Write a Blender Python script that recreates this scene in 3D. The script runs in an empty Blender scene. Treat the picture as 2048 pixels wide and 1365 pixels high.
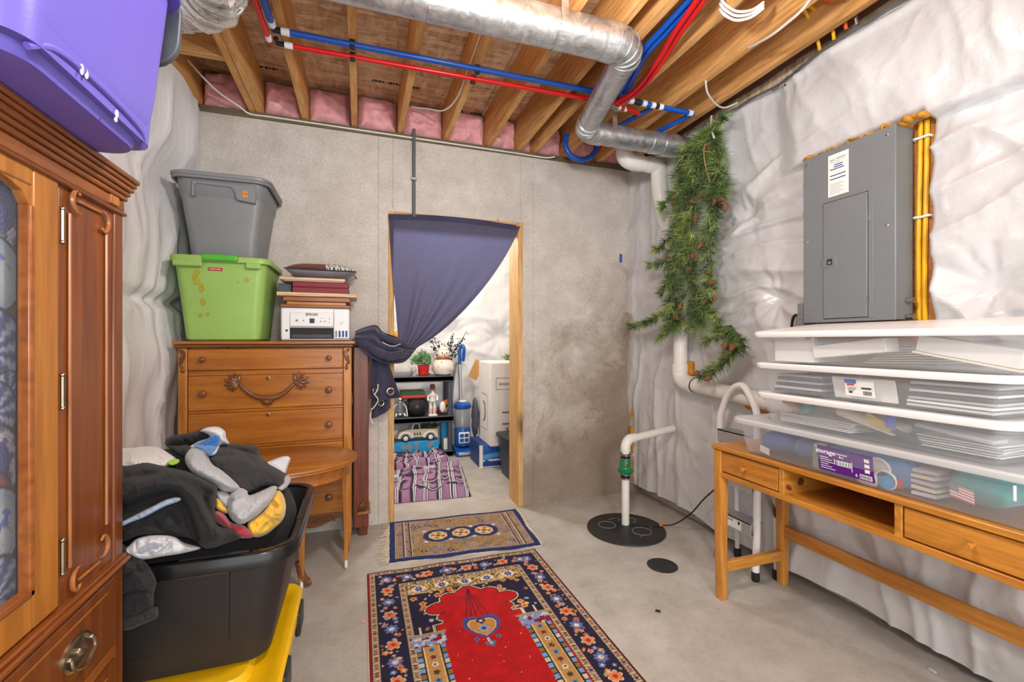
import bpy, bmesh, math, random
import numpy as np
from mathutils import Vector, Matrix
random.seed(7); RNG = np.random.default_rng(11)
PI = math.pi
sc = bpy.context.scene
COL = sc.collection
# ---------------------------------------------------------------- camera, light, exposure
CAM_H = 1.24; FPX = 895.0; YAW = math.radians(18.76)
cd = bpy.data.cameras.new('camera'); cam = bpy.data.objects.new('camera', cd); COL.objects.link(cam)
cam.location = (0, 0, CAM_H); cam.rotation_euler = (PI/2, 0, -YAW)
cd.sensor_width = 36; cd.lens = FPX/2048*36; cd.clip_start = 0.02
sc.camera = cam
w = bpy.data.worlds.new('world'); sc.world = w; w.use_nodes = True
w.node_tree.nodes['Background'].inputs[0].default_value = (0.96, 0.985, 1.0, 1)
w.node_tree.nodes['Background'].inputs[1].default_value = 1.7
def lamp(name, kind, loc, energy, size, color=(1, 0.95, 0.88), rot=None):
    d = bpy.data.lights.new(name, kind); d.energy = energy; d.color = color
    if kind == 'AREA': d.shape = 'DISK'; d.size = size
    else: d.shadow_soft_size = size
    o = bpy.data.objects.new(name, d); o.location = loc
    if rot: o.rotation_euler = rot
    COL.objects.link(o); return o
lamp('ceiling_bulb', 'POINT', (0.50, 1.0, 2.28), 31, 0.07, (1, 0.975, 0.945))
lamp('added_fill_light', 'POINT', (0.45, -1.3, 1.9), 60, 0.25, (1, 0.985, 0.965))  # soft fill added behind the camera to even out the room, no real fixture
lamp('storage_room_bulb', 'POINT', (0.62, 3.95, 2.35), 34, 0.06, (1, 0.97, 0.93))
vs = sc.view_settings
vs.view_transform = 'Standard'; vs.look = 'None'; vs.gamma = 1.0; vs.use_curve_mapping = False
vs.exposure = 0.85
# ---------------------------------------------------------------- helpers
SY, CY = math.sin(YAW), math.cos(YAW)
def P(px, py, x=None, y=None, z=None):
    """a photo pixel met with a plane of the room"""
    u = (px-1024)/FPX; v = (682-py)/FPX
    d = (SY+CY*u, CY-SY*u, v)
    t = x/d[0] if x is not None else (y/d[1] if y is not None else (z-CAM_H)/d[2])
    return Vector((d[0]*t, d[1]*t, CAM_H+d[2]*t))
def lin(c):
    return c/12.92 if c <= 0.04045 else ((c+0.055)/1.055)**2.4
def hexc(h):
    h = h.lstrip('#'); return tuple(lin(int(h[i:i+2], 16)/255) for i in (0, 2, 4))
def lin_arr(a):
    a = np.asarray(a, float); return np.where(a <= 0.04045, a/12.92, ((a+0.055)/1.055)**2.4)
def rgb(h):
    h = h.lstrip('#'); return np.array([int(h[i:i+2], 16)/255 for i in (0, 2, 4)])
# numpy value noise
_T = RNG.random((64, 64))
def vnoise(x, y):
    x = np.asarray(x, float); y = np.asarray(y, float)
    xi = np.floor(x).astype(int); yi = np.floor(y).astype(int)
    fx = x-xi; fy = y-yi; fx = fx*fx*(3-2*fx); fy = fy*fy*(3-2*fy)
    a = _T[xi % 64, yi % 64]; b = _T[(xi+1) % 64, yi % 64]; c = _T[xi % 64, (yi+1) % 64]; d = _T[(xi+1) % 64, (yi+1) % 64]
    return (a*(1-fx)+b*fx)*(1-fy)+(c*(1-fx)+d*fx)*fy
def fbm(x, y, o=4):
    s = 0; a = 0.5; n = 0
    for k in range(o):
        s = s+a*vnoise(x*2**k+17.3*k, y*2**k+5.1*k); n += a; a *= 0.5
    return s/n
def ridge(x, y, p=3):
    return (1-np.abs(2*vnoise(x, y)-1))**p
def smooth01(a, b, x):
    t = np.clip((x-a)/(b-a), 0, 1); return t*t*(3-2*t)

class MB:
    def __init__(s): s.v = []; s.f = []
    def add(s, vs_, fs):
        o = len(s.v); s.v += [tuple(p) for p in vs_]; s.f += [tuple(i+o for i in f) for f in fs]; return s
    def box(s, x0, x1, y0, y1, z0, z1):
        return s.add([(x0,y0,z0),(x1,y0,z0),(x1,y1,z0),(x0,y1,z0),(x0,y0,z1),(x1,y0,z1),(x1,y1,z1),(x0,y1,z1)],
                     [(0,3,2,1),(4,5,6,7),(0,1,5,4),(1,2,6,5),(2,3,7,6),(3,0,4,7)])
    def obox(s, c, sz, M=None):
        M = M or Matrix.Identity(3); c = Vector(c)
        vv = [c+M@Vector((i*sz[0]/2, j*sz[1]/2, k*sz[2]/2)) for k in (-1,1) for j in (-1,1) for i in (-1,1)]
        return s.add(vv, [(0,2,3,1),(4,5,7,6),(0,1,5,4),(1,3,7,5),(3,2,6,7),(2,0,4,6)])
    def bar(s, a, b, w_, h_, up=(0,0,1)):
        a = Vector(a); b = Vector(b); d = (b-a).normalized(); u = Vector(up)
        if abs(d.dot(u)) > 0.98: u = Vector((0,1,0))
        r = d.cross(u).normalized(); u = r.cross(d)
        return s.obox((a+b)/2, ((b-a).length, w_, h_), Matrix((d, r, u)).transposed())
    def tube(s, pts, r, n=10, cap=True, closed=False, flat=1.0, up=None):
        pts = [Vector(p) for p in pts]; m = len(pts)
        rs = r if isinstance(r, (list, tuple, np.ndarray)) else [r]*m
        T = []
        for i in range(m):
            a = pts[(i-1) % m] if (closed or i > 0) else pts[i]; b = pts[(i+1) % m] if (closed or i < m-1) else pts[i]
            t = (b-a); T.append(t.normalized() if t.length > 1e-9 else Vector((0,0,1)))
        u = Vector(up) if up else (Vector((0,0,1)) if abs(T[0].z) < 0.9 else Vector((1,0,0)))
        rings = []
        for i in range(m):
            u = (u-T[i]*u.dot(T[i]))
            if u.length < 1e-6: u = T[i].orthogonal()
            u.normalize(); b = T[i].cross(u)
            rings.append([pts[i]+(u*math.cos(2*PI*k/n)*flat+b*math.sin(2*PI*k/n))*rs[i] for k in range(n)])
        return s.loft(rings, cap and not closed, closed)
    def loft(s, rings, cap=True, closed=False):
        o = len(s.v); n = len(rings[0]); m = len(rings)
        for rg in rings: s.v += [tuple(p) for p in rg]
        for i in range(m if closed else m-1):
            j = (i+1) % m
            for k in range(n):
                k2 = (k+1) % n
                s.f.append((o+i*n+k, o+i*n+k2, o+j*n+k2, o+j*n+k))
        if cap:
            s.f.append(tuple(o+k for k in reversed(range(n)))); s.f.append(tuple(o+(m-1)*n+k for k in range(n)))
        return s
    def lathe(s, prof, c=(0,0,0), n=24, axis='z', cap=True):
        rings = []
        for r, h in prof:
            rg = []
            for k in range(n):
                a = 2*PI*k/n; p = (r*math.cos(a), r*math.sin(a), h)
                if axis == 'x': p = (h, p[0], p[1])
                elif axis == 'y': p = (p[1], h, p[0])
                rg.append((c[0]+p[0], c[1]+p[1], c[2]+p[2]))
            rings.append(rg)
        return s.loft(rings, cap)
    def prism(s, poly, axis, a, b):
        n = len(poly)
        def q(p, h): return (h, p[0], p[1]) if axis == 'x' else ((p[0], h, p[1]) if axis == 'y' else (p[0], p[1], h))
        return s.add([q(p, a) for p in poly]+[q(p, b) for p in poly],
                     [tuple(reversed(range(n))), tuple(range(n, 2*n))]+[(k, (k+1) % n, n+(k+1) % n, n+k) for k in range(n)])
    def grid(s, fn, nu, nv):
        o = len(s.v)
        for j in range(nv+1):
            for i in range(nu+1): s.v.append(tuple(fn(i/nu, j/nv)))
        for j in range(nv):
            for i in range(nu):
                a = o+j*(nu+1)+i; s.f.append((a, a+1, a+nu+2, a+nu+1))
        return s
    def ell(s, c, r, nu=16, nv=10, fn=None):
        rings = []
        for j in range(nv+1):
            ph = -PI/2+PI*j/nv; rg = []
            for i in range(nu):
                th = 2*PI*i/nu; d = (math.cos(ph)*math.cos(th), math.cos(ph)*math.sin(th), math.sin(ph))
                k = fn(d) if fn else 1.0
                rg.append((c[0]+d[0]*r[0]*k, c[1]+d[1]*r[1]*k, c[2]+d[2]*r[2]*k))
            rings.append(rg)
        return s.loft(rings, False)

def woff(o):
    v = Vector((0,0,0))
    while o is not None: v += o.location; o = o.parent
    return v
def props(o, label=None, cat=None, group=None, kind=None):
    if label: o['label'] = label
    if cat: o['category'] = cat
    if group: o['group'] = group
    if kind: o['kind'] = kind
    return o
def finish(me, name, mat, parent, loc, bevel, smooth, seg):
    if mat is not None: me.materials.append(mat)
    if smooth:
        me.polygons.foreach_set('use_smooth', [True]*len(me.polygons))
        if smooth < 179: me.set_sharp_from_angle(angle=math.radians(smooth))
    o = bpy.data.objects.new(name, me); COL.objects.link(o)
    if parent is not None: o.parent = parent
    else: o.location = loc
    if bevel:
        m = o.modifiers.new('bevel', 'BEVEL'); m.width = bevel; m.segments = seg; m.limit_method = 'ANGLE'; m.angle_limit = math.radians(35)
    return o
def build(name, mb, mat, parent=None, bevel=0, smooth=38, local=False, label=None, cat=None, group=None, kind=None, seg=2, loc=None):
    V = np.array(mb.v, float)
    if parent is not None: off = Vector((0,0,0)) if local else woff(parent)
    else:
        off = Vector(loc) if loc is not None else Vector(((V[:,0].min()+V[:,0].max())/2, (V[:,1].min()+V[:,1].max())/2, V[:,2].min()))
    V = V-np.array(off)
    me = bpy.data.meshes.new(name); me.from_pydata(V.tolist(), [], mb.f)
    bm = bmesh.new(); bm.from_mesh(me); bmesh.ops.recalc_face_normals(bm, faces=bm.faces); bm.to_mesh(me); bm.free()
    o = finish(me, name, mat, parent, off, bevel, smooth, seg)
    return props(o, label, cat, group, kind)
def gridmesh(name, X, Y, Z, mat, parent=None, color=None, label=None, cat=None, group=None, kind=None, flip=False, smooth=180, keep=None, loc=None):
    """(nv,nu) arrays of world points, optional (nv,nu,3) sRGB colour"""
    nv, nu = X.shape; V = np.stack([X, Y, Z], -1).reshape(-1, 3)
    if parent is not None: off = woff(parent)
    else: off = Vector(loc) if loc is not None else Vector(((V[:,0].min()+V[:,0].max())/2, (V[:,1].min()+V[:,1].max())/2, V[:,2].min()))
    V = V-np.array(off)
    idx = np.arange(nv*nu).reshape(nv, nu)
    Q = np.stack([idx[:-1,:-1], idx[:-1,1:], idx[1:,1:], idx[1:,:-1]], -1)
    if flip: Q = Q[..., ::-1]
    Q = Q[keep] if keep is not None else Q.reshape(-1, 4)
    me = bpy.data.meshes.new(name)
    me.vertices.add(len(V)); me.vertices.foreach_set('co', V.ravel())
    me.loops.add(Q.size); me.loops.foreach_set('vertex_index', Q.ravel().astype(np.int32))
    me.polygons.add(len(Q)); me.polygons.foreach_set('loop_start', (np.arange(len(Q))*4).astype(np.int32))
    me.update(calc_edges=True); me.validate()
    if color is not None:
        at = me.color_attributes.new('Col', 'FLOAT_COLOR', 'POINT')
        C4 = np.ones((nv*nu, 4), np.float32); C4[:, :3] = lin_arr(np.clip(color, 0, 1)).reshape(-1, 3)
        at.data.foreach_set('color', C4.ravel())
    o = finish(me, name, mat, parent, off, 0, smooth, 2)
    return props(o, label, cat, group, kind)
def thing(name, label, cat, loc, group=None, rz=0):
    o = bpy.data.objects.new(name, None); o.empty_display_size = 0.05; COL.objects.link(o)
    o.location = loc; o.rotation_euler = (0, 0, rz)
    return props(o, label, cat, group)
def struct(o): o['kind'] = 'structure'; return o
def catmull(pts, k=6, closed=False):
    pts = [Vector(p) for p in pts]; n = len(pts); out = []
    for i in range(n if closed else n-1):
        p0 = pts[(i-1) % n] if (closed or i > 0) else pts[0]; p1 = pts[i]; p2 = pts[(i+1) % n]
        p3 = pts[(i+2) % n] if (closed or i+2 < n) else pts[-1]
        for j in range(k):
            t = j/k
            out.append(0.5*((2*p1)+(p2-p0)*t+(2*p0-5*p1+4*p2-p3)*t*t+(3*p1-p0-3*p2+p3)*t**3))
    if not closed: out.append(pts[-1])
    return out
def rrect(cx, cy, wx, wy, r, z, n=5):
    out = []
    for (sx, sy, a0) in ((1,1,0), (-1,1,90), (-1,-1,180), (1,-1,270)):
        for k in range(n+1):
            a = math.radians(a0+90*k/n)
            out.append((cx+sx*(wx/2-r)+r*math.cos(a), cy+sy*(wy/2-r)+r*math.sin(a), z))
    return out
_fonts = {}
def text(name, body, size, loc, ux, uz, mat, parent, depth=0.0004, align='CENTER', bold=False, sx=1.0):
    """flat lettering: ux = reading direction, uz = up direction of the letters"""
    cu = bpy.data.curves.new(name, 'FONT'); cu.body = body; cu.size = size; cu.extrude = depth; cu.align_x = align; cu.align_y = 'CENTER'
    cu.resolution_u = 2
    if bold: cu.offset = size*0.018
    t = bpy.data.objects.new('tmp', cu); COL.objects.link(t)
    me = bpy.data.meshes.new_from_object(t.evaluated_get(bpy.context.evaluated_depsgraph_get()))
    bpy.data.objects.remove(t); bpy.data.curves.remove(cu)
    ux = Vector(ux).normalized(); uz = Vector(uz).normalized(); un = ux.cross(uz)
    M = Matrix((ux*sx, uz, un)).transposed().to_4x4(); M.translation = Vector(loc)-woff(parent)
    me.transform(M); me.name = name; me.materials.clear(); me.materials.append(mat)
    o = bpy.data.objects.new(name, me); COL.objects.link(o); o.parent = parent
    return o
# ---------------------------------------------------------------- materials
def newmat(name):
    m = bpy.data.materials.new(name); m.use_nodes = True; nt = m.node_tree
    return m, nt, nt.nodes['Principled BSDF']
def N(nt, t, **k):
    n = nt.nodes.new(t)
    for a, b in k.items():
        if a in n.inputs: n.inputs[a].default_value = b
        else: setattr(n, a, b)
    return n
def coords(nt, scale=(1,1,1), kind='Object'):
    tc = N(nt, 'ShaderNodeTexCoord'); mp = N(nt, 'ShaderNodeMapping'); mp.inputs['Scale'].default_value = scale
    nt.links.new(tc.outputs[kind], mp.inputs['Vector']); return mp.outputs[0]
def noise(nt, vec, scale, detail=4, rough=0.55, dist=0.0):
    n = N(nt, 'ShaderNodeTexNoise'); n.inputs['Scale'].default_value = scale; n.inputs['Detail'].default_value = detail
    n.inputs['Roughness'].default_value = rough; n.inputs['Distortion'].default_value = dist
    nt.links.new(vec, n.inputs['Vector']); return n.outputs['Fac']
def ramp(nt, fac, stops):
    r = N(nt, 'ShaderNodeValToRGB'); e = r.color_ramp.elements
    while len(e) < len(stops): e.new(0.5)
    for k, (p, c) in enumerate(stops):
        e[k].position = p; e[k].color = (*(hexc(c) if isinstance(c, str) else c), 1)
    nt.links.new(fac, r.inputs[0]); return r.outputs[0]
def mix(nt, fac, a, b, mode='MIX'):
    m = N(nt, 'ShaderNodeMix', data_type='RGBA', blend_type=mode)
    for sck, v in ((m.inputs[0], fac), (m.inputs[6], a), (m.inputs[7], b)):
        if isinstance(v, (int, float)): sck.default_value = v
        elif isinstance(v, str): sck.default_value = (*hexc(v), 1)
        elif isinstance(v, tuple): sck.default_value = (*v, 1)
        else: nt.links.new(v, sck)
    return m.outputs[2]
def bump(nt, bs, h, strength, dist=0.01):
    b = N(nt, 'ShaderNodeBump'); b.inputs['Strength'].default_value = strength; b.inputs['Distance'].default_value = dist
    nt.links.new(h, b.inputs['Height']); nt.links.new(b.outputs[0], bs.inputs['Normal'])
def plain(name, c, rough=0.5, metal=0.0, var=0.08, scale=12, bmp=0.0, bscale=60, sheen=0, alpha=1.0, coat=0, trans=0.0, spec=None):
    m, nt, b = newmat(name); v = coords(nt)
    base = hexc(c)
    if var:
        f = noise(nt, v, scale, 3)
        col = ramp(nt, f, [(0.3, tuple(max(0, x*(1-var)) for x in base)), (0.7, tuple(min(1, x*(1+var)) for x in base))])
        nt.links.new(col, b.inputs['Base Color'])
    else: b.inputs['Base Color'].default_value = (*base, 1)
    b.inputs['Roughness'].default_value = rough; b.inputs['Metallic'].default_value = metal
    if sheen: b.inputs['Sheen Weight'].default_value = sheen
    if coat: b.inputs['Coat Weight'].default_value = coat; b.inputs['Coat Roughness'].default_value = 0.15
    if spec is not None: b.inputs['Specular IOR Level'].default_value = spec
    if alpha < 1: b.inputs['Alpha'].default_value = alpha
    if trans: b.inputs['Transmission Weight'].default_value = trans
    if bmp: bump(nt, b, noise(nt, v, bscale, 3), bmp, 0.004)
    return m
def wood(name, c1, c2, axis='z', rough=0.38, grain=9.0, ring=1.0, coat=0.15, knots=0.0, c3=None):
    m, nt, b = newmat(name); s = {'x': (0.09,1,1), 'y': (1,0.09,1), 'z': (1,1,0.09)}[axis]
    v = coords(nt, s)
    f = noise(nt, v, grain, 5, 0.6, 1.2*ring); g = noise(nt, v, grain*9, 3, 0.6)
    col = ramp(nt, f, [(0.28, c1), (0.5, c3 or c2), (0.72, c2)])
    gr = ramp(nt, g, [(0.35, '#b9a793'), (0.62, '#ffffff')])
    col = mix(nt, 0.55, col, gr, 'MULTIPLY')
    if knots:
        vv = coords(nt, {'x': (0.35,1,1), 'y': (1,0.35,1), 'z': (1,1,0.35)}[axis])
        vo = N(nt, 'ShaderNodeTexVoronoi'); vo.inputs['Scale'].default_value = knots; nt.links.new(vv, vo.inputs['Vector'])
        k = ramp(nt, vo.outputs['Distance'], [(0.03, (0.12,0.12,0.12)), (0.10, (1,1,1))])
        col = mix(nt, 0.85, col, k, 'MULTIPLY')
    nt.links.new(col, b.inputs['Base Color']); b.inputs['Roughness'].default_value = rough
    b.inputs['Coat Weight'].default_value = coat; b.inputs['Coat Roughness'].default_value = 0.25
    bump(nt, b, g, 0.12, 0.002)
    return m
def vcol(name, rough=0.9, bmp=0.0, bscale=300, sheen=0.0, coat=0):
    m, nt, b = newmat(name); a = N(nt, 'ShaderNodeVertexColor'); a.layer_name = 'Col'
    nt.links.new(a.outputs[0], b.inputs['Base Color']); b.inputs['Roughness'].default_value = rough
    if sheen: b.inputs['Sheen Weight'].default_value = sheen
    if coat: b.inputs['Coat Weight'].default_value = coat
    if bmp: bump(nt, b, noise(nt, coords(nt), bscale, 2), bmp, 0.004)
    return m
def fabric(name, c, var=0.18, sheen=0.25, rough=0.95):
    m, nt, b = newmat(name); v = coords(nt); base = hexc(c)
    f = noise(nt, v, 6, 3); g = noise(nt, v, 260, 2)
    col = ramp(nt, f, [(0.3, tuple(x*(1-var) for x in base)), (0.7, tuple(min(1, x*(1+var)) for x in base))])
    col = mix(nt, 0.35, col, ramp(nt, g, [(0.3, '#9a9a9a'), (0.7, '#ffffff')]), 'MULTIPLY')
    nt.links.new(col, b.inputs['Base Color']); b.inputs['Roughness'].default_value = rough; b.inputs['Sheen Weight'].default_value = sheen
    bump(nt, b, g, 0.25, 0.002); return m
def m_concrete(name, light, dark, stain, pit=0.6, stainlo=0.52, stainhi=0.66, bstr=0.25, damp=False, fineamt=0.28):
    m, nt, b = newmat(name); v = coords(nt)
    big = noise(nt, v, 1.1, 5, 0.6, 0.4); mid = noise(nt, v, 5.5, 5, 0.65); fine = noise(nt, v, 70, 3)
    col = ramp(nt, mid, [(0.32, dark), (0.66, light)])
    col = mix(nt, ramp(nt, big, [(stainlo, (0,0,0)), (stainhi, (1,1,1))]), col, mix(nt, mid, stain, light))
    col = mix(nt, fineamt, col, ramp(nt, fine, [(0.25, '#8f8f8f'), (0.6, '#ffffff')]), 'MULTIPLY')
    vo = N(nt, 'ShaderNodeTexVoronoi'); vo.inputs['Scale'].default_value = 16; vo.inputs['Randomness'].default_value = 1
    nt.links.new(v, vo.inputs['Vector'])
    pits = ramp(nt, vo.outputs['Distance'], [(0.03, (0.25,0.24,0.23)), (0.075, (1,1,1))])
    col = mix(nt, pit, col, pits, 'MULTIPLY')
    if damp:
        sx_ = N(nt, 'ShaderNodeSeparateXYZ'); nt.links.new(v, sx_.inputs[0])
        def mth(op, a, b_):
            n = N(nt, 'ShaderNodeMath', operation=op)
            for i_, q_ in enumerate((a, b_)):
                if isinstance(q_, (int, float)): n.inputs[i_].default_value = q_
                else: nt.links.new(q_, n.inputs[i_])
            return n.outputs[0]
        f = mth('SUBTRACT', mth('MULTIPLY', sx_.outputs[0], 0.34), mth('MULTIPLY', sx_.outputs[2], 0.30))
        f = mth('ADD', f, mth('MULTIPLY', noise(nt, v, 2.2, 6, 0.7, 0.6), 0.9))
        col = mix(nt, ramp(nt, f, [(0.34, (0,0,0)), (0.62, (1,1,1))]), col, mix(nt, 0.75, col, '#a8967f', 'MULTIPLY'))
        sp_ = noise(nt, v, 7, 6, 0.75, 0.3)
        col = mix(nt, mth('MULTIPLY', ramp(nt, sp_, [(0.60, (0,0,0)), (0.64, (1,1,1))]), ramp(nt, f, [(0.40, (0,0,0)), (0.55, (0.55,0.55,0.55))])), col, '#7f766b')
    nt.links.new(col, b.inputs['Base Color']); b.inputs['Roughness'].default_value = 0.85
    bump(nt, b, mid, bstr, 0.02); return m
M = {}
M['wall'] = m_concrete('poured_concrete', '#d8d2ca', '#c3bbb2', '#b0a69b', damp=True)
M['floor'] = m_concrete('concrete_slab', '#c6c3bd', '#aeaaa2', '#918b81', pit=0.15, stainlo=0.42, stainhi=0.66, bstr=0.06, fineamt=0.16)
M['floor'].node_tree.nodes['Principled BSDF'].inputs['Roughness'].default_value = 0.55
def m_osb():
    m, nt, b = newmat('osb_board'); 
    v1 = coords(nt, (5, 26, 5)); v2 = coords(nt, (24, 7, 5))
    a = N(nt, 'ShaderNodeTexVoronoi'); a.inputs['Scale'].default_value = 1.5; nt.links.new(v1, a.inputs['Vector'])
    c = N(nt, 'ShaderNodeTexVoronoi'); c.inputs['Scale'].default_value = 1.5; nt.links.new(v2, c.inputs['Vector'])
    sep = N(nt, 'ShaderNodeSeparateColor'); nt.links.new(a.outputs['Color'], sep.inputs[0])
    sep2 = N(nt, 'ShaderNodeSeparateColor'); nt.links.new(c.outputs['Color'], sep2.inputs[0])
    f = mix(nt, 0.4, sep.outputs[0], sep2.outputs[1])
    col = ramp(nt, f, [(0.0, '#b08f6c'), (0.35, '#d2b08c'), (0.6, '#e4c6a2'), (1.0, '#f6e2c4')])
    n = noise(nt, coords(nt, (6, 40, 6)), 3, 4)
    col = mix(nt, 0.35, col, ramp(nt, n, [(0.3, '#a89078'), (0.5, '#ffffff')]), 'MULTIPLY')
    nt.links.new(col, b.inputs['Base Color']); b.inputs['Roughness'].default_value = 0.8
    bump(nt, b, f, 0.25, 0.003); return m
M['osb'] = m_osb()
M['joist'] = wood('joist_lumber', '#dca05a', '#f0bf7c', 'y', 0.7, 7, 1.2, 0.0, 1.6, '#e6ad6a')
M['joist_x'] = wood('blocking_lumber', '#c48c50', '#dcab6e', 'x', 0.7, 7, 1.2, 0.0, 0)
M['jamb'] = wood('jamb_lumber', '#c9954f', '#e2b674', 'z', 0.65, 7, 1.2, 0.0, 2.2)
M['sill'] = wood('treated_sill', '#5c5842', '#726b52', 'x', 0.8, 8, 1, 0)
def m_vinyl():
    m, nt, b = newmat('white_vinyl_blanket'); v = coords(nt)
    b.inputs['Base Color'].default_value = (*hexc('#d2d4d7'), 1); b.inputs['Roughness'].default_value = 0.24
    b.inputs['Specular IOR Level'].default_value = 0.6
    h = mix(nt, 0.35, noise(nt, v, 9, 5, 0.6, 1.5), noise(nt, v, 38, 3, 0.5, 0.6))
    bump(nt, b, h, 0.2, 0.02); return m
M['vinyl'] = m_vinyl()
def m_vinyl2():
    m, nt, b = newmat('white_fabric_blanket'); v = coords(nt, (1, 1, 0.3))
    b.inputs['Base Color'].default_value = (*hexc('#e9ebee'), 1); b.inputs['Roughness'].default_value = 0.6
    bump(nt, b, noise(nt, v, 14, 5, 0.6, 1.0), 0.3, 0.02); return m
M['vinyl_matte'] = m_vinyl2()
M['pink'] = plain('pink_fibreglass', '#f0a9ae', 1.0, 0, 0.25, 14, 0.8, 40, sheen=0.4)
M['oak'] = wood('golden_oak', '#9c5a18', '#c47f2e', 'x', 0.33, 5, 1.4, 0.3, 0, '#b26e22')
M['oak_z'] = wood('golden_oak_upright', '#a2611e', '#c48232', 'z', 0.35, 6, 1.2, 0.3)
M['oak_dark'] = wood('carved_walnut', '#5c3316', '#80502a', 'x', 0.4, 10, 1, 0.3)
M['oak_top'] = wood('warm_oak_top', '#8f4f1c', '#b56f2d', 'x', 0.3, 5, 1.2, 0.4)
M['cab'] = wood('cabinet_walnut', '#6b3611', '#8c4e1c', 'z', 0.34, 4.5, 1.8, 0.3, 0, '#7a4115')
M['cab_y'] = wood('cabinet_walnut_rail', '#7d4319', '#a15e27', 'y', 0.34, 6, 1.4, 0.3)
M['cab_light'] = wood('cabinet_maple', '#945a1a', '#b3742a', 'z', 0.36, 5, 1.4, 0.3)
M['cab_dark'] = wood('cabinet_cornice', '#6b3814', '#925220', 'y', 0.34, 8, 1.2, 0.3)
M['cab_bead'] = wood('cabinet_bead', '#8d5226', '#ab6c3a', 'z', 0.34, 8, 1, 0.3); M['pull'] = plain('aged_nickel', '#9a8f7c', 0.33, 1.0, 0.2, 40)
M['maroon'] = wood('maroon_wood', '#5e2c1a', '#7a3d22', 'z', 0.4, 8, 1, 0.2)
M['pine'] = wood('honey_pine', '#bd7a2a', '#da9a42', 'y', 0.38, 6, 1.5, 0.25, 2.0, '#cd8a35')
M['pine_z'] = wood('honey_pine_upright', '#b87527', '#d4923a', 'z', 0.38, 6, 1.4, 0.25, 2.0)
M['pine_x'] = wood('honey_pine_cross', '#b87527', '#d4943c', 'x', 0.38, 6, 1.4, 0.25, 2.0)
M['ply'] = wood('plywood_back', '#a5682f', '#bf8246', 'x', 0.8, 10, 1.6, 0)
M['black'] = plain('black_plastic', '#27272a', 0.42, 0, 0.1, 8, 0.08, 140)
M['black_gloss'] = plain('black_gloss_plastic', '#151517', 0.2, 0, 0)
M['dark'] = plain('dark_void', '#2a2a2c', 0.8, 0, 0.1)
M['yellow'] = plain('yellow_plastic', '#e8b90a', 0.35, 0, 0.05)
M['purple'] = plain('purple_plastic', '#6e64c6', 0.34, 0, 0.06, 3, 0.05, 200)
M['purple_dark'] = plain('dark_purple_plastic', '#4a44b8', 0.34, 0, 0.05)
M['slate'] = plain('slate_plastic', '#474c55', 0.5, 0, 0.05)
M['grey_bin'] = plain('grey_plastic', '#7c8084', 0.42, 0, 0.05, 4)
M['green_bin'] = plain('lime_plastic', '#97c063', 0.38, 0, 0.06, 3)
M['green_dark'] = plain('green_handle_plastic', '#4fb233', 0.35, 0, 0.05)
M['white'] = plain('white_plastic', '#f0f0f0', 0.35, 0, 0.02)
M['white_lid'] = plain('white_lid_plastic', '#f4f4f4', 0.3, 0, 0.01)
M['offwhite'] = plain('ivory', '#e6e0d2', 0.6, 0, 0.05)
M['paper'] = plain('paper', '#efeee9', 0.85, 0, 0.03)
M['paper_grey'] = plain('grey_paper', '#c9ccd2', 0.85, 0, 0.05)
M['manila'] = plain('manila_folder', '#e9e2cf', 0.8, 0, 0.03)
M['pvc'] = plain('white_pvc', '#ecebe6', 0.35, 0, 0.02)
M['pvc_grey'] = plain('grey_conduit', '#5f646a', 0.5, 0, 0.05)
M['rubber'] = plain('black_rubber', '#1c1c1c', 0.6, 0, 0.05)
M['green_valve'] = plain('green_valve', '#0f7a50', 0.35, 0, 0.05)
M['steel'] = plain('steel', '#b9bcc0', 0.3, 1.0, 0.05)
M['chrome'] = plain('chrome', '#dadada', 0.15, 1.0, 0)
M['brass'] = plain('aged_brass', '#a08a55', 0.35, 1.0, 0.15, 30)
M['alu'] = plain('brushed_aluminium', '#c4c6ca', 0.4, 0.85, 0.06)
M['panel_grey'] = plain('grey_enamel', '#7d8387', 0.4, 0.1, 0.03)
M['panel_side'] = plain('grey_enamel_side', '#7a8084', 0.45, 0.1, 0.03)
M['yellow_wire'] = plain('yellow_cable', '#e9b415', 0.4, 0, 0.05)
M['white_wire'] = plain('white_cable', '#e6e3dc', 0.45, 0, 0.03)
M['orange_wire'] = plain('orange_cable', '#e0661a', 0.4, 0, 0.05)
M['foam'] = plain('amber_foam', '#c58a2c', 0.7, 0, 0.35, 30, 0.6, 50)
M['pex_red'] = plain('red_pipe', '#d8141a', 0.28, 0, 0.03)
M['pex_blue'] = plain('blue_pipe', '#0f57c0', 0.28, 0, 0.03)
M['ring_white'] = plain('white_clamp', '#e9edf2', 0.35, 0, 0)
M['ink'] = plain('printing_ink', '#22242a', 0.7, 0, 0)
M['ink_blue'] = plain('blue_ink', '#2c4f9a', 0.7, 0, 0)
M['ink_grey'] = plain('grey_ink', '#8b9098', 0.7, 0, 0)
M['ink_red'] = plain('red_print', '#b3202c', 0.6, 0, 0)
M['ink_white'] = plain('white_print', '#f4f4f6', 0.6, 0, 0)
M['violet'] = plain('violet_label', '#5b1a86', 0.45, 0, 0.03)
M['orange'] = plain('orange_sticker', '#e8951a', 0.5, 0, 0.1)
M['red'] = plain('red_plastic', '#cf2320', 0.4, 0, 0.05)
M['blue'] = plain('blue_plastic', '#1b57a8', 0.3, 0, 0.05)
M['sky_blue'] = plain('bright_blue_print', '#1b9bd8', 0.5, 0, 0.1)
M['screen'] = plain('dark_screen', '#1d2433', 0.15, 0, 0)
M['tray'] = plain('printer_tray', '#3a3c42', 0.5, 0, 0.05)
M['printer'] = plain('printer_shell', '#e7eaec', 0.4, 0, 0.01)
M['cardboard'] = plain('brown_cardboard', '#b98a55', 0.85, 0, 0.08)
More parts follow.
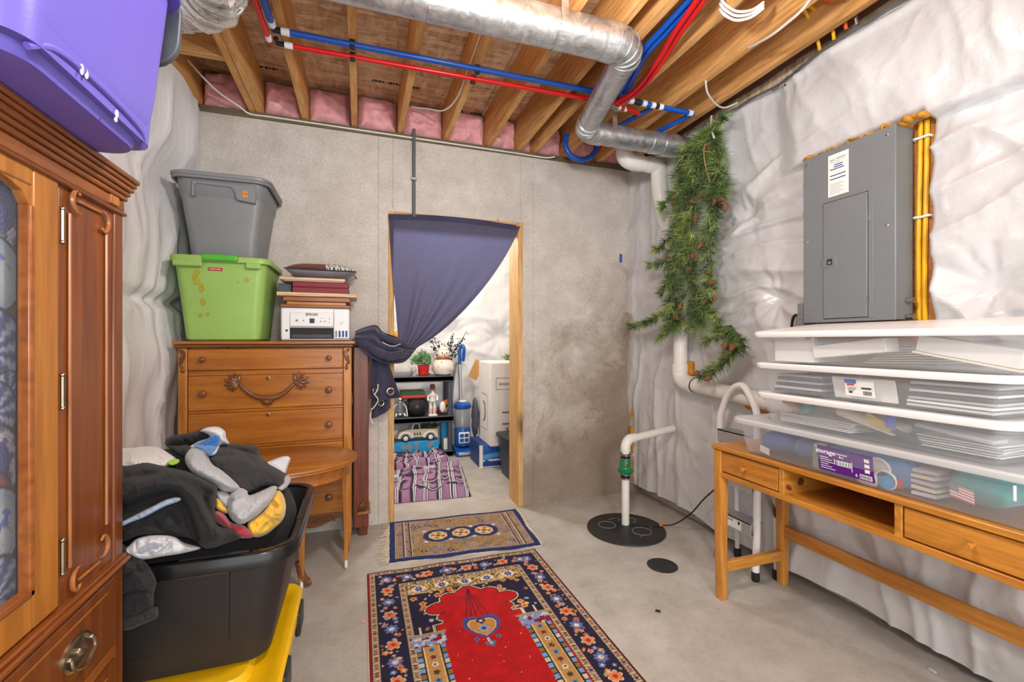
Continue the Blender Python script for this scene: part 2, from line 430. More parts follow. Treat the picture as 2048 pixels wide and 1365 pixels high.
M['whitebox'] = plain('white_cardboard', '#e9e7e3', 0.8, 0, 0.02)
def m_galv():
    m, nt, b = newmat('galvanised_steel'); v = coords(nt, (3, 3, 3)); f = noise(nt, v, 5, 5, 0.7, 1)
    nt.links.new(ramp(nt, f, [(0.35, '#a9adb1'), (0.65, '#d6d9db')]), b.inputs['Base Color'])
    b.inputs['Metallic'].default_value = 0.85; b.inputs['Roughness'].default_value = 0.36
    nt.links.new(ramp(nt, f, [(0.3, (0.25,)*3), (0.7, (0.5,)*3)]), b.inputs['Roughness']); return m
M['galv'] = m_galv()
def m_foil():
    m, nt, b = newmat('printed_foil'); v = coords(nt)
    f = noise(nt, coords(nt, (1, 2.2, 1)), 16, 4, 0.7, 2.0)
    c = ramp(nt, f, [(0.0, '#d8d6d2'), (0.585, '#d8d6d2'), (0.60, '#9b4a3d'), (0.63, '#8c4034'), (0.645, '#dcdad6')])
    nt.links.new(c, b.inputs['Base Color']); b.inputs['Metallic'].default_value = 0.55; b.inputs['Roughness'].default_value = 0.32
    bump(nt, b, noise(nt, v, 28, 4, 0.6, 1.5), 0.6, 0.01); return m
M['foil'] = m_foil()
def m_clear(name, c, alpha, rough=0.25):
    m, nt, b = newmat(name); b.inputs['Base Color'].default_value = (*hexc(c), 1)
    b.inputs['Roughness'].default_value = rough; b.inputs['Alpha'].default_value = alpha
    b.inputs['Specular IOR Level'].default_value = 0.5
    return m
M['clear'] = m_clear('frosted_clear_plastic', '#e6eaef', 0.16)
M['glass'] = m_clear('cabinet_glass', '#dfe6ea', 0.03, 0.04)
M['clear_vac'] = m_clear('smoky_clear_plastic', '#b8bcc4', 0.5, 0.1)
def m_curtain():
    m, nt, b = newmat('navy_curtain_cloth'); v = coords(nt)
    g = noise(nt, coords(nt, (3, 3, 55)), 9, 3)
    col = ramp(nt, g, [(0.3, '#45465c'), (0.7, '#5d5e78')])
    nt.links.new(col, b.inputs['Base Color']); b.inputs['Roughness'].default_value = 0.85; b.inputs['Sheen Weight'].default_value = 0.2
    bump(nt, b, g, 0.15, 0.003)
    tr = N(nt, 'ShaderNodeBsdfTranslucent'); tr.inputs[0].default_value = (*hexc('#6a6b92'), 1)
    mx = N(nt, 'ShaderNodeMixShader'); mx.inputs[0].default_value = 0.4
    nt.links.new(b.outputs[0], mx.inputs[1]); nt.links.new(tr.outputs[0], mx.inputs[2])
    nt.links.new(mx.outputs[0], nt.nodes['Material Output'].inputs[0]); return m
M['curtain'] = m_curtain()
M['curtain_hem'] = fabric('navy_curtain_lining', '#3a3b54')
M['vc_rug'] = vcol('rug_pile', 1.0, 0.5, 420, 0.0)
M['vc_print'] = vcol('printed_pattern', 0.6)
M['vc_cloth'] = vcol('printed_cloth', 0.95, 0.3, 260, 0.2)
M['fringe'] = plain('cream_fringe', '#dcd2bf', 0.95, 0, 0.1)
# ---------------------------------------------------------------- the room
YW = 3.16; ZW = 2.63; ZJ = 2.665; ZO = 2.90; XR = 2.13; XL = -1.05
fl = MB().box(-1.6, 2.7, -2.6, 5.7, -0.12, 0)
floor = struct(build('floor', fl, M['floor'], smooth=0))
DX0, DX1, DZ = 0.185, 1.155, 2.125
wb = MB().prism([(-1.5,0), (DX0,0), (DX0,DZ), (DX1,DZ), (DX1,0), (2.6,0), (2.6,ZW), (-1.5,ZW)], 'y', YW, YW+0.2)
wall_back = struct(build('wall_back', wb, M['wall'], smooth=0))
build('sill_plate', MB().box(-1.2, 2.3, YW-0.012, YW+0.14, ZW-0.002, ZJ), M['sill'], wall_back, 0.003)
for px, z0 in ((757, 0.0), (786, DZ+0.02), (1041, DZ+0.03), (1066, 0.0)):
    x = P(px, 400, y=YW).x
    mb = MB().prism([(x-0.004, YW+0.001), (x+0.004, YW+0.001), (x, YW-0.004)], 'z', z0, ZW)
    build('form_seam', mb, M['wall'], wall_back, smooth=0)
for px in (1066, 757):      # lumpy mortar beads beside the form seams
    x = P(px, 400, y=YW).x; mb = MB()
    for k in range(46):
        z = 0.25+k*0.052+random.uniform(-.02,.02); r = random.uniform(.003,.008)
        mb.ell((x+random.uniform(-.012,.012), YW, z), (r, .003, r*random.uniform(1,3)), 6, 4)
    build('mortar_bead', mb, M['wall'], wall_back, kind='stuff')
build('tie_mark', MB().box(*[v for v in (P(1239,515,y=YW).x, P(1244,515,y=YW).x)], YW-0.002, YW+0.01, P(1240,525,y=YW).z, P(1240,508,y=YW).z), M['blue'], wall_back)
# wooden frame of the opening
fr = struct(thing('trim_1', 'rough lumber frame lining the doorway', None, (0.67, YW+0.1, 0)))
for k in ('label',): del fr[k]
build('left_jamb', MB().box(DX0-.002, DX0+0.036, YW-0.008, YW+0.205, 0, DZ), M['jamb'], fr, 0.003)
build('right_jamb', MB().box(DX1-0.036, DX1+.002, YW-0.008, YW+0.205, 0, DZ), M['jamb'], fr, 0.003)
build('header', MB().box(DX0+0.036, DX1-0.036, YW-0.008, YW+0.205, DZ-0.036, DZ+.001), M['joist_x'], fr, 0.003)
# ceiling: subfloor boards, joists, blocking, batts
ceiling = struct(build('ceiling', MB().box(-1.6, 2.7, -2.6, 5.7, ZO+0.018, ZO+0.05), M['osb'], smooth=0))
for iy, y in enumerate(np.arange(-2.6, 5.6, 1.22)):
    for ix, x in enumerate((-1.6-0.6*(iy % 2), 0.84-0.6*(iy % 2), 3.28-0.6*(iy % 2))):
        x1 = min(x+2.437, 2.7); x0 = max(x, -1.6)
        if x1-x0 < .05: continue
        build('subfloor_board', MB().box(x0, x1, y, min(y+1.217, 5.7), ZO, ZO+0.019), M['osb'], ceiling, 0.001)
# stamped ink marks along the board edges
random.seed(2)
for (px, py, n_) in ((800, 170, 16), (940, 225, 14), (560, 140, 10), (1000, 60, 5)):
    p = P(px, py, z=ZO-0.001); mb = MB(); x = p.x-.2
    for k in range(n_):
        w_ = random.uniform(.008,.022)
        if random.random() < .8: mb.box(x, x+w_, p.y-.012, p.y+random.uniform(.004,.014), ZO-.0012, ZO)
        x += w_+.006
    build('board_stamp', mb, M['ink'], ceiling, smooth=0)
JX = [-1.25, -0.93, -0.632, -0.592, -0.335, -0.035, 0.262, 0.575, 0.885, 1.125, 1.245, 1.50, 1.795, 2.035]
for x in JX:
    build('joist', MB().box(x-0.019, x+0.019, -2.6, YW+0.14, ZJ, ZO+.001), M['joist'], ceiling, 0.003)
build('blocking', MB().box(-0.912, -0.65, 2.60, 2.64, ZJ+.005, ZO), M['joist_x'], ceiling, 0.002)
build('blocking', MB().box(-0.015, 0.243, -.2, -.16, ZJ+.005, ZO), M['joist_x'], ceiling, 0.002)
build('rim_board', MB().box(-1.5, 2.4, YW+0.14, YW+0.18, ZW, ZO), M['osb'], ceiling)
build('rim_board', MB().box(XR+.07, XR+.3, -2.6, YW+.2, ZW, ZO), M['osb'], ceiling)
build('rim_board', MB().box(XL-.35, XL-.12, -2.6, YW+.2, ZW, ZO), M['osb'], ceiling)
random.seed(5)
for a, b in zip(JX[1:-1], JX[2:]):
    if b-a < .08: continue
    x0, x1 = a+0.019, b-0.019; nu, nv = 26, 20
    U, V = np.meshgrid(np.linspace(0,1,nu), np.linspace(0,1,nv)); s = random.uniform(0,50)
    edge = np.clip(np.minimum(np.minimum(U,1-U)*6, np.minimum(V,1-V)*5), 0, 1)**.5
    Yg = YW+0.10-0.085*edge-0.05*fbm(U*4+s, V*4+s)*edge-0.035*ridge(U*3+s, V*5, 2)*edge
    gridmesh('insulation_batt', x0-.004+(x1-x0+.008)*U, Yg, ZJ-.004+(ZO-ZJ+.004)*V, M['pink'], ceiling)
# pink batts tucked along the left wall under the boards
nu, nv = 70, 22
U, V = np.meshgrid(np.linspace(0,1,nu), np.linspace(0,1,nv))
gridmesh('insulation_batt', -0.90-0.14*V+0.05*fbm(U*16,V*4)-.03, 1.2+2.0*U, ZJ-.02+0.24*V, M['pink'], ceiling)
# brown kraft-faced batt in the last bay by the right wall
M['kraft'] = plain('kraft_facing', '#6d4138', 0.9, 0, 0.2, 8)
gridmesh('insulation_batt', 2.05+0.12*U, -1.0+4.1*V, ZJ+.03+.04*fbm(U*3, V*20), M['kraft'], ceiling)

# ---- blanket on the right wall
wr = MB().box(XR+0.07, XR+0.3, -2.6, YW, 0, ZW)
wall_right = struct(build('wall_right', wr, M['wall'], smooth=0))
PY0, PY1, PZ0, PZ1 = 1.172, 1.550, 1.20, 2.09      # breaker panel
def tuft(Yg, Zg, yc, zc, a, r0, k, ph=0):
    dy, dz = Yg-yc, Zg-zc; r = np.sqrt(dy*dy+dz*dz)+1e-4; th = np.arctan2(dz, dy)
    return -a*np.exp(-(r/r0)**2*3)+0.3*a*(np.abs(np.sin(k*th+ph+1.5*vnoise(r*8, th*2)))-.5)*np.exp(-r/(r0*1.6))*(1-np.exp(-(r/r0)**2*8))
def right_depth(Yg, Zg):
    d = 0.035*fbm(Yg*1.6, Zg*1.3, 3)+0.02*fbm(Yg*5+3, Zg*5, 3)
    wob = fbm(Yg*1.5+9, Zg*1.5, 3)*1.6
    vert = ridge(Yg*8+wob*2, Zg*1.1+4, 3)        # hanging folds
    hor = ridge(Yg*1.7+wob, Zg*9+wob*2+Yg*1.5, 3)      # slumped folds
    diag = ridge((Yg-Zg)*4+wob, (Yg+Zg)*1.2, 3)
    low = 1-smooth01(1.0, 1.45, Zg); top = smooth01(2.05, 2.3, Zg)
    near = 1-smooth01(1.0, 1.3, Yg)
    mid = (1-low)*(1-top)
    d = d+0.020*low*vert+0.040*mid*hor*(1-.4*near)+0.024*mid*near*diag+0.024*top*(0.5*vert+0.8*diag)
    d = d+0.004*ridge(Yg*13+wob*4, Zg*11+wob*4, 4)+0.0018*ridge(Yg*24+wob*5-Zg*9, Zg*18+wob*5, 4)
    far = smooth01(2.35, 2.75, Yg)
    d = d+0.03*far*ridge(Yg*11, Zg*.8, 2)*(1-top*.5)
    # upper sheet hangs proud over the lower one and bellies out
    flap = smooth01(2.085, 2.105, Zg+0.03*(fbm(Yg*3,0*Zg)-.5))*(1-smooth01(1.62, 1.80, Yg))
    d = d+flap*(0.055+0.05*np.exp(-((Zg-2.35)/.2)**2)*(1-smooth01(1.3,1.75,Yg)))
    d = d+0.03*near*np.exp(-((Zg-1.75)/.25)**2)
    for (yc, zc, a, r0, k) in ((0.95,1.44,.05,.16,5), (0.62,1.46,.05,.15,4), (1.78,1.46,.05,.13,5), (1.95,1.95,.03,.1,4), (2.55,1.25,.03,.1,4), (2.1,.62,.035,.13,5), (1.45,.35,.03,.15,4), (1.05,.5,.03,.15,5), (1.95,.35,.03,.1,4)):
        d = d+tuft(Yg, Zg, yc, zc, a, r0, k)
    # opening left round the panel and its cables
    hole = smooth01(1.10, 1.118, Yg)*(1-smooth01(1.565, 1.585, Yg))*smooth01(1.05, 1.1, Zg)*(1-smooth01(2.10, 2.13, Zg))
    d = d*(1-hole)-0.015*hole
    pipe = np.exp(-((Yg-2.66)/.10)**2-((Zg-.58)/.10)**2)
    return np.clip(d*(1-pipe), -0.03, 0.2)
ny, nz = 380, 250
Yg, Zg = np.meshgrid(np.linspace(-1.0, YW+.005, ny), np.linspace(0, 1, nz))
hem = 0.035+0.05*fbm(Yg*2.2, 0*Yg+3, 3)+0.03*smooth01(2.2,2.6,Yg)
topz = 2.60+0.06*(fbm(Yg*2, 0*Yg+8)-.3)+0.05*smooth01(2.0,2.6,Yg)
Zr = hem+(topz-hem)*Zg
D = right_depth(Yg, Zr)
curl = smooth01(0.965, 1.0, Zg); Xr = XR-D*(1-.0*curl)+0.05*curl**2-0.02*np.sin(PI*curl)
gridmesh('insulation_blanket', Xr, Yg, Zr, M['vinyl'], wall_right, flip=True)
M['foil_edge'] = plain('dull_foil', '#8f9499', 0.35, 0.7, 0.2, 30)
ez = [(Xr[-1,i]-.012, Yg[-1,i], Zr[-1,i]+.004) for i in range(40, ny-60, 3)]
build('blanket_hem', MB().tube(ez, 0.012, 6, flat=.35), M['foil_edge'], wall_right)
for (y, z0, z1) in ((2.98, .10, .55), (2.98, .62, 1.0), (3.07, 1.0, 1.6)):       # amber foam showing at the corner
    mb = MB(); zz = np.linspace(z0, z1, 9)
    mb.tube([(2.10+.01*math.sin(9*z), y+0.14, z) for z in zz], [0.012+0.012*abs(math.sin(7*z+1)) for z in zz], 8)
    build('foam_bead', mb, M['foam'], wall_right)
for (px, py, s) in ((1556, 178, 'No'), (1572, 172, 're')):
    p = P(px, py, x=2.06); text('blanket_print', s, 0.03, (2.045, p.y, p.z), (0,-1,0.35), (0,.3,1), M['ink'], wall_right)
# ---- blanket on the left wall
wl = MB().box(XL-0.35, XL-0.12, -2.6, YW, 0, ZW)
wall_left = struct(build('wall_left', wl, M['wall'], smooth=0))
ny, nz = 200, 200
Yg, Zg = np.meshgrid(np.linspace(-1.0, YW-.004, ny), np.linspace(0.02, ZW+.01, nz))
d = 0.05*fbm(Yg*2, Zg*1.2, 3)+0.035*ridge(Yg*9+fbm(Yg*3,Zg*2)*2, Zg*.9, 2)*(1-smooth01(2.0,2.3,Zg))+0.03*ridge(Yg*5, Zg*1.3+3, 3)
d = d+smooth01(2.02, 2.32, Zg+.1*(fbm(Yg*2,Zg)-.5))*0.15+0.05*np.exp(-((Zg-1.75)/.28)**2)
d = d-0.05*np.exp(-((Zg-1.45)/.035)**2)+0.02*ridge(Yg*14, Zg*4, 2)*np.exp(-((Zg-1.45)/.12)**2)
d = d+0.05*np.exp(-((Zg-1.15)/.2)**2)
d = d+.05*smooth01(2.2,2.9,Yg)*(1-smooth01(2.0,2.3,Zg))
gridmesh('insulation_blanket', XL-.05+d, Yg, Zg, M['vinyl_matte'], wall_left)
# ---- the storage room beyond the doorway
YB = 5.25
wall_far = struct(build('wall_far', MB().box(-1.2, 2.7, YB+.12, YB+.3, 0, ZO), M['wall'], smooth=0))
ny, nz = 150, 130
Xg, Zg = np.meshgrid(np.linspace(-0.7, 2.3, ny), np.linspace(0.01, ZO-.05, nz))
d = 0.05*fbm(Xg*2, Zg*2, 3)+0.022*ridge(Xg*4, Zg*5, 3)
for (yc, zc) in ((1.62,1.30), (1.05,1.32), (1.9,2.0), (1.25,2.0), (1.6,.6), (.5,1.35)):
    d = d+tuft(Xg, Zg, yc, zc, .09, .2, 5)
gridmesh('insulation_blanket', Xg, YB-d, Zg, M['vinyl_matte'], wall_far, flip=True)
for nm, xa, xb in (('wall_storage_left', -0.9, -0.7), ('wall_storage_right', 2.3, 2.5)):
    struct(build(nm, MB().box(xa, xb, YW+.2, YB+.12, 0, ZO), M['vinyl_matte'], smooth=0))
# ---------------------------------------------------------------- cabinet at the left wall
XF = -0.49; CY0, CY1 = 0.12, 1.20; CT = 1.597
cab = thing('china_cabinet', 'tall walnut cabinet with glazed door, carved side panel and drawers', 'cabinet', (-0.72, 0.66, 0))
b = MB().box(-0.95, XF-0.02, CY0, CY1, 0.0, 1.52)
b = MB()
b.box(-0.95, -0.93, CY0, CY1, 0.02, 1.52); b.box(-0.95, XF-.012, CY1-0.022, CY1-.002, 0.02, 1.53); b.box(-0.95, XF-.012, CY0, CY0+0.02, 0.02, 1.53)
b.box(-0.95, XF-.012, CY0, CY1-.002, 1.505, 1.53); b.box(-0.95, XF-.012, CY0, CY1-.002, 0.02, 0.76)
build('case', b, M['cab'], cab, 0.002)
build('corner_post', MB().box(XF-.02, XF, CY1-0.036, CY1, 0.03, 1.525), M['cab'], cab, 0.004)
fp = build('side_panel', MB().box(XF-.02, XF-.004, 0.986, CY1-0.036, 0.772, 1.525), M['cab'], cab, 0.002)
def scroll(mb, y, z, sy, sz):
    pts = [(XF+.002, y+sy*a, z+sz*c) for a, c in ((-.016,.020),(-.004,.026),(.006,.018),(.010,.004),(.004,-.008),(-.008,-.014),(-.018,-.012))]
    pts = catmull(pts, 4); n = len(pts)
    mb.tube(pts, [0.0015+0.0028*math.sin(PI*min(1, k/(n-1)*1.1+.0)) if k < n-1 else .001 for k in range(n)], 7)
    mb.ell((XF+.002, y-sy*.012, z+sz*.022), (.003,.0035,.0035), 8, 6)
mold = MB()
mold.tube([(XF-.001, 1.011, 0.835), (XF-.001, 1.011, 1.468)], 0.0030, 8); mold.tube([(XF-.001, 1.133, 0.865), (XF-.001, 1.133, 1.468)], 0.0030, 8)
mold.tube([(XF-.001, 1.035, 1.497), (XF-.001, 1.112, 1.497)], 0.003, 8); mold.tube([(XF-.001, 1.04, 0.80), (XF-.001, 1.108, 0.80)], 0.003, 8)
build('bead_moulding', mold, M['cab_bead'], fp)
for (y, z, sy, sz) in ((1.022,1.488,-1,1), (1.124,1.486,1,-1), (1.022,.812,-1,-1), (1.122,.822,1,1)):
    mb = MB(); scroll(mb, y, z, sy, sz); build('carved_scroll', mb, M['cab_bead'], fp)
DZ0, DZ1 = 0.782, 1.522; GZ0, GZ1, GY1 = 0.838, 1.484, 0.915
dr = build('door', MB().box(XF-.02, XF, GY1, 0.980, DZ0, DZ1).box(XF-.02, XF, 0.30, 0.362, DZ0, DZ1).box(XF-.02, XF, 0.362, GY1, GZ1, DZ1).box(XF-.02, XF, 0.362, GY1, DZ0, GZ0), M['cab_light'], cab, 0.004)
arch = MB().prism([(GY1+.002, GZ1+.002), (GY1+.002, GZ1-.035), (GY1-.008, GZ1-.028), (GY1-.02, GZ1-.012), (GY1-.045, GZ1-.004), (GY1-.07, GZ1+.002)], 'x', XF-.016, XF-.002)
build('arch_corner', arch, M['cab_light'], dr, 0.001)
build('glass_bead', MB().box(XF-.014, XF+.003, GY1-.012, GY1, GZ0, GZ1-.03).box(XF-.014, XF+.003, 0.362, GY1, GZ0, GZ0+.012), M['cab_y'], dr, 0.003)
build('glass', MB().box(XF-.012, XF-.009, 0.36, GY1, GZ0, GZ1+.02), M['glass'], dr)
for row in (449, 784, 1117):
    z = P(118, row, x=XF).z; h = .026
    hb = MB().tube([(XF+.003, .983, z-h), (XF+.003, .983, z+h)], .0034, 8)
    for s in (-1, 1): hb.ell((XF+.003, .983, z+s*(h+.003)), (.0042,.0042,.004), 8, 6)
    build('hinge', hb, M['pull'], dr)
# mandala cloth behind the glass
ny, nz = 200, 340
Yg, Zg = np.meshgrid(np.linspace(0.52, GY1+.01, ny), np.linspace(GZ0-.01, GZ1+.02, nz))
C = np.zeros((nz, ny, 3)); C[:] = rgb('#1d2430')
tex = fbm(Yg*90, Zg*90, 2)
C += (tex[..., None]-.5)*np.array([.12,.12,.16])
def mandala(px, row, rpx, style):
    c = P(px, row, x=XF-.02); r0 = rpx*0.00082
    dy, dz = Yg-c.y, Zg-c.z; r = np.sqrt(dy*dy+dz*dz)/r0; th = np.arctan2(dz, dy); m = r < 1
    if style == 'white':
        base = rgb('#b4c2d2')*(1-.25*r[..., None])+.0; base = np.where((np.abs(r-.82) < .03)[..., None], rgb('#7d93c4'), base)
        blot = (fbm(Yg*70+row, Zg*70, 3) > .6) & (r < .6); base = np.where(blot[..., None], rgb('#4a68b0'), base)
    elif style == 'rose':
        k = 9; ring = (r > .62)
        base = np.where(ring[..., None], rgb('#a9a8ba'), rgb('#2c3978'))
        pet = np.sin(k*th)*np.sin(r*12); base = np.where(((pet > .3) & ring)[..., None], rgb('#4c5078'), base)
        sw = np.sin(60*r+3*th+6*fbm(Yg*60, Zg*60)); base = base+(.09*sw)[..., None]
    elif style == 'sun':
        pet = .62+.3*np.abs(np.cos(9*th)); base = np.where((r < pet)[..., None], rgb('#c79a55'), rgb('#23262b'))
        ctr = r < .55; ray = np.sin(22*th+8*r) > 0
        base = np.where(ctr[..., None], np.where(ray[..., None], rgb('#2b2e33'), rgb('#6d6a62')), base)
        base = np.where((np.abs(r-.58) < .035)[..., None], rgb('#8c6a34'), base)
    elif style == 'feather':
        ray = np.sin(10*th)+.5*np.sin(30*r+4*np.abs(np.sin(5*th))); v = smooth01(-1, 1.2, ray)[..., None]
        base = rgb('#2a3a7c')*(1-v)+rgb('#9fadc6')*v
    elif style == 'teal':
        dots = (np.sin(9*th) > .55) & (np.abs(r-.65) < .2); base = np.where(dots[..., None], rgb('#bfe0ee'), rgb('#0c77b8')+.06*np.sin(20*r)[..., None])
    else:
        sw = smooth01(-1, 1, np.sin(24*r+2*th)); base = rgb('#8a1f4c')*sw[..., None]+rgb('#5a1c40')*(1-sw[..., None])
    C[m] = base[m]; C[(r > .95) & (r < 1.04)] = rgb('#15181f')
for a in ((62,395,55,'teal'), (-10,470,70,'crim'), (5,410,82,'rose'), (0,548,72,'white'), (78,640,52,'sun'), (-5,705,84,'feather'), (-20,775,50,'crim'), (30,790,46,'feather'),
          (0,828,60,'feather'), (80,868,48,'teal'), (-5,935,78,'rose'), (-10,1010,60,'crim'), (0,1062,78,'white'), (76,1105,54,'sun'), (0,1205,80,'feather'),
          (-120,500,80,'rose'), (-130,700,90,'white'), (-130,900,80,'feather'), (-120,1100,80,'rose')):
    mandala(*a)
C *= .82
gridmesh('patterned_cloth', Yg*0+XF-.028+.002*fbm(Yg*8,Zg*5), Yg, Zg, M['vc_cloth'], cab, color=C, label='blue mandala print cloth behind the glass')
# drawers
for z0, z1 in ((0.605, 0.748), (0.44, 0.575), (0.27, 0.41), (.09, .24)):
    d = build('drawer', MB().box(XF-.02, XF+.004, 0.30, CY1-.040, z0, z1), M['cab'], cab, 0.004)
    build('inlay_line', MB().box(XF+.003, XF+.0052, 0.33, CY1-.075, z1-.022, z1-.020), M['cab_light'], d)
    zc = (z0+z1)/2
    for yc in (1.02, 0.45):
        pl = MB()
        ring = []
        for k, (f, h) in enumerate(((1,0),(1,.003),(.86,.005),(.78,.003),(.0,.004))):
            ring.append([(XF+.004+h, yc+.043*f*math.cos(a), zc+.030*f*math.sin(a)) for a in np.linspace(0, 2*PI, 28, endpoint=False)])
        pl.loft(ring, False); pl.ell((XF+.008, yc, zc), (.006,.008,.008), 10, 6)
        for s in (-1, 1): pl.ell((XF+.010, yc+s*.034, zc+.006), (.006,.005,.005), 8, 6)
        pl.tube(catmull([(XF+.014, yc-.034, zc+.006), (XF+.017, yc-.032, zc-.012), (XF+.018, yc, zc-.026), (XF+.017, yc+.032, zc-.012), (XF+.014, yc+.034, zc+.006)], 5), .003, 7)
        build('pull', pl, M['pull'], d)
build('waist_moulding', MB().box(-.95, XF+.006, CY0, CY1+.003, .752, .760).box(-.95, XF+.012, CY0, CY1+.006, .760, .769).box(-.95, XF+.006, CY0, CY1+.003, .769, .777), M['cab_dark'], cab, 0.003)
build('rail', MB().box(-.95, XF+.003, .3, CY1-.036, .578, .602), M['cab_y'], cab, 0.003)
co = MB()
for z0, z1, o in ((1.512,1.520,.006), (1.520,1.545,.002), (1.545,1.556,.007), (1.556,1.566,.011), (1.566,1.577,.016), (1.577,1.586,.020), (1.586,CT,.024)):
    co.box(-.95, XF+o, CY0-o, CY1+o*.8, z0, z1)
build('cornice', co, M['cab_dark'], cab, 0.0035)
build('frieze_block', MB().box(XF, XF+.007, 1.135, 1.168, 1.524, 1.543), M['cab_light'], cab, .002)
build('plinth', MB().box(-.95, XF+.004, CY0, CY1, 0, .075), M['cab_y'], cab, .004)

# ---------------------------------------------------------------- totes
def tote_body(cx, cy, z0, wx, wy, h, tap, r, th=.006, step=None):
    R = []
    bw, bd = wx-2*tap, wy-2*tap
    R.append(rrect(cx, cy, bw-.03, bd-.03, r*.6, z0)); R.append(rrect(cx, cy, bw-.006, bd-.006, r*.8, z0+.008)); R.append(rrect(cx, cy, bw, bd, r*.85, z0+.025))
    for f in (.35, .7):
        R.append(rrect(cx, cy, bw+2*tap*f, bd+2*tap*f, r, z0+.025+(h-.025)*f))
    if step:
        f, o = step; zf = z0+.025+(h-.025)*f
        R[-1] = rrect(cx, cy, bw+2*tap*f, bd+2*tap*f, r, zf); R.append(rrect(cx, cy, bw+2*tap*f+2*o, bd+2*tap*f+2*o, r+o, zf+.012))
        R.append(rrect(cx, cy, wx+2*o, wy+2*o, r+o, z0+h)); wx += 2*o; wy += 2*o
    else: R.append(rrect(cx, cy, wx, wy, r, z0+h))
    R.append(rrect(cx, cy, wx-2*th, wy-2*th, r-th, z0+h)); R.append(rrect(cx, cy, bw-2*th, bd-2*th, r*.8-th*.5, z0+th))
    return MB().loft(R, True)
def rim_ring(cx, cy, wx, wy, r, z0, z1, o):
    return MB().loft([rrect(cx, cy, wx, wy, r, z0+.002), rrect(cx, cy, wx+2*o, wy+2*o, r+o, z0), rrect(cx, cy, wx+2*o, wy+2*o, r+o, z1-.006),
                      rrect(cx, cy, wx+2*o-.008, wy+2*o-.008, r+o-.004, z1), rrect(cx, cy, wx-.004, wy-.004, r, z1)], False, True)
def lid(cx, cy, wx, wy, r, z, o=.012, hgt=.02, inset=.03, dome=.0):
    return MB().loft([rrect(cx, cy, wx+2*o, wy+2*o, r+o, z-.018), rrect(cx, cy, wx+2*o+.004, wy+2*o+.004, r+o, z), rrect(cx, cy, wx+2*o-.012, wy+2*o-.012, r+o-.006, z+.008),
                      rrect(cx, cy, wx-inset, wy-inset, r, z+.008), rrect(cx, cy, wx-inset-.02, wy-inset-.02, r, z+hgt+dome*.6), rrect(cx, cy, wx*.5, wy*.5, r, z+hgt+dome), ], True)
# purple bin on the cabinet
px0, px1, py0, py1 = -0.93, -0.372, 0.678, 1.095
pcx, pcy = (px0+px1)/2, (py0+py1)/2
pb = thing('purple_storage_bin', 'glossy purple plastic storage bin on top of the walnut cabinet', 'storage bin', (pcx, pcy, CT))
R = []
W, Dp = px1-px0, py1-py0
for z, o in ((0,-.045), (.004,-.032), (.03,-.022), (.042,-.016), (.055,-.012), (.07,-.010), (.10,-.006), (.25,.006), (.33,.012)):
    R.append(rrect(pcx, pcy, W+2*o, Dp+2*o, .055, CT+z, 6))
R.append(rrect(pcx, pcy, W+.012, Dp+.012, .05, CT+.33, 6)); R.append(rrect(pcx, pcy, W-.03, Dp-.03, .045, CT+.02, 6))
build('body', MB().loft(R, True), M['purple'], pb)
rm = rim_ring(pcx, pcy, W+.022, Dp+.022, .055, CT+.325, CT+.375, .022); build('rim', rm, M['purple'], pb, .003)
hd = MB().box(px1+.03, px1+.055, pcy-.10, pcy+.10, CT+.30, CT+.372); build('handle', hd, M['purple'], pb, .012, seg=3)
build('lid', lid(pcx, pcy, W+.03, Dp+.03, .055, CT+.395, .02, .012), M['purple_dark'], pb)
build('foot_ridge', MB().tube(catmull([(px1-.024, py0+.05, CT+.014), (px1-.014, py0+.09, CT+.034), (px1-.012, pcy, CT+.040), (px1-.014, py1-.09, CT+.034), (px1-.024, py1-.05, CT+.014)], 5), .005, 8), M['purple'], pb)
for (row, px, s) in ((142,186,.012), (152,195,.010), (230,254,.010), (242,253,.006)):
    p = P(px, row, x=px1+.004); build('scuff', MB().ell((px1-.0072+.011*(p.z-CT-.07)/.2, p.y, p.z), (.0025, .0030, s*.7), 8, 6), M['white'], pb)
# slate lid tucked behind it
sl = MB().loft([rrect(0, 0, .40, .16, .05, -.012), rrect(0, 0, .42, .18, .06, -.008), rrect(0, 0, .42, .18, .06, .008), rrect(0, 0, .38, .14, .05, .012)], True)
Ms = Matrix.Translation((-0.575, 1.1435, CT+.325)) @ Matrix.Rotation(math.radians(4), 4, 'Y') @ Matrix.Rotation(math.radians(90), 4, 'X')
sl.v = [tuple(Ms @ Vector(p)) for p in sl.v]
build('bin_lid', sl, M['slate'], None, .003, label='dark slate plastic bin lid standing behind the purple bin', cat='lid')

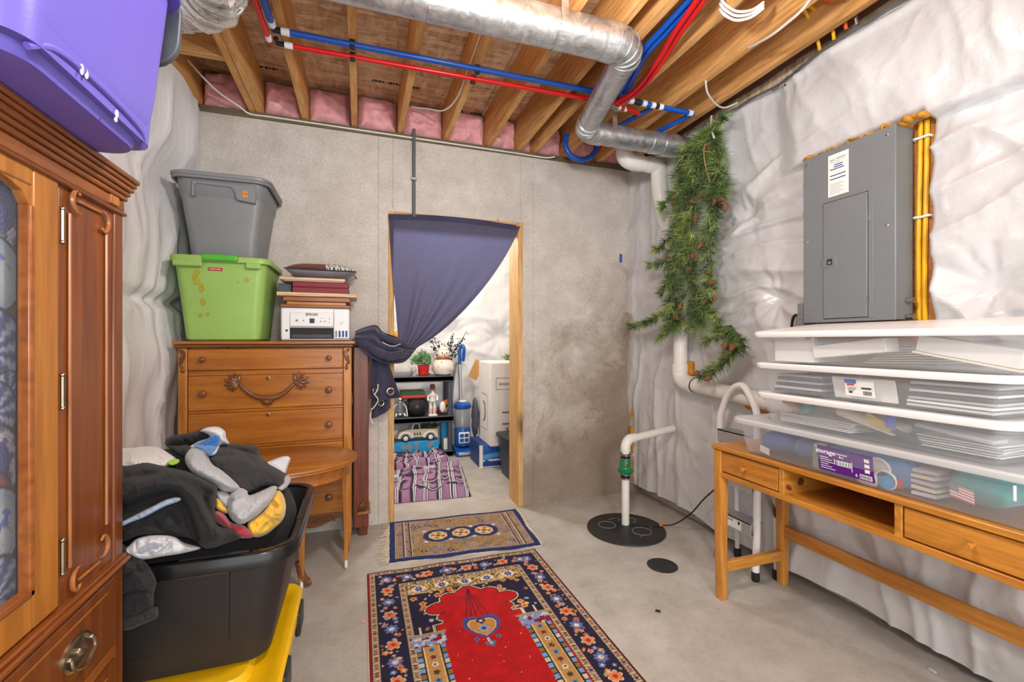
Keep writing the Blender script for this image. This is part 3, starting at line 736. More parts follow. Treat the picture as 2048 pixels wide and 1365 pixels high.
# ---------------------------------------------------------------- chest of drawers
YD = 2.78; YDB = 3.10
ds = thing('chest_of_drawers', 'golden oak chest of drawers with carved swag and wooden knobs', 'dresser', (-.475, 2.94, 0))
cs = MB()
cs.box(-.895, -.058, YD+.028, YDB, .24, 1.205); build('case', cs, M['oak_z'], ds, .003)
for xa, xb in ((-.904, -.862), (-.092, -.047)):
    build('corner_post', MB().box(xa, xb, YD, YD+.05, .115, 1.205), M['oak_z'], ds, .005)
    build('rear_post', MB().box(xa, xb, YDB-.045, YDB, .115, 1.205), M['oak_z'], ds, .005)
for xa, xb, yy in ((-.904,-.862,YD), (-.092,-.047,YD), (-.904,-.862,YDB-.045), (-.092,-.047,YDB-.045)):
    xc, yc = (xa+xb)/2, yy+.024
    ft = MB().loft([rrect(xc, yc, .030, .030, .006, .045), rrect(xc, yc, .040, .040, .006, .12)], True); build('foot', ft, M['oak_z'], ds)
    wl_ = MB().lathe([(.004,-.010),(.020,-.009),(.023,-.004),(.023,.004),(.020,.009),(.004,.010)], (xc, yc, .023), 16, 'x')
    wl_.tube([(xc, yc, .03), (xc, yc, .06)], .006, 8); build('caster', wl_, M['oak_dark'], ds)
build('side_panel', MB().box(-.053, -.049, YD+.07, YDB-.065, .30, .70).box(-.053, -.049, YD+.07, YDB-.065, .76, 1.15), M['oak_z'], ds, .004)
for z in (.58, .86): build('panel_moulding', MB().tube([(-.047, YD+.06, z), (-.047, YDB-.06, z+.05)], .004, 6), M['oak_top'], ds)
tp = MB().box(-.921, -.027, YD-.03, YDB+.005, 1.222, 1.240); build('top', tp, M['oak_top'], ds, .005, seg=3)
build('top_moulding', MB().box(-.91, -.038, YD-.018, YDB, 1.205, 1.222), M['oak_dark'], ds, .006, seg=3)
drz = [(1.083,1.196), (.868,1.052), (.672,.850), (.462,.655), (.245,.440)]
for k, (z0, z1) in enumerate(drz):
    d = build('drawer', MB().box(-.860, -.094, YD+.004-(.006 if k == 0 else 0), YD+.03, z0, z1), M['oak'], ds, .005, seg=3)
    zc = (z0+z1)/2+(.003 if k == 0 else 0); yk = YD-.002-(.006 if k == 0 else 0)
    for x in (-.789, -.169):
        r = .0155 if k == 0 else .019
        kn = MB().lathe([(r*.55, .002), (r*.5, -.006), (r*.62, -.010), (r*.98, -.015), (r, -.020), (r*.8, -.026), (r*.35, -.029), (.001, -.0295)], (x, yk+.003, zc), 20, 'y')
        build('knob', kn, M['oak_dark'], d)
    if k in (1, 2):
        kh = MB().lathe([(.011,.002), (.011,-.002), (.008,-.003), (.008,-.0015), (.0005,-.0015)], (-.483, yk+.004, z1-.018), 18, 'y'); e = build('escutcheon', kh, M['brass'], d)
        build('keyhole', MB().box(-.4855, -.4805, yk-.0005, yk+.003, z1-.024, z1-.013), M['dark'], d)
for z0, z1 in ((1.052,1.083), (.850,.868), (.655,.672), (.440,.462)):
    build('rail', MB().box(-.862, -.092, YD+.012, YD+.04, z0, z1), M['oak_top'] if z0 > 1 else M['oak'], ds, .004)
# carved swag on the second drawer
cxs = -.483; sw = MB(); pts = []; rr = []
for k in range(25):
    a = -1+2*k/24; pts.append((cxs+a*.135, YD-.006, 1.005-.082*(1-abs(a)**2.2))); rr.append(.007+.010*(1-abs(a))**.6)
sw.tube(pts, rr, 10, flat=1.0)
carve = build('carved_swag', sw, M['oak_dark'], ds)
def fan(cx, cz, a0, a1, n, L, w_):
    mb = MB()
    for k in range(n):
        a = math.radians(a0+(a1-a0)*k/(n-1)); l = L*(.75+.25*math.sin(PI*k/(n-1)))
        p0 = Vector((cx, YD-.008, cz)); p1 = p0+Vector((math.cos(a)*l, .004, math.sin(a)*l)); mid = (p0+p1)/2+Vector((0,-.006,0))
        mb.tube(catmull([p0, mid, p1], 3), [w_*.6, w_*.9, w_, w_*1.1, w_*.9, w_*.6, .0012][:7], 7)
    mb.ell((cx, YD-.009, cz), (.011,.008,.011), 10, 7); return mb
build('carved_leaf', fan(cxs-.142, 1.008, 80, 235, 7, .072, .0085), M['oak_dark'], carve)
build('carved_leaf', fan(cxs+.142, 1.008, 100, -55, 7, .072, .0085), M['oak_dark'], carve)
build('carved_shell', fan(cxs, .922, 190, 350, 7, .045, .0075), M['oak_dark'], carve)
for x, s in ((-.883, 1), (-.070, -1)):       # scrolled corbels
    mb = MB(); 
    for (h0, h1, a) in ((1.195, 1.10, 1), (1.185, 1.125, .5)):
        pts = catmull([(x-s*.010*a, YD-.005, h0), (x+s*.012*a, YD-.009, h0-.02), (x+s*.006*a, YD-.011, (h0+h1)/2), (x-s*.008*a, YD-.009, h1+.02), (x+s*.006*a, YD-.006, h1)], 4)
        mb.tube(pts, [.004+.0035*math.sin(PI*k/(len(pts)-1)) for k in range(len(pts))], 7)
    mb.ell((x-s*.006, YD-.008, 1.19), (.008,.008,.008), 9, 6); mb.ell((x+s*.004, YD-.006, 1.085), (.010,.007,.012), 9, 6)
    build('carved_corbel', mb, M['oak_dark'], ds)
poly = [(-.862, .245), (-.092, .245)]+[(x, .245-.038-.042*(1-abs((x+.477)/.385)**2)-.010*math.cos((x+.477)*26)) for x in np.linspace(-.092, -.862, 26)]
ap = build('apron', MB().prism(poly, 'y', YD+.006, YD+.026), M['oak_dark'], ds, .002)
for s in (-1, 1):
    mb = MB()
    for k in range(7):
        x = -.477+s*(.18+.024*k); mb.tube(catmull([(x, YD+.002, .226), (x+s*.012, YD-.003, .215-.002*k), (x+s*.010, YD+.002, .198)], 3), [.004,.005,.006,.005,.004,.003,.002][:7], 6)
    build('carved_leaf', mb, M['oak_dark'], ap)
# dark board standing between the chest and the doorway
bd = thing('bed_post_board', 'dark maroon wooden board standing between oak chest and doorway', 'board', (.02, 3.06, 0))
build('board', MB().box(-.040, .052, 2.98, 3.145, .06, 1.204).box(-.025, .052, 2.98, 3.145, 1.2035, 1.219), M['maroon'], bd, .006)
build('foot', MB().loft([rrect(.02, 3.06, .05, .11, .004, 0), rrect(.02, 3.06, .064, .15, .004, .15)], True), M['maroon'], bd)
build('ledge', MB().box(-.018, .062, 2.955, 3.15, .150, .168), M['oak'], bd, .004)
cv = MB()
for k in range(4): cv.tube(catmull([(-.008+.012*k, 2.972, .172), (.0+.012*k, 2.960, .20), (.02+.01*k, 2.972, .225-.01*k)], 3), .006, 6)
build('carved_bracket', cv, M['oak_dark'], bd)

# ---------------------------------------------------------------- bins on the chest
def bin_on_chest(name, label, mat, rmat, z0, h, xl, xr, yf, yb, tap):
    cx, cy = (xl+xr)/2, (yf+yb)/2; w_, d_ = xr-xl, yb-yf
    t = thing(name, label, 'storage bin', (cx, cy, z0))
    return t, cx, cy, w_, d_
gz = 1.242
t, cx, cy, w_, d_ = bin_on_chest('green_storage_bin', 'lime green plastic storage bin standing on the oak chest', None, None, gz, .45, -.905, -.475, 2.70, 3.135, .045)
build('body', tote_body(cx, cy, gz, w_, d_, .435, .04, .045), M['green_bin'], t)
build('rim', rim_ring(cx, cy, w_, d_, .045, gz+.408, gz+.440, .018), M['green_bin'], t, .003)
yf = 2.70-.019
build('handle', MB().box(cx-.075, cx+.085, yf-.012, yf+.014, gz+.412, gz+.446), M['green_dark'], t, .008, seg=3)
for xa, xb in ((-.925, cx-.078), (cx+.090, -.50)):
    build('rim_skirt', MB().box(xa+.03, xb, yf-.003, yf+.016, gz+.380, gz+.412), M['green_bin'], t, .006)
p = P(430, 538, y=2.70); lg = build('logo', MB().box(p.x-.033, p.x+.033, 2.702, 2.712, p.z-.008, p.z+.008), M['ink_red'], t, .003)
text('lettering', 'Rubbermaid', .0105, (p.x, 2.7015, p.z), (1,0,0), (0,0,1), M['ink_white'], lg)
M['tape'] = plain('tape_residue', '#a49a1e', 0.6, 0, 0.2)
random.seed(8)
for (px, row, s) in ((395,545,.016), (393,560,.02), (402,578,.013), (405,603,.016), (400,630,.010), (415,628,.009), (493,560,.012), (476,564,.006), (388,552,.012), (403,570,.012)):
    yy = 2.70+.04*(1-(P(px,row,y=2.72).z-gz)/.43)-.0015; q = P(px, row, y=yy); n = 9
    poly = [(q.x+s*random.uniform(.5,1.1)*math.cos(2*PI*k/n), q.z+1.3*s*random.uniform(.5,1.1)*math.sin(2*PI*k/n)) for k in range(n)]
    build('tape_residue', MB().prism(poly, 'y', yy-.001, yy+.004), M['tape'], t, smooth=0)
gz2 = gz+.443
t, cx, cy, w_, d_ = bin_on_chest('grey_storage_bin', 'grey plastic storage bin stacked on the lime green bin', None, None, gz2, .42, -.905, -.475, 2.70, 3.135, .05)
build('body', tote_body(cx, cy, gz2, w_-.03, d_-.03, .405, .042, .05, step=(.74, .010)), M['grey_bin'], t)
build('rim', rim_ring(cx, cy, w_, d_, .055, gz2+.392, gz2+.412, .016), M['grey_bin'], t, .003)
build('lid', MB().loft([rrect(cx, cy, w_+.036, d_+.036, .072, gz2+.408), rrect(cx, cy, w_+.04, d_+.04, .074, gz2+.422), rrect(cx, cy, w_+.02, d_+.02, .066, gz2+.428), rrect(cx, cy, w_-.03, d_-.03, .05, gz2+.420)], True), M['grey_bin'], t)
yf = 2.703
hd = MB().prism([(cx-.13, gz2+.385), (cx-.13, gz2+.300), (cx-.118, gz2+.300), (cx-.118, gz2+.355), (cx-.105, gz2+.368), (cx+.045, gz2+.362), (cx+.062, gz2+.345), (cx+.072, gz2+.300), (cx+.16, gz2+.288), (cx+.165, gz2+.385)], 'y', yf-.002, yf+.03)
build('grip', hd, M['grey_bin'], t, .005)
p = P(490, 388, y=2.70); st = build('price_sticker', MB().box(p.x-.012, p.x+.012, 2.699, 2.704, p.z-.016, p.z+.016), M['orange'], t, .003)
text('lettering', '15', .022, (p.x, 2.6985, p.z), (1,0,0), (0,0,1), M['ink'], st)
# ---------------------------------------------------------------- printer and the pile on it
YP = 2.81
pr = thing('printer', 'white tank printer with dark paper tray on the oak chest', 'printer', (-.25, 2.94, 1.24))
a = P(561, 678, y=YP); c = P(699, 617, y=YP); X0, X1, Z1 = a.x, c.x, c.z
build('body', MB().box(X0, X1, YP, 3.10, 1.243, Z1), M['printer'], pr, .012, seg=3)
def q(px, row): p = P(px, row, y=YP); return p.x, p.z
xa, za = q(580, 624); xb, zb = q(667, 654)
build('control_panel', MB().box(xa, xb, YP-.012, YP+.01, zb, za), M['printer'], pr, .006)
xs, zs = q(619.5, 637); xs2, zs2 = q(629.5, 646.5); build('screen', MB().box(xs, xs2, YP-.0135, YP, zs2, zs), M['screen'], pr)
text('lettering', 'EPSON', .021, (q(624,629.5)[0], YP-.0125, q(624,629.5)[1]), (1,0,0), (0,0,1), M['ink'], pr, bold=True)
for px, row, r in ((594,641,.007), (607.5,641,.004), (642,636.5,.0025), (648,636.5,.0025), (642,643,.004), (650,643,.004), (659,638,.003), (659,645.5,.003)):
    x, z = q(px, row); build('button', MB().lathe([(r,.002),(r,-.001),(r*.6,-.0015),(.0003,-.0015)], (x, YP-.0125, z), 14, 'y'), M['ink_grey'], pr)
xa, za = q(580, 655); xb, zb = q(667, 677.5)
build('tray_recess', MB().box(xa, xb, YP-.004, YP+.01, zb, za), M['dark'], pr)
build('paper_tray', MB().box(xa+.008, xb-.008, YP-.014, YP, zb+.002, zb+.026), M['tray'], pr, .003)
build('tray_lip', MB().box(xa, xb, YP-.010, YP, za-.006, za), M['tray'], pr, .002)
xa, za = q(668, 619); xb, zb = q(698.5, 677)
tk = build('ink_tank', MB().box(xa, xb, YP-.016, YP+.01, zb, za), M['printer'], pr, .004)
for k, px in enumerate((672.7, 679.5, 686.3, 693)):
    x, z = q(px, 668); build('ink_window', MB().box(x-.0062, x+.0062, YP-.0175, YP-.01, z-.0195, z+.0195), M['ink_blue'] if k else M['ink_grey'], tk, .003)
[build('print_line', MB().box(q(683,r_)[0]-w2_, q(683,r_)[0]+w2_, YP-.0168, YP-.015, q(683,r_)[1]-.0012, q(683,r_)[1]+.0012), M['ink_grey'], tk) for r_, w2_ in ((645,.010), (648.5,.005))]
build('usb_port', MB().box(q(572.5,661)[0]-.004, q(575.5,661)[0], YP-.001, YP+.004, q(573,662)[1]-.003, q(573,659)[1]), M['dark'], pr)
zt = Z1
def slab(name, label, cat, pl, pr_, r0, r1, mat, yf=2.80, yb=3.09, group=None, frame=False):
    """rows r0 (top) .. r1 (bottom); stacked on the running height"""
    global zt
    h = (r1-r0)*0.00289; x0 = P(pl, 610, y=yf).x; x1 = P(pr_, 610, y=yf).x
    if frame:
        o = thing(name, label, cat, ((x0+x1)/2, (yf+yb)/2, zt), group); w2 = .028
        for bx in ((x0,x1,yf,yf+w2), (x0,x1,yb-w2,yb), (x0,x0+w2,yf+w2,yb-w2), (x1-w2,x1,yf+w2,yb-w2)):
            build('moulding', MB().box(*bx, zt+.0005, zt+h), mat, o, .003)
        build('backing', MB().box(x0+w2-.003, x1-w2+.003, yf+w2-.003, yb-w2+.003, zt+.0005, zt+h*.7), M['dark'], o)
    else:
        o = build(name, MB().box(x0, x1, yf, yb, zt+.0005, zt+h), mat, None, .002, label=label, cat=cat, group=group)
    zt += h; return o
M['frame_brown'] = wood('frame_walnut', '#8a4f26', '#a8663a', 'x', .4, 9, 1, .2); M['frame_gold'] = wood('frame_oak', '#b5793a', '#cf9650', 'x', .4, 9, 1, .2); M['frame_pale'] = wood('frame_ash', '#cda982', '#e0c29c', 'x', .5, 9, 1, .1)
slab('picture_frame', 'wide walnut picture frame lying directly on the white printer', 'picture frame', 561, 699, 611.5, 617, M['frame_brown'], frame=True)
slab('picture_frame', 'thin golden oak picture frame lying between two walnut frames', 'picture frame', 573, 692, 605, 611.5, M['frame_gold'], 2.815, 3.09, frame=True)
slab('picture_frame', 'walnut picture frame lying under the pale wooden board', 'picture frame', 566, 700, 595.5, 605, M['frame_brown'], frame=True)
slab('wooden_board', 'long pale wooden board in the pile on the printer', 'board', 553, 713, 588, 595.5, M['frame_pale'], 2.78, 3.08)
M['book_red'] = plain('maroon_cloth_binding', '#7d2630', .6, 0, .1)
zb0 = zt
for lab in ('lower maroon hardback album resting on the pale board', 'upper maroon hardback album under the pillow board'):
    x0 = P(585, 600, y=2.80).x; x1 = P(697, 600, y=2.80).x; h = 11.4*.00289
    bk = thing('album', lab, 'book', ((x0+x1)/2, 2.94, zt))
    build('cover', MB().box(x0, x1, 2.80, 3.06, zt+.0005, zt+.004).box(x0, x1, 2.80, 3.06, zt+h-.004, zt+h).box(x0, x1, 2.80, 2.806, zt+.004, zt+h-.004), M['book_red'], bk, .0015)
    build('pages', MB().box(x0+.004, x1-.006, 2.806, 3.055, zt+.004, zt+h-.004), M['paper_grey'], bk); zt += h
gf = MB().box(P(557,600,y=2.86).x, P(584,600,y=2.86).x, 2.85, 3.05, zb0+.0008, zb0+.055); build('binder', gf, M['slate'], None, .003, label='dark grey binder lying beside the maroon albums', cat='binder')
slab('folder', 'thin white card folder on top of the maroon albums', 'folder', 566, 688, 562.3, 564, M['paper'])
slab('wooden_board', 'short tan board directly beneath the cushion', 'board', 558, 690, 557, 562.3, M['frame_pale'], 2.79, 3.05)
# cushion
nu, nv = 90, 60
U, V = np.meshgrid(np.linspace(-1,1,nu), np.linspace(-1,1,nv))
pcx_, pcy_ = P(647, 540, y=2.93).x, 2.93; hw, hd_ = .19, .15
edge = np.clip(1-np.abs(U)**2.6, 0, 1)**.5*np.clip(1-np.abs(V)**2.6, 0, 1)**.5
pin = 1-.07*np.abs(V)**2*(1-np.abs(U)**2); pin2 = 1-.07*np.abs(U)**2*(1-np.abs(V)**2)
cu = thing('cushion', 'patterned square cushion with satin back on top of the pile', 'cushion', (pcx_, pcy_, zt))
Ct = np.zeros((nv, nu, 3)); Ct[:] = rgb('#cfc6bb')
st_ = np.sin(V*13+.6); Ct[(st_ > .2)] = rgb('#6b3a2c'); Ct[(st_ > .05) & (st_ < .2)] = rgb('#2a2624')
hb = U > .12; chk = (np.sin(U*60)*np.sin(V*34) > -.05) ^ (np.sin(U*60+V*34) > .6); Ct[hb] = rgb('#1e2426'); Ct[hb & chk] = rgb('#e4e2dc')
yrot = .06*U
gridmesh('patterned_face', pcx_+hw*U*pin2, pcy_+hd_*V*pin+.01*U, zt+.045-.012*U*0+.055*edge+.004*fbm(U*4,V*4), M['vc_cloth'], cu, color=Ct)
gridmesh('satin_back', pcx_+hw*U*pin2, pcy_+hd_*V*pin+.01*U, zt+.045-.044*edge-.004*ridge(U*9,V*2,2)*(1-edge), plain('grey_satin', '#77737c', .35, 0, .1, 20, .3, 30, sheen=.3), cu, flip=True)
ring = [(pcx_+hw*u*(1-.07*u*u*0), pcy_+hd_*v+.01*u, zt+.045) for u, v in [(x,-1) for x in np.linspace(-1,1,12)]+[(1,y) for y in np.linspace(-1,1,12)[1:]]+[(x,1) for x in np.linspace(1,-1,12)[1:]]+[(-1,y) for y in np.linspace(1,-1,12)[1:-1]]]
ring = [(pcx_+(x-pcx_)*(1-.07*((y-pcy_)/hd_)**2*0-.0), y, z) for x, y, z in ring]
build('piping', MB().tube([(pcx_+hw*U[j,i]*pin2[j,i], pcy_+hd_*V[j,i]*pin[j,i]+.01*U[j,i], zt+.046) for j, i in [(0,i) for i in range(0,nu,4)]+[(j,nu-1) for j in range(3,nv,4)]+[(nv-1,i) for i in range(nu-4,0,-4)]+[(j,0) for j in range(nv-4,2,-4)]], .0035, 6, closed=True), M['dark'], cu)

# ---------------------------------------------------------------- oval table before the chest
TZ = .652; tcx, tcy, trx, try_ = -.385, 2.475, .372, .285
tb = thing('oval_side_table', 'oval golden oak side table on casters before the chest', 'table', (tcx, tcy, 0))
def oval(rx, ry, z, n=48): return [(tcx+rx*math.cos(2*PI*k/n), tcy+ry*math.sin(2*PI*k/n), z) for k in range(n)]
build('table_top', MB().loft([oval(trx-.012, try_-.012, TZ-.028), oval(trx-.004, try_-.004, TZ-.024), oval(trx-.006, try_-.006, TZ-.018), oval(trx, try_, TZ-.012), oval(trx-.002, try_-.002, TZ-.003), oval(trx-.008, try_-.008, TZ)], True), M['oak'], tb)
build('apron', MB().loft([oval(trx-.05, try_-.05, TZ-.095), oval(trx-.035, try_-.035, TZ-.09), oval(trx-.04, try_-.04, TZ-.06), oval(trx-.035, try_-.035, TZ-.028)], True), M['oak_top'], tb)
for lx, ly in ((-.072, 2.60), (-.275, 2.45), (-.65, 2.40), (-.62, 2.62)):
    sgn = 1 if lx > tcx else -1
    lg = MB().loft([rrect(lx, ly, .020, .020, .003, .05), rrect(lx, ly, .030, .030, .004, .30), rrect(lx, ly, .046, .046, .005, TZ-.12), rrect(lx, ly, .050, .050, .005, TZ-.03)], True)
    l = build('leg', lg, M['oak_z'], tb)
    cst = MB().lathe([(.003,-.007),(.018,-.007),(.021,-.003),(.021,.003),(.018,.007),(.003,.007)], (lx, ly, .021), 18, 'x'); cst.tube([(lx, ly, .03), (lx, ly, .06)], .008, 8)
    build('caster', cst, M['offwhite'], l)
ft = MB().tube(catmull([(-.290, 2.455, .14), (-.280, 2.455, .09), (-.268, 2.46, .05), (-.252, 2.465, .028), (-.236, 2.468, .030)], 5), [.018]*8+[.02]*8+[.019]*5, 10)
build('curved_foot', ft, M['oak_dark'], tb)

# ---------------------------------------------------------------- black tote on the yellow-lidded tote
bx0, bx1, by0, by1 = -.93, -.165, 1.295, 1.88; BZ = .372; BR = .70
cx, cy = (bx0+bx1)/2, (by0+by1)/2
y0, y1, x1 = 1.225, 1.80, -.195
ycx, ycy, yw, yd = (x1-.76)/2-.10+.08, (y0+y1)/2, .74, y1-y0
ycx = x1-yw/2
yt = thing('yellow_lid_tote', 'dark plastic tote with a bright yellow lid on the floor', 'storage bin', (ycx, ycy, 0))
M['dark_green'] = plain('dark_green_plastic', '#1f2c2a', .4, 0, .05)
build('body', tote_body(ycx, ycy, 0, yw-.04, yd-.04, .335, .03, .05), M['dark_green'], yt)
ld = MB().loft([rrect(ycx, ycy, yw, yd, .06, .318), rrect(ycx, ycy, yw+.004, yd+.004, .06, .352), rrect(ycx, ycy, yw-.012, yd-.012, .055, .362), rrect(ycx, ycy, yw-.05, yd-.05, .05, .362), rrect(ycx, ycy, yw-.075, yd-.075, .045, .352), rrect(ycx, ycy, yw-.16, yd-.16, .04, .352), rrect(ycx, ycy, yw-.18, yd-.18, .04, .370)], True)
build('lid', ld, M['yellow'], yt)
for yy in (y0+.14, y1-.14): build('latch', MB().box(x1-.006, x1+.010, yy-.05, yy+.05, .27, .345), M['dark_green'], yt, .005)
bt = thing('black_tote', 'open black plastic tote heaped with clothes', 'storage bin', (cx, cy, BZ))
w_, d_ = bx1-bx0, by1-by0
build('body', tote_body(cx, cy, BZ, w_-.03, d_-.03, BR-BZ-.012, .055, .07), M['black'], bt)
build('rim', rim_ring(cx, cy, w_-.03, d_-.03, .07, BR-.040, BR, .022), M['black_gloss'], bt, .004)
yf = by0+.03; 
fpl = MB().prism([(-.62, .655), (-.315, .655), (-.325, .455), (-.58, .455)], 'y', -.010, .003)
fpl.v = [(x, y+1.31+.055*(1-(z-.397)/.291), z) for x, y, z in fpl.v]      # follows the tapering front wall
build('front_plate', fpl, M['black'], bt, .003)
for k, x in enumerate((-.60, -.32, -.25)): build('rib', MB().box(x-.004, x+.004, yf-.012, yf+.02, .652, .69), M['black_gloss'], bt, .002)
build('rim_slot', MB().box(bx1-.018, bx1-.006, 1.5, 1.68, BR-.002, BR+.0015), M['dark'], bt)
build('rim_slot', MB().box(-.42, -.27, by0+.005, by0+.016, BR-.002, BR+.0015), M['dark'], bt)

# ---------------------------------------------------------------- clothes in the tote
M['c_black'] = fabric('black_fleece', '#1d1e20', .18, .04); M['c_char'] = fabric('charcoal_fleece', '#2b2c2f', .18, .05); M['c_grey'] = fabric('heather_grey_fleece', '#a9acb1', .12)
M['c_white'] = fabric('white_cotton', '#cfd3da', .06); M['c_yellow'] = fabric('yellow_fleece', '#e3b436', .08); M['c_red'] = fabric('red_cotton', '#a52a3c', .1)
M['c_blue'] = fabric('blue_print_cotton', '#2f72b5', .15); M['c_denim'] = fabric('denim', '#8ba3bf', .25); M['c_pale'] = fabric('pale_grey_cotton', '#d5d5d2', .05)
M['c_lime'] = fabric('lime_print', '#8fc71c', .1)
def crumple(mb, seed, amp, f=9.0, sharp=2.0):
    V_ = np.array(mb.v); c = V_.mean(0); d = V_-c; n = d/(np.linalg.norm(d, axis=1, keepdims=True)+1e-6)
    s = seed*7.7
    k = ridge(V_[:,0]*f+s+V_[:,2]*f*.7, V_[:,1]*f*.6+s, sharp)+.6*ridge(V_[:,1]*f+s, V_[:,2]*f*1.3+s+V_[:,0]*f*.5, sharp)+.5*fbm(V_[:,0]*f*1.5+s, (V_[:,1]+V_[:,2])*f*1.5)
    mb.v = [tuple(p) for p in (V_+n*(amp*(k-.7))[:, None])]; return mb
def blob(c, r, seed, amp=.02, f=9.0, rot=(0,0,0), nu=44, nv=30):
    mb = MB().ell((0,0,0), r, nu, nv); Mx = Matrix.Translation(c) @ Matrix.Rotation(rot[2], 4, 'Z') @ Matrix.Rotation(rot[1], 4, 'Y') @ Matrix.Rotation(rot[0], 4, 'X')
    mb.v = [tuple(Mx @ Vector(p)) for p in mb.v]; return crumple(mb, seed, amp, f)
def sleeve(pts, radii, seed, amp=.008, n=20, flat=.75, k=7):
    p = catmull(pts, k); m = len(p); rs = np.interp(np.linspace(0, len(radii)-1, m), range(len(radii)), radii)
    mb = MB(); o = 0; mb.tube(p, list(rs), n, True, flat=flat); V_ = np.array(mb.v)
    ax = np.repeat(np.arange(m), n); ang = np.tile(np.arange(n), m)*2*PI/n
    cen = np.array([tuple(x) for x in p])[ax]; dv = V_-cen; ln = np.linalg.norm(dv, axis=1, keepdims=True)+1e-6
    kx = ridge(ax*.33+seed*3.1+np.sin(ang)*.8, np.sin(ang)*1.5+seed, 2)+.5*fbm(ax*.5+seed, np.cos(ang)*2+np.sin(ang)*2)
    mb.v = [tuple(x) for x in (cen+dv*(1+(amp*(kx-.7))[:, None]/ln))]; return mb
def Q(px, row, y): p = P(px, row, y=y); return (p.x, p.y, p.z)
HC = np.array([-.545, 1.60, .655]); HR = np.array([.385, .285, .265])      # rounded heap the garments lie on
def poly_dist(X, Y, poly):
    """signed distance (inside > 0) and nearest outline point"""
    n = len(poly); best = np.full(X.shape, 1e9); bx = X.copy(); by = Y.copy(); ins = np.zeros(X.shape, bool)
    for i in range(n):
        x0, y0 = poly[i]; x1, y1 = poly[(i+1) % n]; dx, dy = x1-x0, y1-y0; L2 = dx*dx+dy*dy+1e-9
        t = np.clip(((X-x0)*dx+(Y-y0)*dy)/L2, 0, 1); qx, qy = x0+t*dx, y0+t*dy; d = np.hypot(X-qx, Y-qy); m = d < best
        best = np.where(m, d, best); bx = np.where(m, qx, bx); by = np.where(m, qy, by)
        c = ((y0 > Y) != (y1 > Y)) & (X < (x1-x0)*(Y-y0)/(y1-y0+1e-12)+x0); ins ^= c
    return np.where(ins, best, -best), bx, by
def line_dist(X, Y, pts):
    best = np.full(X.shape, 1e9)
    for (x0, y0), (x1, y1) in zip(pts[:-1], pts[1:]):
        dx, dy = x1-x0, y1-y0; t = np.clip(((X-x0)*dx+(Y-y0)*dy)/(dx*dx+dy*dy+1e-9), 0, 1); best = np.minimum(best, np.hypot(X-x0-t*dx, Y-y0-t*dy))
    return best
ZS = .2052
def zpt(pts): return [(240+ZS*a, 840+ZS*b_) for a, b_ in pts]
def smooth_line(pts, k=6, closed=False): return [(p.x, p.y) for p in catmull([(a, b_, 0) for a, b_ in pts], k, closed)]
def drape(outline, layer, thick, roll, ridges=(), valleys=(), seed=0, wr=.006, plane_y=None, step=2.2, zoom=True):
    """a crumpled layer of cloth lying on the heap (or hanging at plane_y)"""
    o = smooth_line(zpt(outline) if zoom else outline, 5, True)
    xs = [p[0] for p in o]; ys = [p[1] for p in o]
    X, Y = np.meshgrid(np.arange(min(xs)-step, max(xs)+2*step, step), np.arange(min(ys)-step, max(ys)+2*step, step))
    d, bx, by = poly_dist(X, Y, o); ins = d > 0
    near = np.zeros_like(ins)
    for a in (-1,0,1):
        for c in (-1,0,1): near |= np.roll(np.roll(ins, a, 0), c, 1)
    keepv = ins | near; X = np.where(ins, X, np.where(keepv, bx, X)); Y = np.where(ins, Y, np.where(keepv, by, Y)); d = np.where(ins, d, 0)
    u = (X-1024)/FPX; v = (682-Y)/FPX; D = np.stack([SY+CY*u, CY-SY*u, v], -1); O = np.array([0,0,CAM_H])
    if plane_y is None:
        A = ((D/HR)**2).sum(-1); B = ((O-HC)/HR*(D/HR)).sum(-1); Cc = (((O-HC)/HR)**2).sum(-1)-1
        disc = np.maximum(B*B-A*Cc, 0); t = (-B-np.sqrt(disc))/A
    else: t = plane_y/D[...,1]
    f = np.clip(d/roll, 0, 1); prof = np.sqrt(1-(1-f)**2)
    h = thick*prof-.028*(1-prof)**2
    fold = 0*X
    for pts, w_, a in ridges: fold = fold+a*np.exp(-(line_dist(X, Y, smooth_line(zpt(pts) if zoom else pts))/w_)**2)
    for pts, w_, a in valleys: fold = fold-a*np.exp(-(line_dist(X, Y, smooth_line(zpt(pts) if zoom else pts))/w_)**2)
    s_ = seed*9.1
    wv = fbm(X*.03+s_, Y*.03, 3)*3
    fold = fold+wr*(ridge(X*.030+wv+s_, Y*.022+wv, 2.5)+.7*ridge(X*.02-Y*.035+s_+wv, (X+Y)*.012+s_, 3)-.6)+.004*fbm(X*.12+s_, Y*.12)
    t = t-layer-h-fold*prof
    Pt = O+D*t[...,None]
    q4 = np.stack([keepv[:-1,:-1], keepv[:-1,1:], keepv[1:,1:], keepv[1:,:-1]], -1).all(-1); i4 = np.stack([ins[:-1,:-1], ins[:-1,1:], ins[1:,1:], ins[1:,:-1]], -1).any(-1)
    return Pt[...,0], Pt[...,1], Pt[...,2], q4 & i4
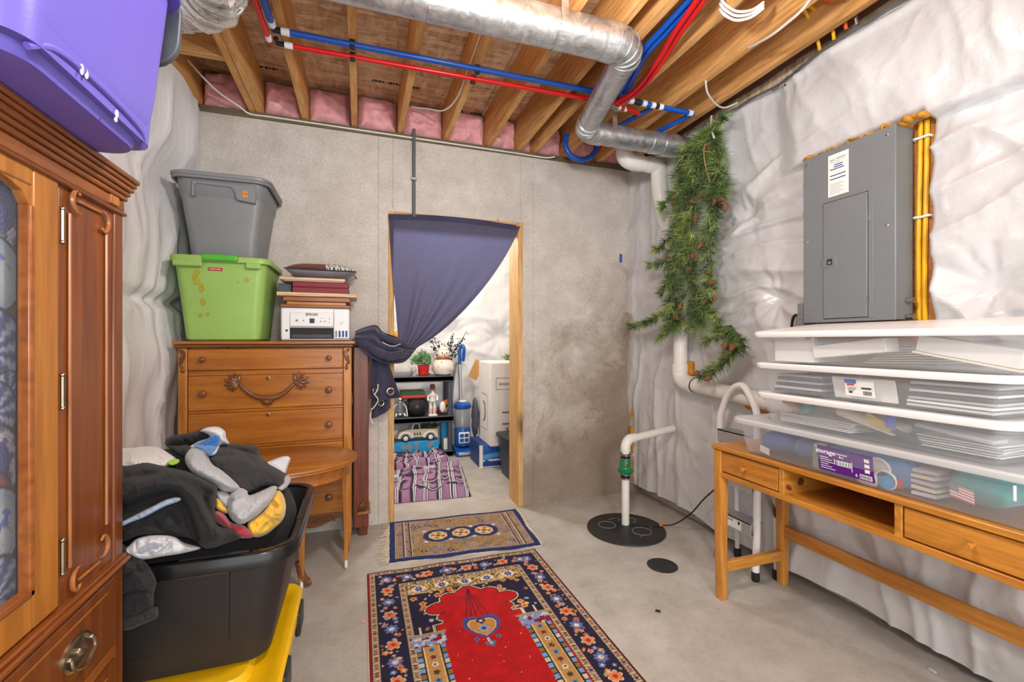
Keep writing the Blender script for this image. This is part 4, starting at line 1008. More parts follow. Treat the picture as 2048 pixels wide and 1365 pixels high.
def cloth(name, mat, parent=None, label=None, cat=None, **k):
    X, Y, Z, kp = drape(**k)
    V_ = np.stack([X, Y, Z], -1)[np.pad(kp, ((0,1),(0,1)))]
    o = gridmesh(name, X, Y, Z, M[mat], parent, label=label, cat=cat, group='clothes heaped in the black tote' if label else None, keep=kp, loc=None if parent is not None else (float(V_[:,0].mean()), float(V_[:,1].mean()), float(V_[:,2].min())))
    bm = bmesh.new(); bm.from_mesh(o.data); bmesh.ops.delete(bm, geom=[v for v in bm.verts if not v.link_faces], context='VERTS')
    ext = bmesh.ops.solidify(bm, geom=bm.faces[:], thickness=-.004); bmesh.ops.recalc_face_normals(bm, faces=bm.faces); bm.to_mesh(o.data); bm.free()
    o.data.polygons.foreach_set('use_smooth', [True]*len(o.data.polygons))
    return o
GRP = 'clothes heaped in the black tote'
ht = MB().ell(tuple(HC), (.352, .255, HR[2]*.97), 48, 32); ht.v = [(x, y, max(z, .40+.02*math.sin(9*x)*math.sin(9*y))) for x, y, z in ht.v]
def in_tote(x, y, z):        # keep inside the tapering walls
    k = .058*max(0, min(1, (.70-z)/.30)); return (min(max(x, -.902+k), -.193-k), min(max(y, 1.322+k), 1.853-k), z)
ht.v = [in_tote(*p) for p in ht.v]
build('black_trousers', ht, M['c_black'], None, 0, 180, label='black fleece trousers filling the bottom of the heaped tote', cat='trousers', group=GRP)
cloth('pale_shirt', 'c_pale', None, 'pale grey cotton shirt at the back of the clothes heap', 'shirt', outline=[(-200,290),(60,275),(330,255),(470,320),(560,400),(420,470),(200,470),(-200,500)], layer=.0, thick=.02, roll=16, seed=1, wr=.010)
cloth('charcoal_hoodie', 'c_char', None, 'charcoal hoodie lying across the back of the tote', 'hoodie', outline=[(860,290),(940,245),(1100,235),(1250,245),(1350,262),(1362,330),(1430,410),(1570,490),(1625,540),(1600,610),(1545,665),(1400,650),(1240,720),(1120,680),(980,560),(860,430)], layer=.005, thick=.030, roll=18,
      ridges=[([(950,400),(1150,420),(1350,470),(1560,540)],16,.020), ([(900,290),(1050,270),(1330,290)],12,.014)], valleys=[([(900,350),(1100,345),(1200,330),(1310,410)],6,.018), ([(1000,300),(1150,290),(1230,300)],5,.012)], seed=2, wr=.007)
ch = bpy.data.objects['charcoal_hoodie']
cloth('cuff', 'c_grey', ch, outline=[(1585,545),(1650,550),(1665,585),(1640,640),(1580,690),(1530,665),(1590,610)], layer=.010, thick=.018, roll=5, seed=3, wr=.004, step=1.2)
cloth('black_sweatpants', 'c_black', None, 'black sweatpants bunched up at the top of the heap', 'trousers', outline=[(438,215),(500,155),(640,132),(820,95),(900,140),(935,190),(900,270),(800,320),(690,360),(600,345),(520,290),(460,262)], layer=.015, thick=.030, roll=16, ridges=[([(520,200),(650,180),(800,150)],10,.015)], valleys=[([(560,260),(640,230),(720,250)],5,.018),([(600,170),(680,240)],4,.012)], seed=4, wr=.009)
cap = cloth('white_cap', 'c_white', None, 'white cap brim poking out of the heap by the table', 'cap', outline=[(1370,455),(1460,400),(1600,352),(1660,372),(1640,450),(1600,530),(1490,500)], layer=-.015, thick=.016, roll=6, seed=5, wr=.002, step=1.5)
cloth('lime_print', 'c_lime', cap, outline=[(1310,445),(1350,432),(1395,450),(1390,470),(1330,470)], layer=.042, thick=.006, roll=4, seed=5, wr=.001, step=1.2)
cloth('yellow_hoodie', 'c_yellow', None, 'mustard yellow hoodie bunched at the side of the tote', 'hoodie', outline=[(1250,990),(1400,880),(1480,750),(1540,680),(1595,740),(1618,850),(1592,970),(1500,1065),(1400,1135),(1300,1145),(1245,1080)], layer=.012, thick=.030, roll=10, ridges=[([(1420,905),(1500,910),(1560,900)],5,.014), ([(1340,1090),(1400,1000),(1480,960)],6,.012), ([(1520,760),(1570,840),(1540,930)],7,.012)], valleys=[([(1440,960),(1520,990)],4,.012), ([(1480,800),(1530,840)],4,.012)], seed=6, wr=.010, step=1.6)
yh = bpy.data.objects['yellow_hoodie']
cloth('sleeve', 'c_yellow', yh, outline=[(925,765),(985,765),(1055,870),(1045,915),(985,900),(930,860)], layer=.030, thick=.020, roll=9, seed=7, wr=.005, step=1.5)
cloth('red_shirt', 'c_red', None, 'crimson shirt tucked under the grey sweatshirt', 'shirt', outline=[(920,885),(1010,910),(1090,1000),(1210,1030),(1305,1120),(1265,1155),(1140,1145),(1050,1070),(920,990)], layer=.030, thick=.022, roll=9, ridges=[([(960,930),(1050,1010),(1080,1070)],5,.010)], valleys=[([(1060,990),(1090,1060)],4,.012)], seed=8, wr=.005, step=1.6)
gs = cloth('grey_sweatshirt', 'c_grey', None, 'heather grey sweatshirt draped over the middle of the heap', 'sweatshirt', outline=[(1050,770),(1090,690),(1160,655),(1240,685),(1260,735),(1400,680),(1495,638),(1535,662),(1490,770),(1400,885),(1300,965),(1180,1025),(1095,985),(1042,890)], layer=.034, thick=.036, roll=16, ridges=[([(1120,760),(1200,700),(1240,720)],5,.012), ([(1150,960),(1260,880),(1400,790),(1490,700)],14,.014)], valleys=[([(1140,700),(1200,690)],4,.012), ([(1225,930),(1260,850)],4,.010), ([(1140,970),(1170,1000)],3,.010)], seed=9, wr=.005)
cloth('sleeve', 'c_grey', gs, outline=[(632,350),(680,275),(760,255),(840,300),(895,420),(985,480),(1085,565),(1170,655),(1110,705),(1000,700),(900,625),(780,565),(690,505),(640,430)], layer=.040, thick=.046, roll=20, ridges=[([(700,300),(760,280),(820,310)],4,.006), ([(690,330),(760,315),(830,345)],4,.006)], valleys=[([(960,640),(1080,690)],5,.010)], seed=10, wr=.004)
cloth('sleeve_end', 'c_grey', gs, outline=[(925,700),(1000,690),(1085,735),(1065,790),(1040,850),(960,790)], layer=.034, thick=.020, roll=8, seed=11, wr=.004, step=1.5)
bs = cloth('blue_printed_shirt', 'c_white', None, 'white shirt with bright blue print atop the heap', 'shirt', outline=[(775,112),(840,75),(950,66),(1025,110),(1035,170),(1065,238),(985,245),(935,335),(860,352),(740,295),(680,265),(760,205),(870,165),(810,125)], layer=.045, thick=.040, roll=12, valleys=[([(900,150),(960,190),(940,260)],4,.008)], seed=12, wr=.004, step=1.5)
cloth('blue_print', 'c_blue', bs, outline=[(715,250),(830,195),(935,150),(972,190),(935,290),(872,345),(815,300)], layer=.0885, thick=.004, roll=3, seed=12, wr=.004, step=1.4)
hood = cloth('black_hoodie', 'c_black', None, 'black fleece hoodie sprawled over the front of the tote', 'hoodie', outline=[(-220,470),(60,448),(250,415),(420,450),(560,478),(690,508),(840,580),(955,645),(940,760),(945,1010),(1100,1055),(1185,1150),(1050,1205),(900,1255),(800,1245),(700,1165),(480,1135),(200,1135),(40,1195),(-220,1230)], layer=.040, thick=.038, roll=16,
      ridges=[([(-150,800),(60,720),(250,655),(480,640),(640,690),(750,800),(800,900),(880,1040),(930,1130)],17,.046), ([(-100,590),(100,590),(350,545),(560,510),(800,600),(930,680)],15,.030), ([(880,1200),(1000,1130),(1100,1100)],10,.016), ([(250,470),(420,470)],9,.010)],
      valleys=[([(-100,850),(60,830),(300,740),(500,700),(620,780),(700,940),(760,1150)],9,.042), ([(820,780),(850,860),(930,1010)],7,.022), ([(60,560),(250,545),(420,490)],7,.016), ([(340,1000),(450,1080),(640,1120)],7,.018), ([(480,900),(560,1000)],6,.014), ([(900,1060),(925,1130)],4,.012)], seed=13, wr=.005)
jn = cloth('denim_jeans', 'c_denim', None, 'pale blue denim waistband showing between black folds', 'jeans', outline=[(-60,1030),(60,970),(170,915),(310,845),(460,772),(575,752),(585,792),(430,850),(250,945),(100,1005),(-60,1075)], layer=.098, thick=.016, roll=4, seed=14, wr=.004, step=1.4)
cloth('grey_shirt', 'c_white', None, 'crumpled light grey shirt at the front edge of the tote', 'shirt', outline=[(-60,1260),(60,1240),(170,1150),(340,1118),(520,1132),(625,1195),(790,1248),(620,1300),(400,1335),(200,1365),(-60,1340)], layer=.052, thick=.030, roll=9, ridges=[([(180,1240),(300,1190),(400,1200)],5,.012), ([(330,1290),(420,1240),(470,1180)],5,.012)], valleys=[([(200,1280),(280,1240),(350,1240)],4,.014), ([(420,1280),(480,1220)],4,.010)], seed=15, wr=.009, step=1.6)
cloth('hanging_sleeve', 'c_black', hood, outline=[(237,1098),(262,1100),(292,1124),(313,1160),(309,1186),(304,1220),(268,1236),(246,1244),(237,1240)], layer=0, thick=.024, roll=14, ridges=[([(250,1130),(280,1160),(296,1200)],9,.012)], valleys=[([(245,1190),(275,1180),(300,1188)],4,.010), ([(250,1150),(275,1140)],4,.008)], seed=16, wr=.003, plane_y=1.250, zoom=False, step=1.6)
cloth('cuff', 'c_char', hood, outline=[(240,1238),(268,1228),(304,1214),(316,1216),(314,1236),(285,1250),(254,1262),(240,1256)], layer=0, thick=.024, roll=8, seed=17, wr=.002, plane_y=1.250, zoom=False, step=1.4)
cloth('lime_badge', 'c_lime', bs, outline=[(458,430),(480,395),(540,378),(580,390),(570,425),(510,448)], layer=.034, thick=.010, roll=4, seed=18, wr=.001, step=1.2)
# ---------------------------------------------------------------- sump pit, drain, discharge pipe
sx, sy = 1.655, 2.545
sp = thing('sump_lid', 'round black sump pit cover set in the concrete floor', 'pit cover', (sx, sy, 0))
M['pit_black'] = plain('scuffed_black_plastic', '#232427', .5, 0, .35, 7, .2, 60)
build('cover', MB().lathe([(.235,-.002),(.252,.004),(.250,.012),(.240,.016),(.001,.017)], (sx, sy, 0), 48), M['pit_black'], sp)
for (dx, dy, r) in ((-.10,.07,.055), (.06,-.09,.060), (.09,.09,.04)):
    build('knockout_ring', MB().tube([(sx+dx+r*math.cos(a), sy+dy+r*math.sin(a), .0165) for a in np.linspace(0,2*PI,28,endpoint=False)], .0022, 5, closed=True), M['ink_grey'], sp)
random.seed(4)
for k in range(7):
    a = random.uniform(0,6.28); p0 = Vector((sx+.15*math.cos(a), sy+.15*math.sin(a), .0168)); p1 = p0+Vector((random.uniform(-.08,.08), random.uniform(-.05,.05), 0))
    build('scratch', MB().tube([p0, (p0+p1)/2+Vector((.008,.006,0)), p1], .0012, 4), M['ink_grey'], sp)
qx, qy = 1.678, 2.585; zv = .56
dp = thing('discharge_pipe', 'white discharge pipe with green check valve rising from sump', 'pipe', (qx, qy, .017))
build('riser', MB().tube([(qx,qy,.017), (qx,qy,.345)], .0255, 18), M['pvc'], dp)
build('coupling', MB().lathe([(.027,.318),(.033,.320),(.033,.328),(.030,.330),(.030,.345),(.034,.347),(.034,.356),(.030,.358)], (qx,qy,0), 20), M['rubber'], dp)
vb = MB().lathe([(.030,.352),(.036,.356),(.046,.365),(.050,.372),(.050,.384),(.040,.392),(.037,.40),(.037,.44),(.033,.446),(.031,.45)], (qx,qy,0), 24); vb.box(qx-.052, qx-.02, qy-.05, qy-.01, .368, .388)
vv = build('check_valve', vb, M['green_valve'], dp)
build('valve_emblem', MB().ell((qx-.012, qy-.036, .418), (.016,.004,.010), 12, 8), M['brass'], vv)
build('coupling', MB().lathe([(.030,.448),(.034,.450),(.034,.460),(.030,.462),(.030,.474),(.034,.476),(.034,.486),(.030,.488)], (qx,qy,0), 20), M['rubber'], dp)
for z in (.326, .352, .455, .481): build('hose_clamp', MB().lathe([(.0345,z-.004),(.036,z-.003),(.036,z+.003),(.0345,z+.004)], (qx,qy,0), 20, cap=False), M['steel'], dp)
build('upper_riser', MB().tube([(qx,qy,.48), (qx,qy,.53)], .0255, 16), M['pvc'], dp)
ex, ey = 2.09, 2.66
dv = Vector((ex-qx, ey-qy, .03)).normalized()
el = catmull([(qx,qy,.505), (qx,qy,.535), (qx+.012,qy+.002,.562), (qx+.038,qy+.007,.582), Vector((qx,qy,.578))+dv*.08], 5)
build('elbow', MB().tube(el, .032, 16), M['pvc'], dp)
build('outlet', MB().tube([Vector((qx,qy,.578))+dv*.06, Vector((qx,qy,.578))+dv*.46], .0255, 16), M['pvc'], dp)
fdx, fdy = 1.578, 2.07
fd = thing('floor_drain', 'small round black drain cover in the concrete floor', 'drain cover', (fdx, fdy, 0))
build('plate', MB().lathe([(.078,-.001),(.082,.003),(.078,.005),(.001,.0055)], (fdx,fdy,0), 36), M['pit_black'], fd)
for k in range(5): 
    a = k*2*PI/5; build('grate_slot', MB().tube([(fdx+.02*math.cos(a), fdy+.02*math.sin(a), .0055), (fdx+.06*math.cos(a+.2), fdy+.06*math.sin(a+.2), .0055)], .003, 5), M['dark'], fd)
cordp = [(qx+.03, qy-.02, .03), P(1290,1051,z=.023), P(1322,1051,z=.023), P(1350,1048,z=.03), P(1382,1027,x=1.98), P(1406,1000,x=2.0), P(1428,980,x=2.02), P(1460,950,x=2.03)]
cb = thing('pump_cord', 'black pump power cord running from sump to right wall', 'cord', (qx+.05, qy, .0))
build('cable', MB().tube(catmull(cordp, 8), .0045, 8), M['rubber'], cb)
build('cord_grip', MB().ell(tuple(P(1322,1051,z=.0255)), (.014,.010,.009), 10, 8), M['orange_wire'], cb)

# ---------------------------------------------------------------- drain stack along the right wall
pvx, pvy = 2.035, 2.48
ps = thing('drain_stack', 'white drain stack with elbows beside the hanging pine garland', 'pipe', (pvx, pvy, .9))
build('vertical_pipe', MB().tube([(pvx,pvy,1.03), (pvx+.01,pvy,2.30)], .046, 20), M['pvc'], ps)
build('bottom_collar', MB().lathe([(.046,1.03),(.054,1.032),(.054,1.085),(.046,1.087)], (pvx,pvy,0), 20), M['pvc'], ps)
build('bottom_elbow', MB().tube(catmull([(pvx,pvy,1.06), (pvx,pvy,1.02), (pvx,pvy-.02,.985), (pvx,pvy-.06,.965), (pvx,pvy-.12,.958)], 6), .053, 18), M['pvc'], ps)
build('branch_pipe', MB().tube([(pvx,pvy-.10,.960), (pvx-.005,1.62,.905)], .045, 20), M['pvc'], ps)
build('black_band', MB().tube([(pvx,pvy-.135,.957), (pvx,pvy-.143,.956)], .0475, 20), M['rubber'], ps)
ty_, tz_ = 2.72, 2.505
build('top_branch', MB().tube([(2.05,ty_,tz_-.005), (1.80,ty_,tz_)], .052, 20), M['pvc'], ps)
for x in (1.98, 1.86): build('coupling', MB().tube([(x-.035,ty_,tz_), (x+.035,ty_,tz_)], .058, 20), M['pvc'], ps)
build('top_elbow', MB().tube(catmull([(1.84,ty_,tz_), (1.80,ty_,tz_+.004), (1.765,ty_,tz_+.025), (1.755,ty_,tz_+.06), (1.755,ty_,tz_+.10)], 6), .057, 18), M['pvc'], ps)
build('riser', MB().tube([(1.755,ty_,tz_+.08), (1.755,ty_,2.66)], .050, 18), M['pvc'], ps)
build('upper_pipe', MB().tube(catmull([(2.040,ty_,tz_), (2.045,ty_,2.36), (2.065,ty_,2.24), (2.09,ty_,2.14), (2.125,ty_,2.06)], 5), .054, 20), M['pvc'], ps)
build('foam_collar', crumple(MB().tube([(pvx+.03,1.95,.885),(pvx+.03,1.70,.868)], .03, 12), 3, .012, 20), M['foam'], ps)
build('foam_collar', crumple(MB().tube([(pvx+.045,pvy-.05,1.02),(pvx+.045,pvy-.05,1.10)], .025, 10), 5, .012, 20), M['foam'], ps)

# ---------------------------------------------------------------- pine desk
dx0, dx1, dy0, dy1, dz = 1.625, 2.07, .575, 1.742, .742
dk = thing('console_desk', 'honey pine console desk with two drawers and a cubby', 'desk', ((dx0+dx1)/2, (dy0+dy1)/2, 0))
build('desk_top', MB().box(dx0-.008, dx1, dy0-.008, dy1+.008, dz-.022, dz), M['pine'], dk, .004)
for lx0, ly0 in ((dx0, dy1-.046), (dx1-.05, dy1-.046), (dx0, dy0), (dx1-.05, dy0)):
    build('leg', MB().loft([rrect(lx0+.023, ly0+.023, .036, .040, .003, 0, 2), rrect(lx0+.023, ly0+.023, .048, .046, .003, .60, 2), rrect(lx0+.023, ly0+.023, .048, .046, .003, dz-.024, 2)], True), M['pine_z'], dk, .002)
build('lower_rail', MB().box(dx0, dx0+.022, dy0, dy1, .592, .616), M['pine'], dk, .003)
build('shelf_board', MB().box(dx0+.01, dx1-.02, dy0+.01, dy1-.01, .604, .614), M['pine'], dk)
build('back_board', MB().box(dx1-.03, dx1-.018, dy0+.02, dy1-.02, .612, dz-.022), M['pine'], dk)
for yy in (1.376, .957): build('divider', MB().box(dx0+.002, dx1-.03, yy-.011, yy+.011, .612, dz-.022), M['pine_x'], dk, .002)
for yy in (dy1-.012, dy0+.012): build('end_panel', MB().box(dx0+.01, dx1-.03, yy-.01, yy+.01, .60, dz-.022), M['pine_x'], dk, .002)
for y0_, y1_ in ((1.392, dy1-.026), (dy0+.026, .942)):
    d = build('drawer', MB().box(dx0+.004, dx0+.024, y0_, y1_, .620, dz-.028), M['pine'], dk, .003)
    build('drawer_box', MB().box(dx0+.024, dx1-.05, y0_+.01, y1_-.01, .622, dz-.045), M['pine_x'], d)
    yc = (y0_+y1_)/2
    build('knob', MB().lathe([(.006,.006),(.006,-.012),(.009,-.014),(.010,-.022),(.008,-.026),(.0005,-.027)], (dx0, yc, .668), 14, 'x'), M['oak_dark' if 0 else 'pine_x'], d)
for yy in (dy1-.036, dy0+.010): build('side_stretcher', MB().box(dx0+.04, dx1-.04, yy, yy+.026, .125, .175), M['pine_x'], dk, .004)
build('back_stretcher', MB().box(dx1-.042, dx1-.018, dy0+.04, dy1-.03, .245, .305), M['pine'], dk, .004)
for (yy, zz) in ((1.366, .63), (1.30, .612)): build('wood_knot', MB().ell((dx0+.012, yy-.02, .650), (.003,.012,.012), 12, 8) if zz > .62 else MB().ell((1.72, 1.364, .66), (.018,.003,.016), 12, 8), M['oak_dark'], dk)

# ---------------------------------------------------------------- clear bins stacked on the desk
def clear_bin(label, x0, x1, y0, y1, z0, h, tap, lidmat, dome=0.0, slope=0.0):
    cx, cy = (x0+x1)/2, (y0+y1)/2; wx, wy = x1-x0, y1-y0; r = .045
    t = thing('clear_storage_box', label, 'storage box', (cx, cy, z0))
    bw, bd = wx-2*tap, wy-2*tap; th = .003
    R = [rrect(cx, cy, bw-.02, bd-.02, r*.7, z0), rrect(cx, cy, bw, bd, r*.8, z0+.010), rrect(cx, cy, wx-.022, wy-.022, r, z0+h-.032), rrect(cx, cy, wx-.008, wy-.008, r, z0+h-.028), rrect(cx, cy, wx, wy, r, z0+h),
         rrect(cx, cy, wx-2*th, wy-2*th, r-th, z0+h), rrect(cx, cy, wx-.008-2*th, wy-.008-2*th, r-th, z0+h-.027), rrect(cx, cy, wx-.022-2*th, wy-.022-2*th, r-th, z0+h-.033), rrect(cx, cy, bw-2*th, bd-2*th, r*.8-th, z0+.012), rrect(cx, cy, bw-.02-2*th, bd-.02-2*th, r*.7-th, z0+th)]
    mb = MB().loft(R, True)
    sh = lambda V_: [(x, y, z+slope*(x-x0)*max(0, min(1, (z-z0)/h))) for x, y, z in V_]
    if slope: mb.v = sh(mb.v)
    build('body', mb, M['clear'], t)
    o = .013; zt_ = z0+h
    L = MB().loft([rrect(cx, cy, wx+2*o-.006, wy+2*o-.006, r+o, zt_-.016), rrect(cx, cy, wx+2*o, wy+2*o, r+o, zt_-.010), rrect(cx, cy, wx+2*o, wy+2*o, r+o, zt_+.001), rrect(cx, cy, wx+2*o-.008, wy+2*o-.008, r+o-.004, zt_+.006), rrect(cx, cy, wx+2*o-.02, wy+2*o-.02, r, zt_+.007),
                   rrect(cx, cy, wx-.05, wy-.05, r, zt_+.003+dome*.3), rrect(cx, cy, wx*.5, wy*.6, r, zt_+.003+dome)], True)
    if slope: L.v = sh(L.v)
    build('lid', L, lidmat, t)
    return t
M['clear_lid'] = m_clear('clear_lid_plastic', '#eef1f4', 0.55)
B0 = clear_bin('clear underbed box with purple label resting on the pine desk', 1.600, 2.045, .595, 1.600, dz, .150, .030, M['clear_lid'])
z1_, z2_, z3_ = .899, 1.026, 1.150
B1 = clear_bin('clear box of loose papers with white lid, on the purple-labelled box', 1.612, 2.0, .690, 1.485, z1_, .119, .028, M['white_lid'])
B2 = clear_bin('clear box with white barcode sticker and white lid, third up the stack', 1.612, 2.0, .690, 1.490, z2_, .116, .028, M['white_lid'])
B3 = clear_bin('topmost clear box of folders with bulging white lid, under breaker panel', 1.605, 1.965, .600, 1.495, z3_, .122, .028, M['white_lid'], .008, .105)
# papers and folders inside
def leaf(name, label, cat, c, size, mat, rx=0, ry=0, rz=0, group=None, bev=0):
    Mx = (Matrix.Rotation(rz, 3, 'Z') @ Matrix.Rotation(ry, 3, 'Y') @ Matrix.Rotation(rx, 3, 'X'))
    mb = MB().obox(c, size, Mx)
    return build(name, mb, mat, None, bev, label=label, cat=cat, group=group)
XB = 1.652
random.seed(12)
G3 = 'folders inside the topmost clear box'
leaf('folder_block', 'thick white folder block at the far end of topmost box', 'folder', (1.75, 1.345, z3_+.050), (.19, .17, .088), M['paper'], group=G3, bev=.003)
leaf('folder_block', 'slanted white folder beside the thick white block in topmost box', 'folder', (1.680, 1.130, z3_+.062), (.07, .25, .046), M['paper'], rx=math.radians(-7), group=G3, bev=.002)
for k in range(7):
    leaf('envelope', 'loose envelope fanned in the middle of the topmost box', 'envelope', (1.822, 1.02-.012*k, z3_+.016+.0085*k), (.17, .22, .003), M['manila' if k % 3 else 'paper'], rx=math.radians(-2-.3*k), rz=random.uniform(-.10,.10), group='fanned envelopes in the topmost box')
leaf('folder_block', 'big slanted white folder near the breaker side of topmost box', 'folder', (1.678, .80, z3_+.062), (.06, .24, .05), M['paper'], rx=math.radians(11), group=G3, bev=.002)
leaf('folder', 'cream card folder leaning under the big slanted white folder', 'folder', (1.676, .8056, z3_+.0333), (.064, .25, .006), M['manila'], rx=math.radians(11), group=G3)
for k in range(6):
    leaf('folder', 'grey-blue folder in the pile at the garland end of barcode-sticker box', 'folder', (1.76+.004*k, 1.335+.004*(k % 2), z2_+.012+.012*k), (.20, .20, .009), M['paper_grey'] if k % 2 else M['slate'], rz=random.uniform(-.04,.04), group='folders piled in the barcode-sticker box')
leaf('card_sleeve', 'white card sleeve behind the barcode sticker', 'card', (1.664, 1.085, z2_+.046), (.004, .205, .078), M['paper'], ry=math.radians(-14))
for k in range(7):
    leaf('folder', 'dark or white folder in the pile at the breaker end of barcode-sticker box', 'folder', (1.760+.003*k, .850, z2_+.011+.0115*k), (.19, .21, .007), M['paper'] if k % 3 == 1 else (M['slate'] if k % 2 else M['paper_grey']), rz=random.uniform(-.04,.04), rx=math.radians(.6), group='folders piled in the barcode-sticker box')
# contents of the loose-paper box
for k in range(6):
    leaf('paper_sheet', 'white sheet in the flat stack inside the loose-paper box', 'paper', (1.77, 1.275, z1_+.010+.006*k), (.19, .29, .003), M['paper'], rz=random.uniform(-.04,.04), group='flat sheets in the loose-paper box')
M['peach'] = plain('peach_paper', '#d9b292', .8, 0, .03); M['teal_paper'] = plain('teal_paper', '#4fa08c', .8, 0, .03); M['blue_ribbon'] = plain('blue_ribbon', '#4d6fd0', .5, 0, .05); M['yellow_card'] = plain('yellow_card', '#d9bd4a', .7, 0, .05); M['dark_card'] = plain('dark_teal_card', '#31515a', .5, 0, .05)
leaf('paper_scrap', 'peach paper scrap curled on the stack in loose-paper box', 'paper', (1.70, 1.375, z1_+.078), (.06, .08, .022), M['peach'], rx=.4, bev=.01)
leaf('paper_scrap', 'teal paper scrap beside the peach one in loose-paper box', 'paper', (1.685, 1.305, z1_+.070), (.05, .035, .03), M['teal_paper'], rx=-.3, bev=.006)
leaf('paper_bag', 'crumpled cream paper bag in the middle of loose-paper box', 'paper bag', (1.715, 1.088, z1_+.062), (.10, .20, .035), M['manila'], rx=math.radians(13), bev=.012)
leaf('ribbon', 'bright blue ribbon strip hanging inside the loose-paper box', 'ribbon', (1.640, .985, z1_+.080), (.004, .028, .055), M['blue_ribbon'], ry=math.radians(-14), rx=.15)
leaf('card', 'yellow card leaning beneath the blue ribbon', 'card', (1.652, 1.030, z1_+.066), (.005, .08, .026), M['yellow_card'], ry=math.radians(-16), rx=math.radians(30))
leaf('card', 'dark teal printed card below the yellow card', 'card', (1.656, .950, z1_+.034), (.006, .08, .020), M['dark_card'], ry=math.radians(-16), rx=math.radians(24))
leaf('envelope', 'clear-edged white envelope sloping beside the dark card', 'envelope', (1.70, .84, z1_+.066), (.07, .19, .012), M['paper_grey'], rx=math.radians(6), bev=.004)
for k in range(5):
    leaf('plastic_sleeve', 'grey plastic sleeve layered at the end of loose-paper box', 'sleeve', (1.79, .845, z1_+.011+.0075*k), (.19, .20, .004), M['paper_grey'] if k % 2 else M['paper'], rz=random.uniform(-.05,.05), group='plastic sleeves in the loose-paper box')
# contents of the purple-labelled box
M['s_blue'] = fabric('royal_blue_cotton', '#3f68bd', .12); M['s_sky'] = fabric('sky_blue_cotton', '#3f8fd0', .1); M['s_teal'] = fabric('teal_cotton', '#1fa3a6', .1)
z0_ = dz+.004
build('folded_shirt', blob((1.77, 1.472, z0_+.060), (.105, .076, .042), 31, .014, 12), M['s_blue'], None, 0, 180, label='royal blue folded shirt at the end of purple-labelled box', cat='shirt')
build('folded_shirt', blob((1.77, 1.338, z0_+.061), (.10, .056, .042), 32, .012, 13), M['s_blue'], None, 0, 180, label='royal blue bundled shirt next to the green jar', cat='shirt')
leaf('care_tag', 'white paper tag tucked against the royal blue shirt', 'tag', (1.650, 1.475, z0_+.024), (.003, .045, .03), M['paper'], ry=math.radians(-12), rx=.2)
leaf('shirt_pack', 'flat sky blue shirt pack behind the purple label', 'shirt', (1.70, 1.083, z0_+.056), (.045, .27, .092), M['s_sky'], ry=math.radians(-8), bev=.015)
M['jar_green'] = m_clear('green_tinted_plastic', '#9fb8a0', .75); jr = thing('plastic_jar', 'green tinted plastic jar between blue shirts and purple label', 'jar', (1.680, 1.250, z0_))
build('jar', MB().lathe([(.020,0),(.026,.006),(.026,.075),(.020,.085)], (1.680, 1.250, z0_), 20), M['jar_green'], jr); build('cap', MB().lathe([(.021,.085),(.022,.098),(.001,.1)], (1.680, 1.250, z0_), 20), M['white'], jr)
for (yy, zz, m_, lab) in ((1.035, .066, 'offwhite', 'pale disc lid above the blue disc'), (1.015, .030, 'sky_blue', 'blue disc with white edge beside the purple label'), (1.075, .018, 'offwhite', 'pale disc lid beneath the purple label')):
    dd = thing('disc_lid', lab+' in the desk box', 'disc', (1.668, yy, z0_+zz))
    build('edge', MB().tube([(1.665-.22*.03*math.sin(a), yy+.032*math.cos(a), z0_+zz+.030*math.sin(a)) for a in np.linspace(0,2*PI,26,endpoint=False)], .004, 6, closed=True), M['white'], dd)
    build('face', MB().prism([(yy+.031*math.cos(a), z0_+zz+.029*math.sin(a)) for a in np.linspace(0,2*PI,26,endpoint=False)], 'x', 1.664, 1.668), M[m_], dd)
leaf('tag', 'small red card beside the blue disc', 'card', (1.665, .978, z0_+.028), (.004, .024, .030), M['red'], ry=math.radians(-10))
for k in range(5):
    leaf('paper_pile', 'tan and white paper bundle between sky blue and teal shirts', 'paper', (1.72, .912, z0_+.012+.018*k), (.10, .065, .010), M['manila'] if k % 2 else M['paper_grey'], rz=random.uniform(-.1,.1), rx=random.uniform(-.06,.06), group='paper bundles in the purple-labelled box')
ts = build('folded_shirt', blob((1.745, .780, z0_+.072), (.088, .086, .052), 33, .014, 14), M['s_teal'], None, 0, 180, label='teal shirt with a small flag patch in purple-labelled box', cat='shirt')
nu = 20; U, V = np.meshgrid(np.linspace(0,1,30), np.linspace(0,1,20)); Cf = np.where((np.floor(V*9) % 2 == 0)[..., None], rgb('#c23c46'), rgb('#eceaea')); Cf[(U < .4) & (V > .45)] = rgb('#6a6f8c')
gridmesh('flag_patch', 1.640-.006*V, .830-.056*U, z0_+.040+.040*V-.010*U, M['vc_print'], ts, color=Cf)
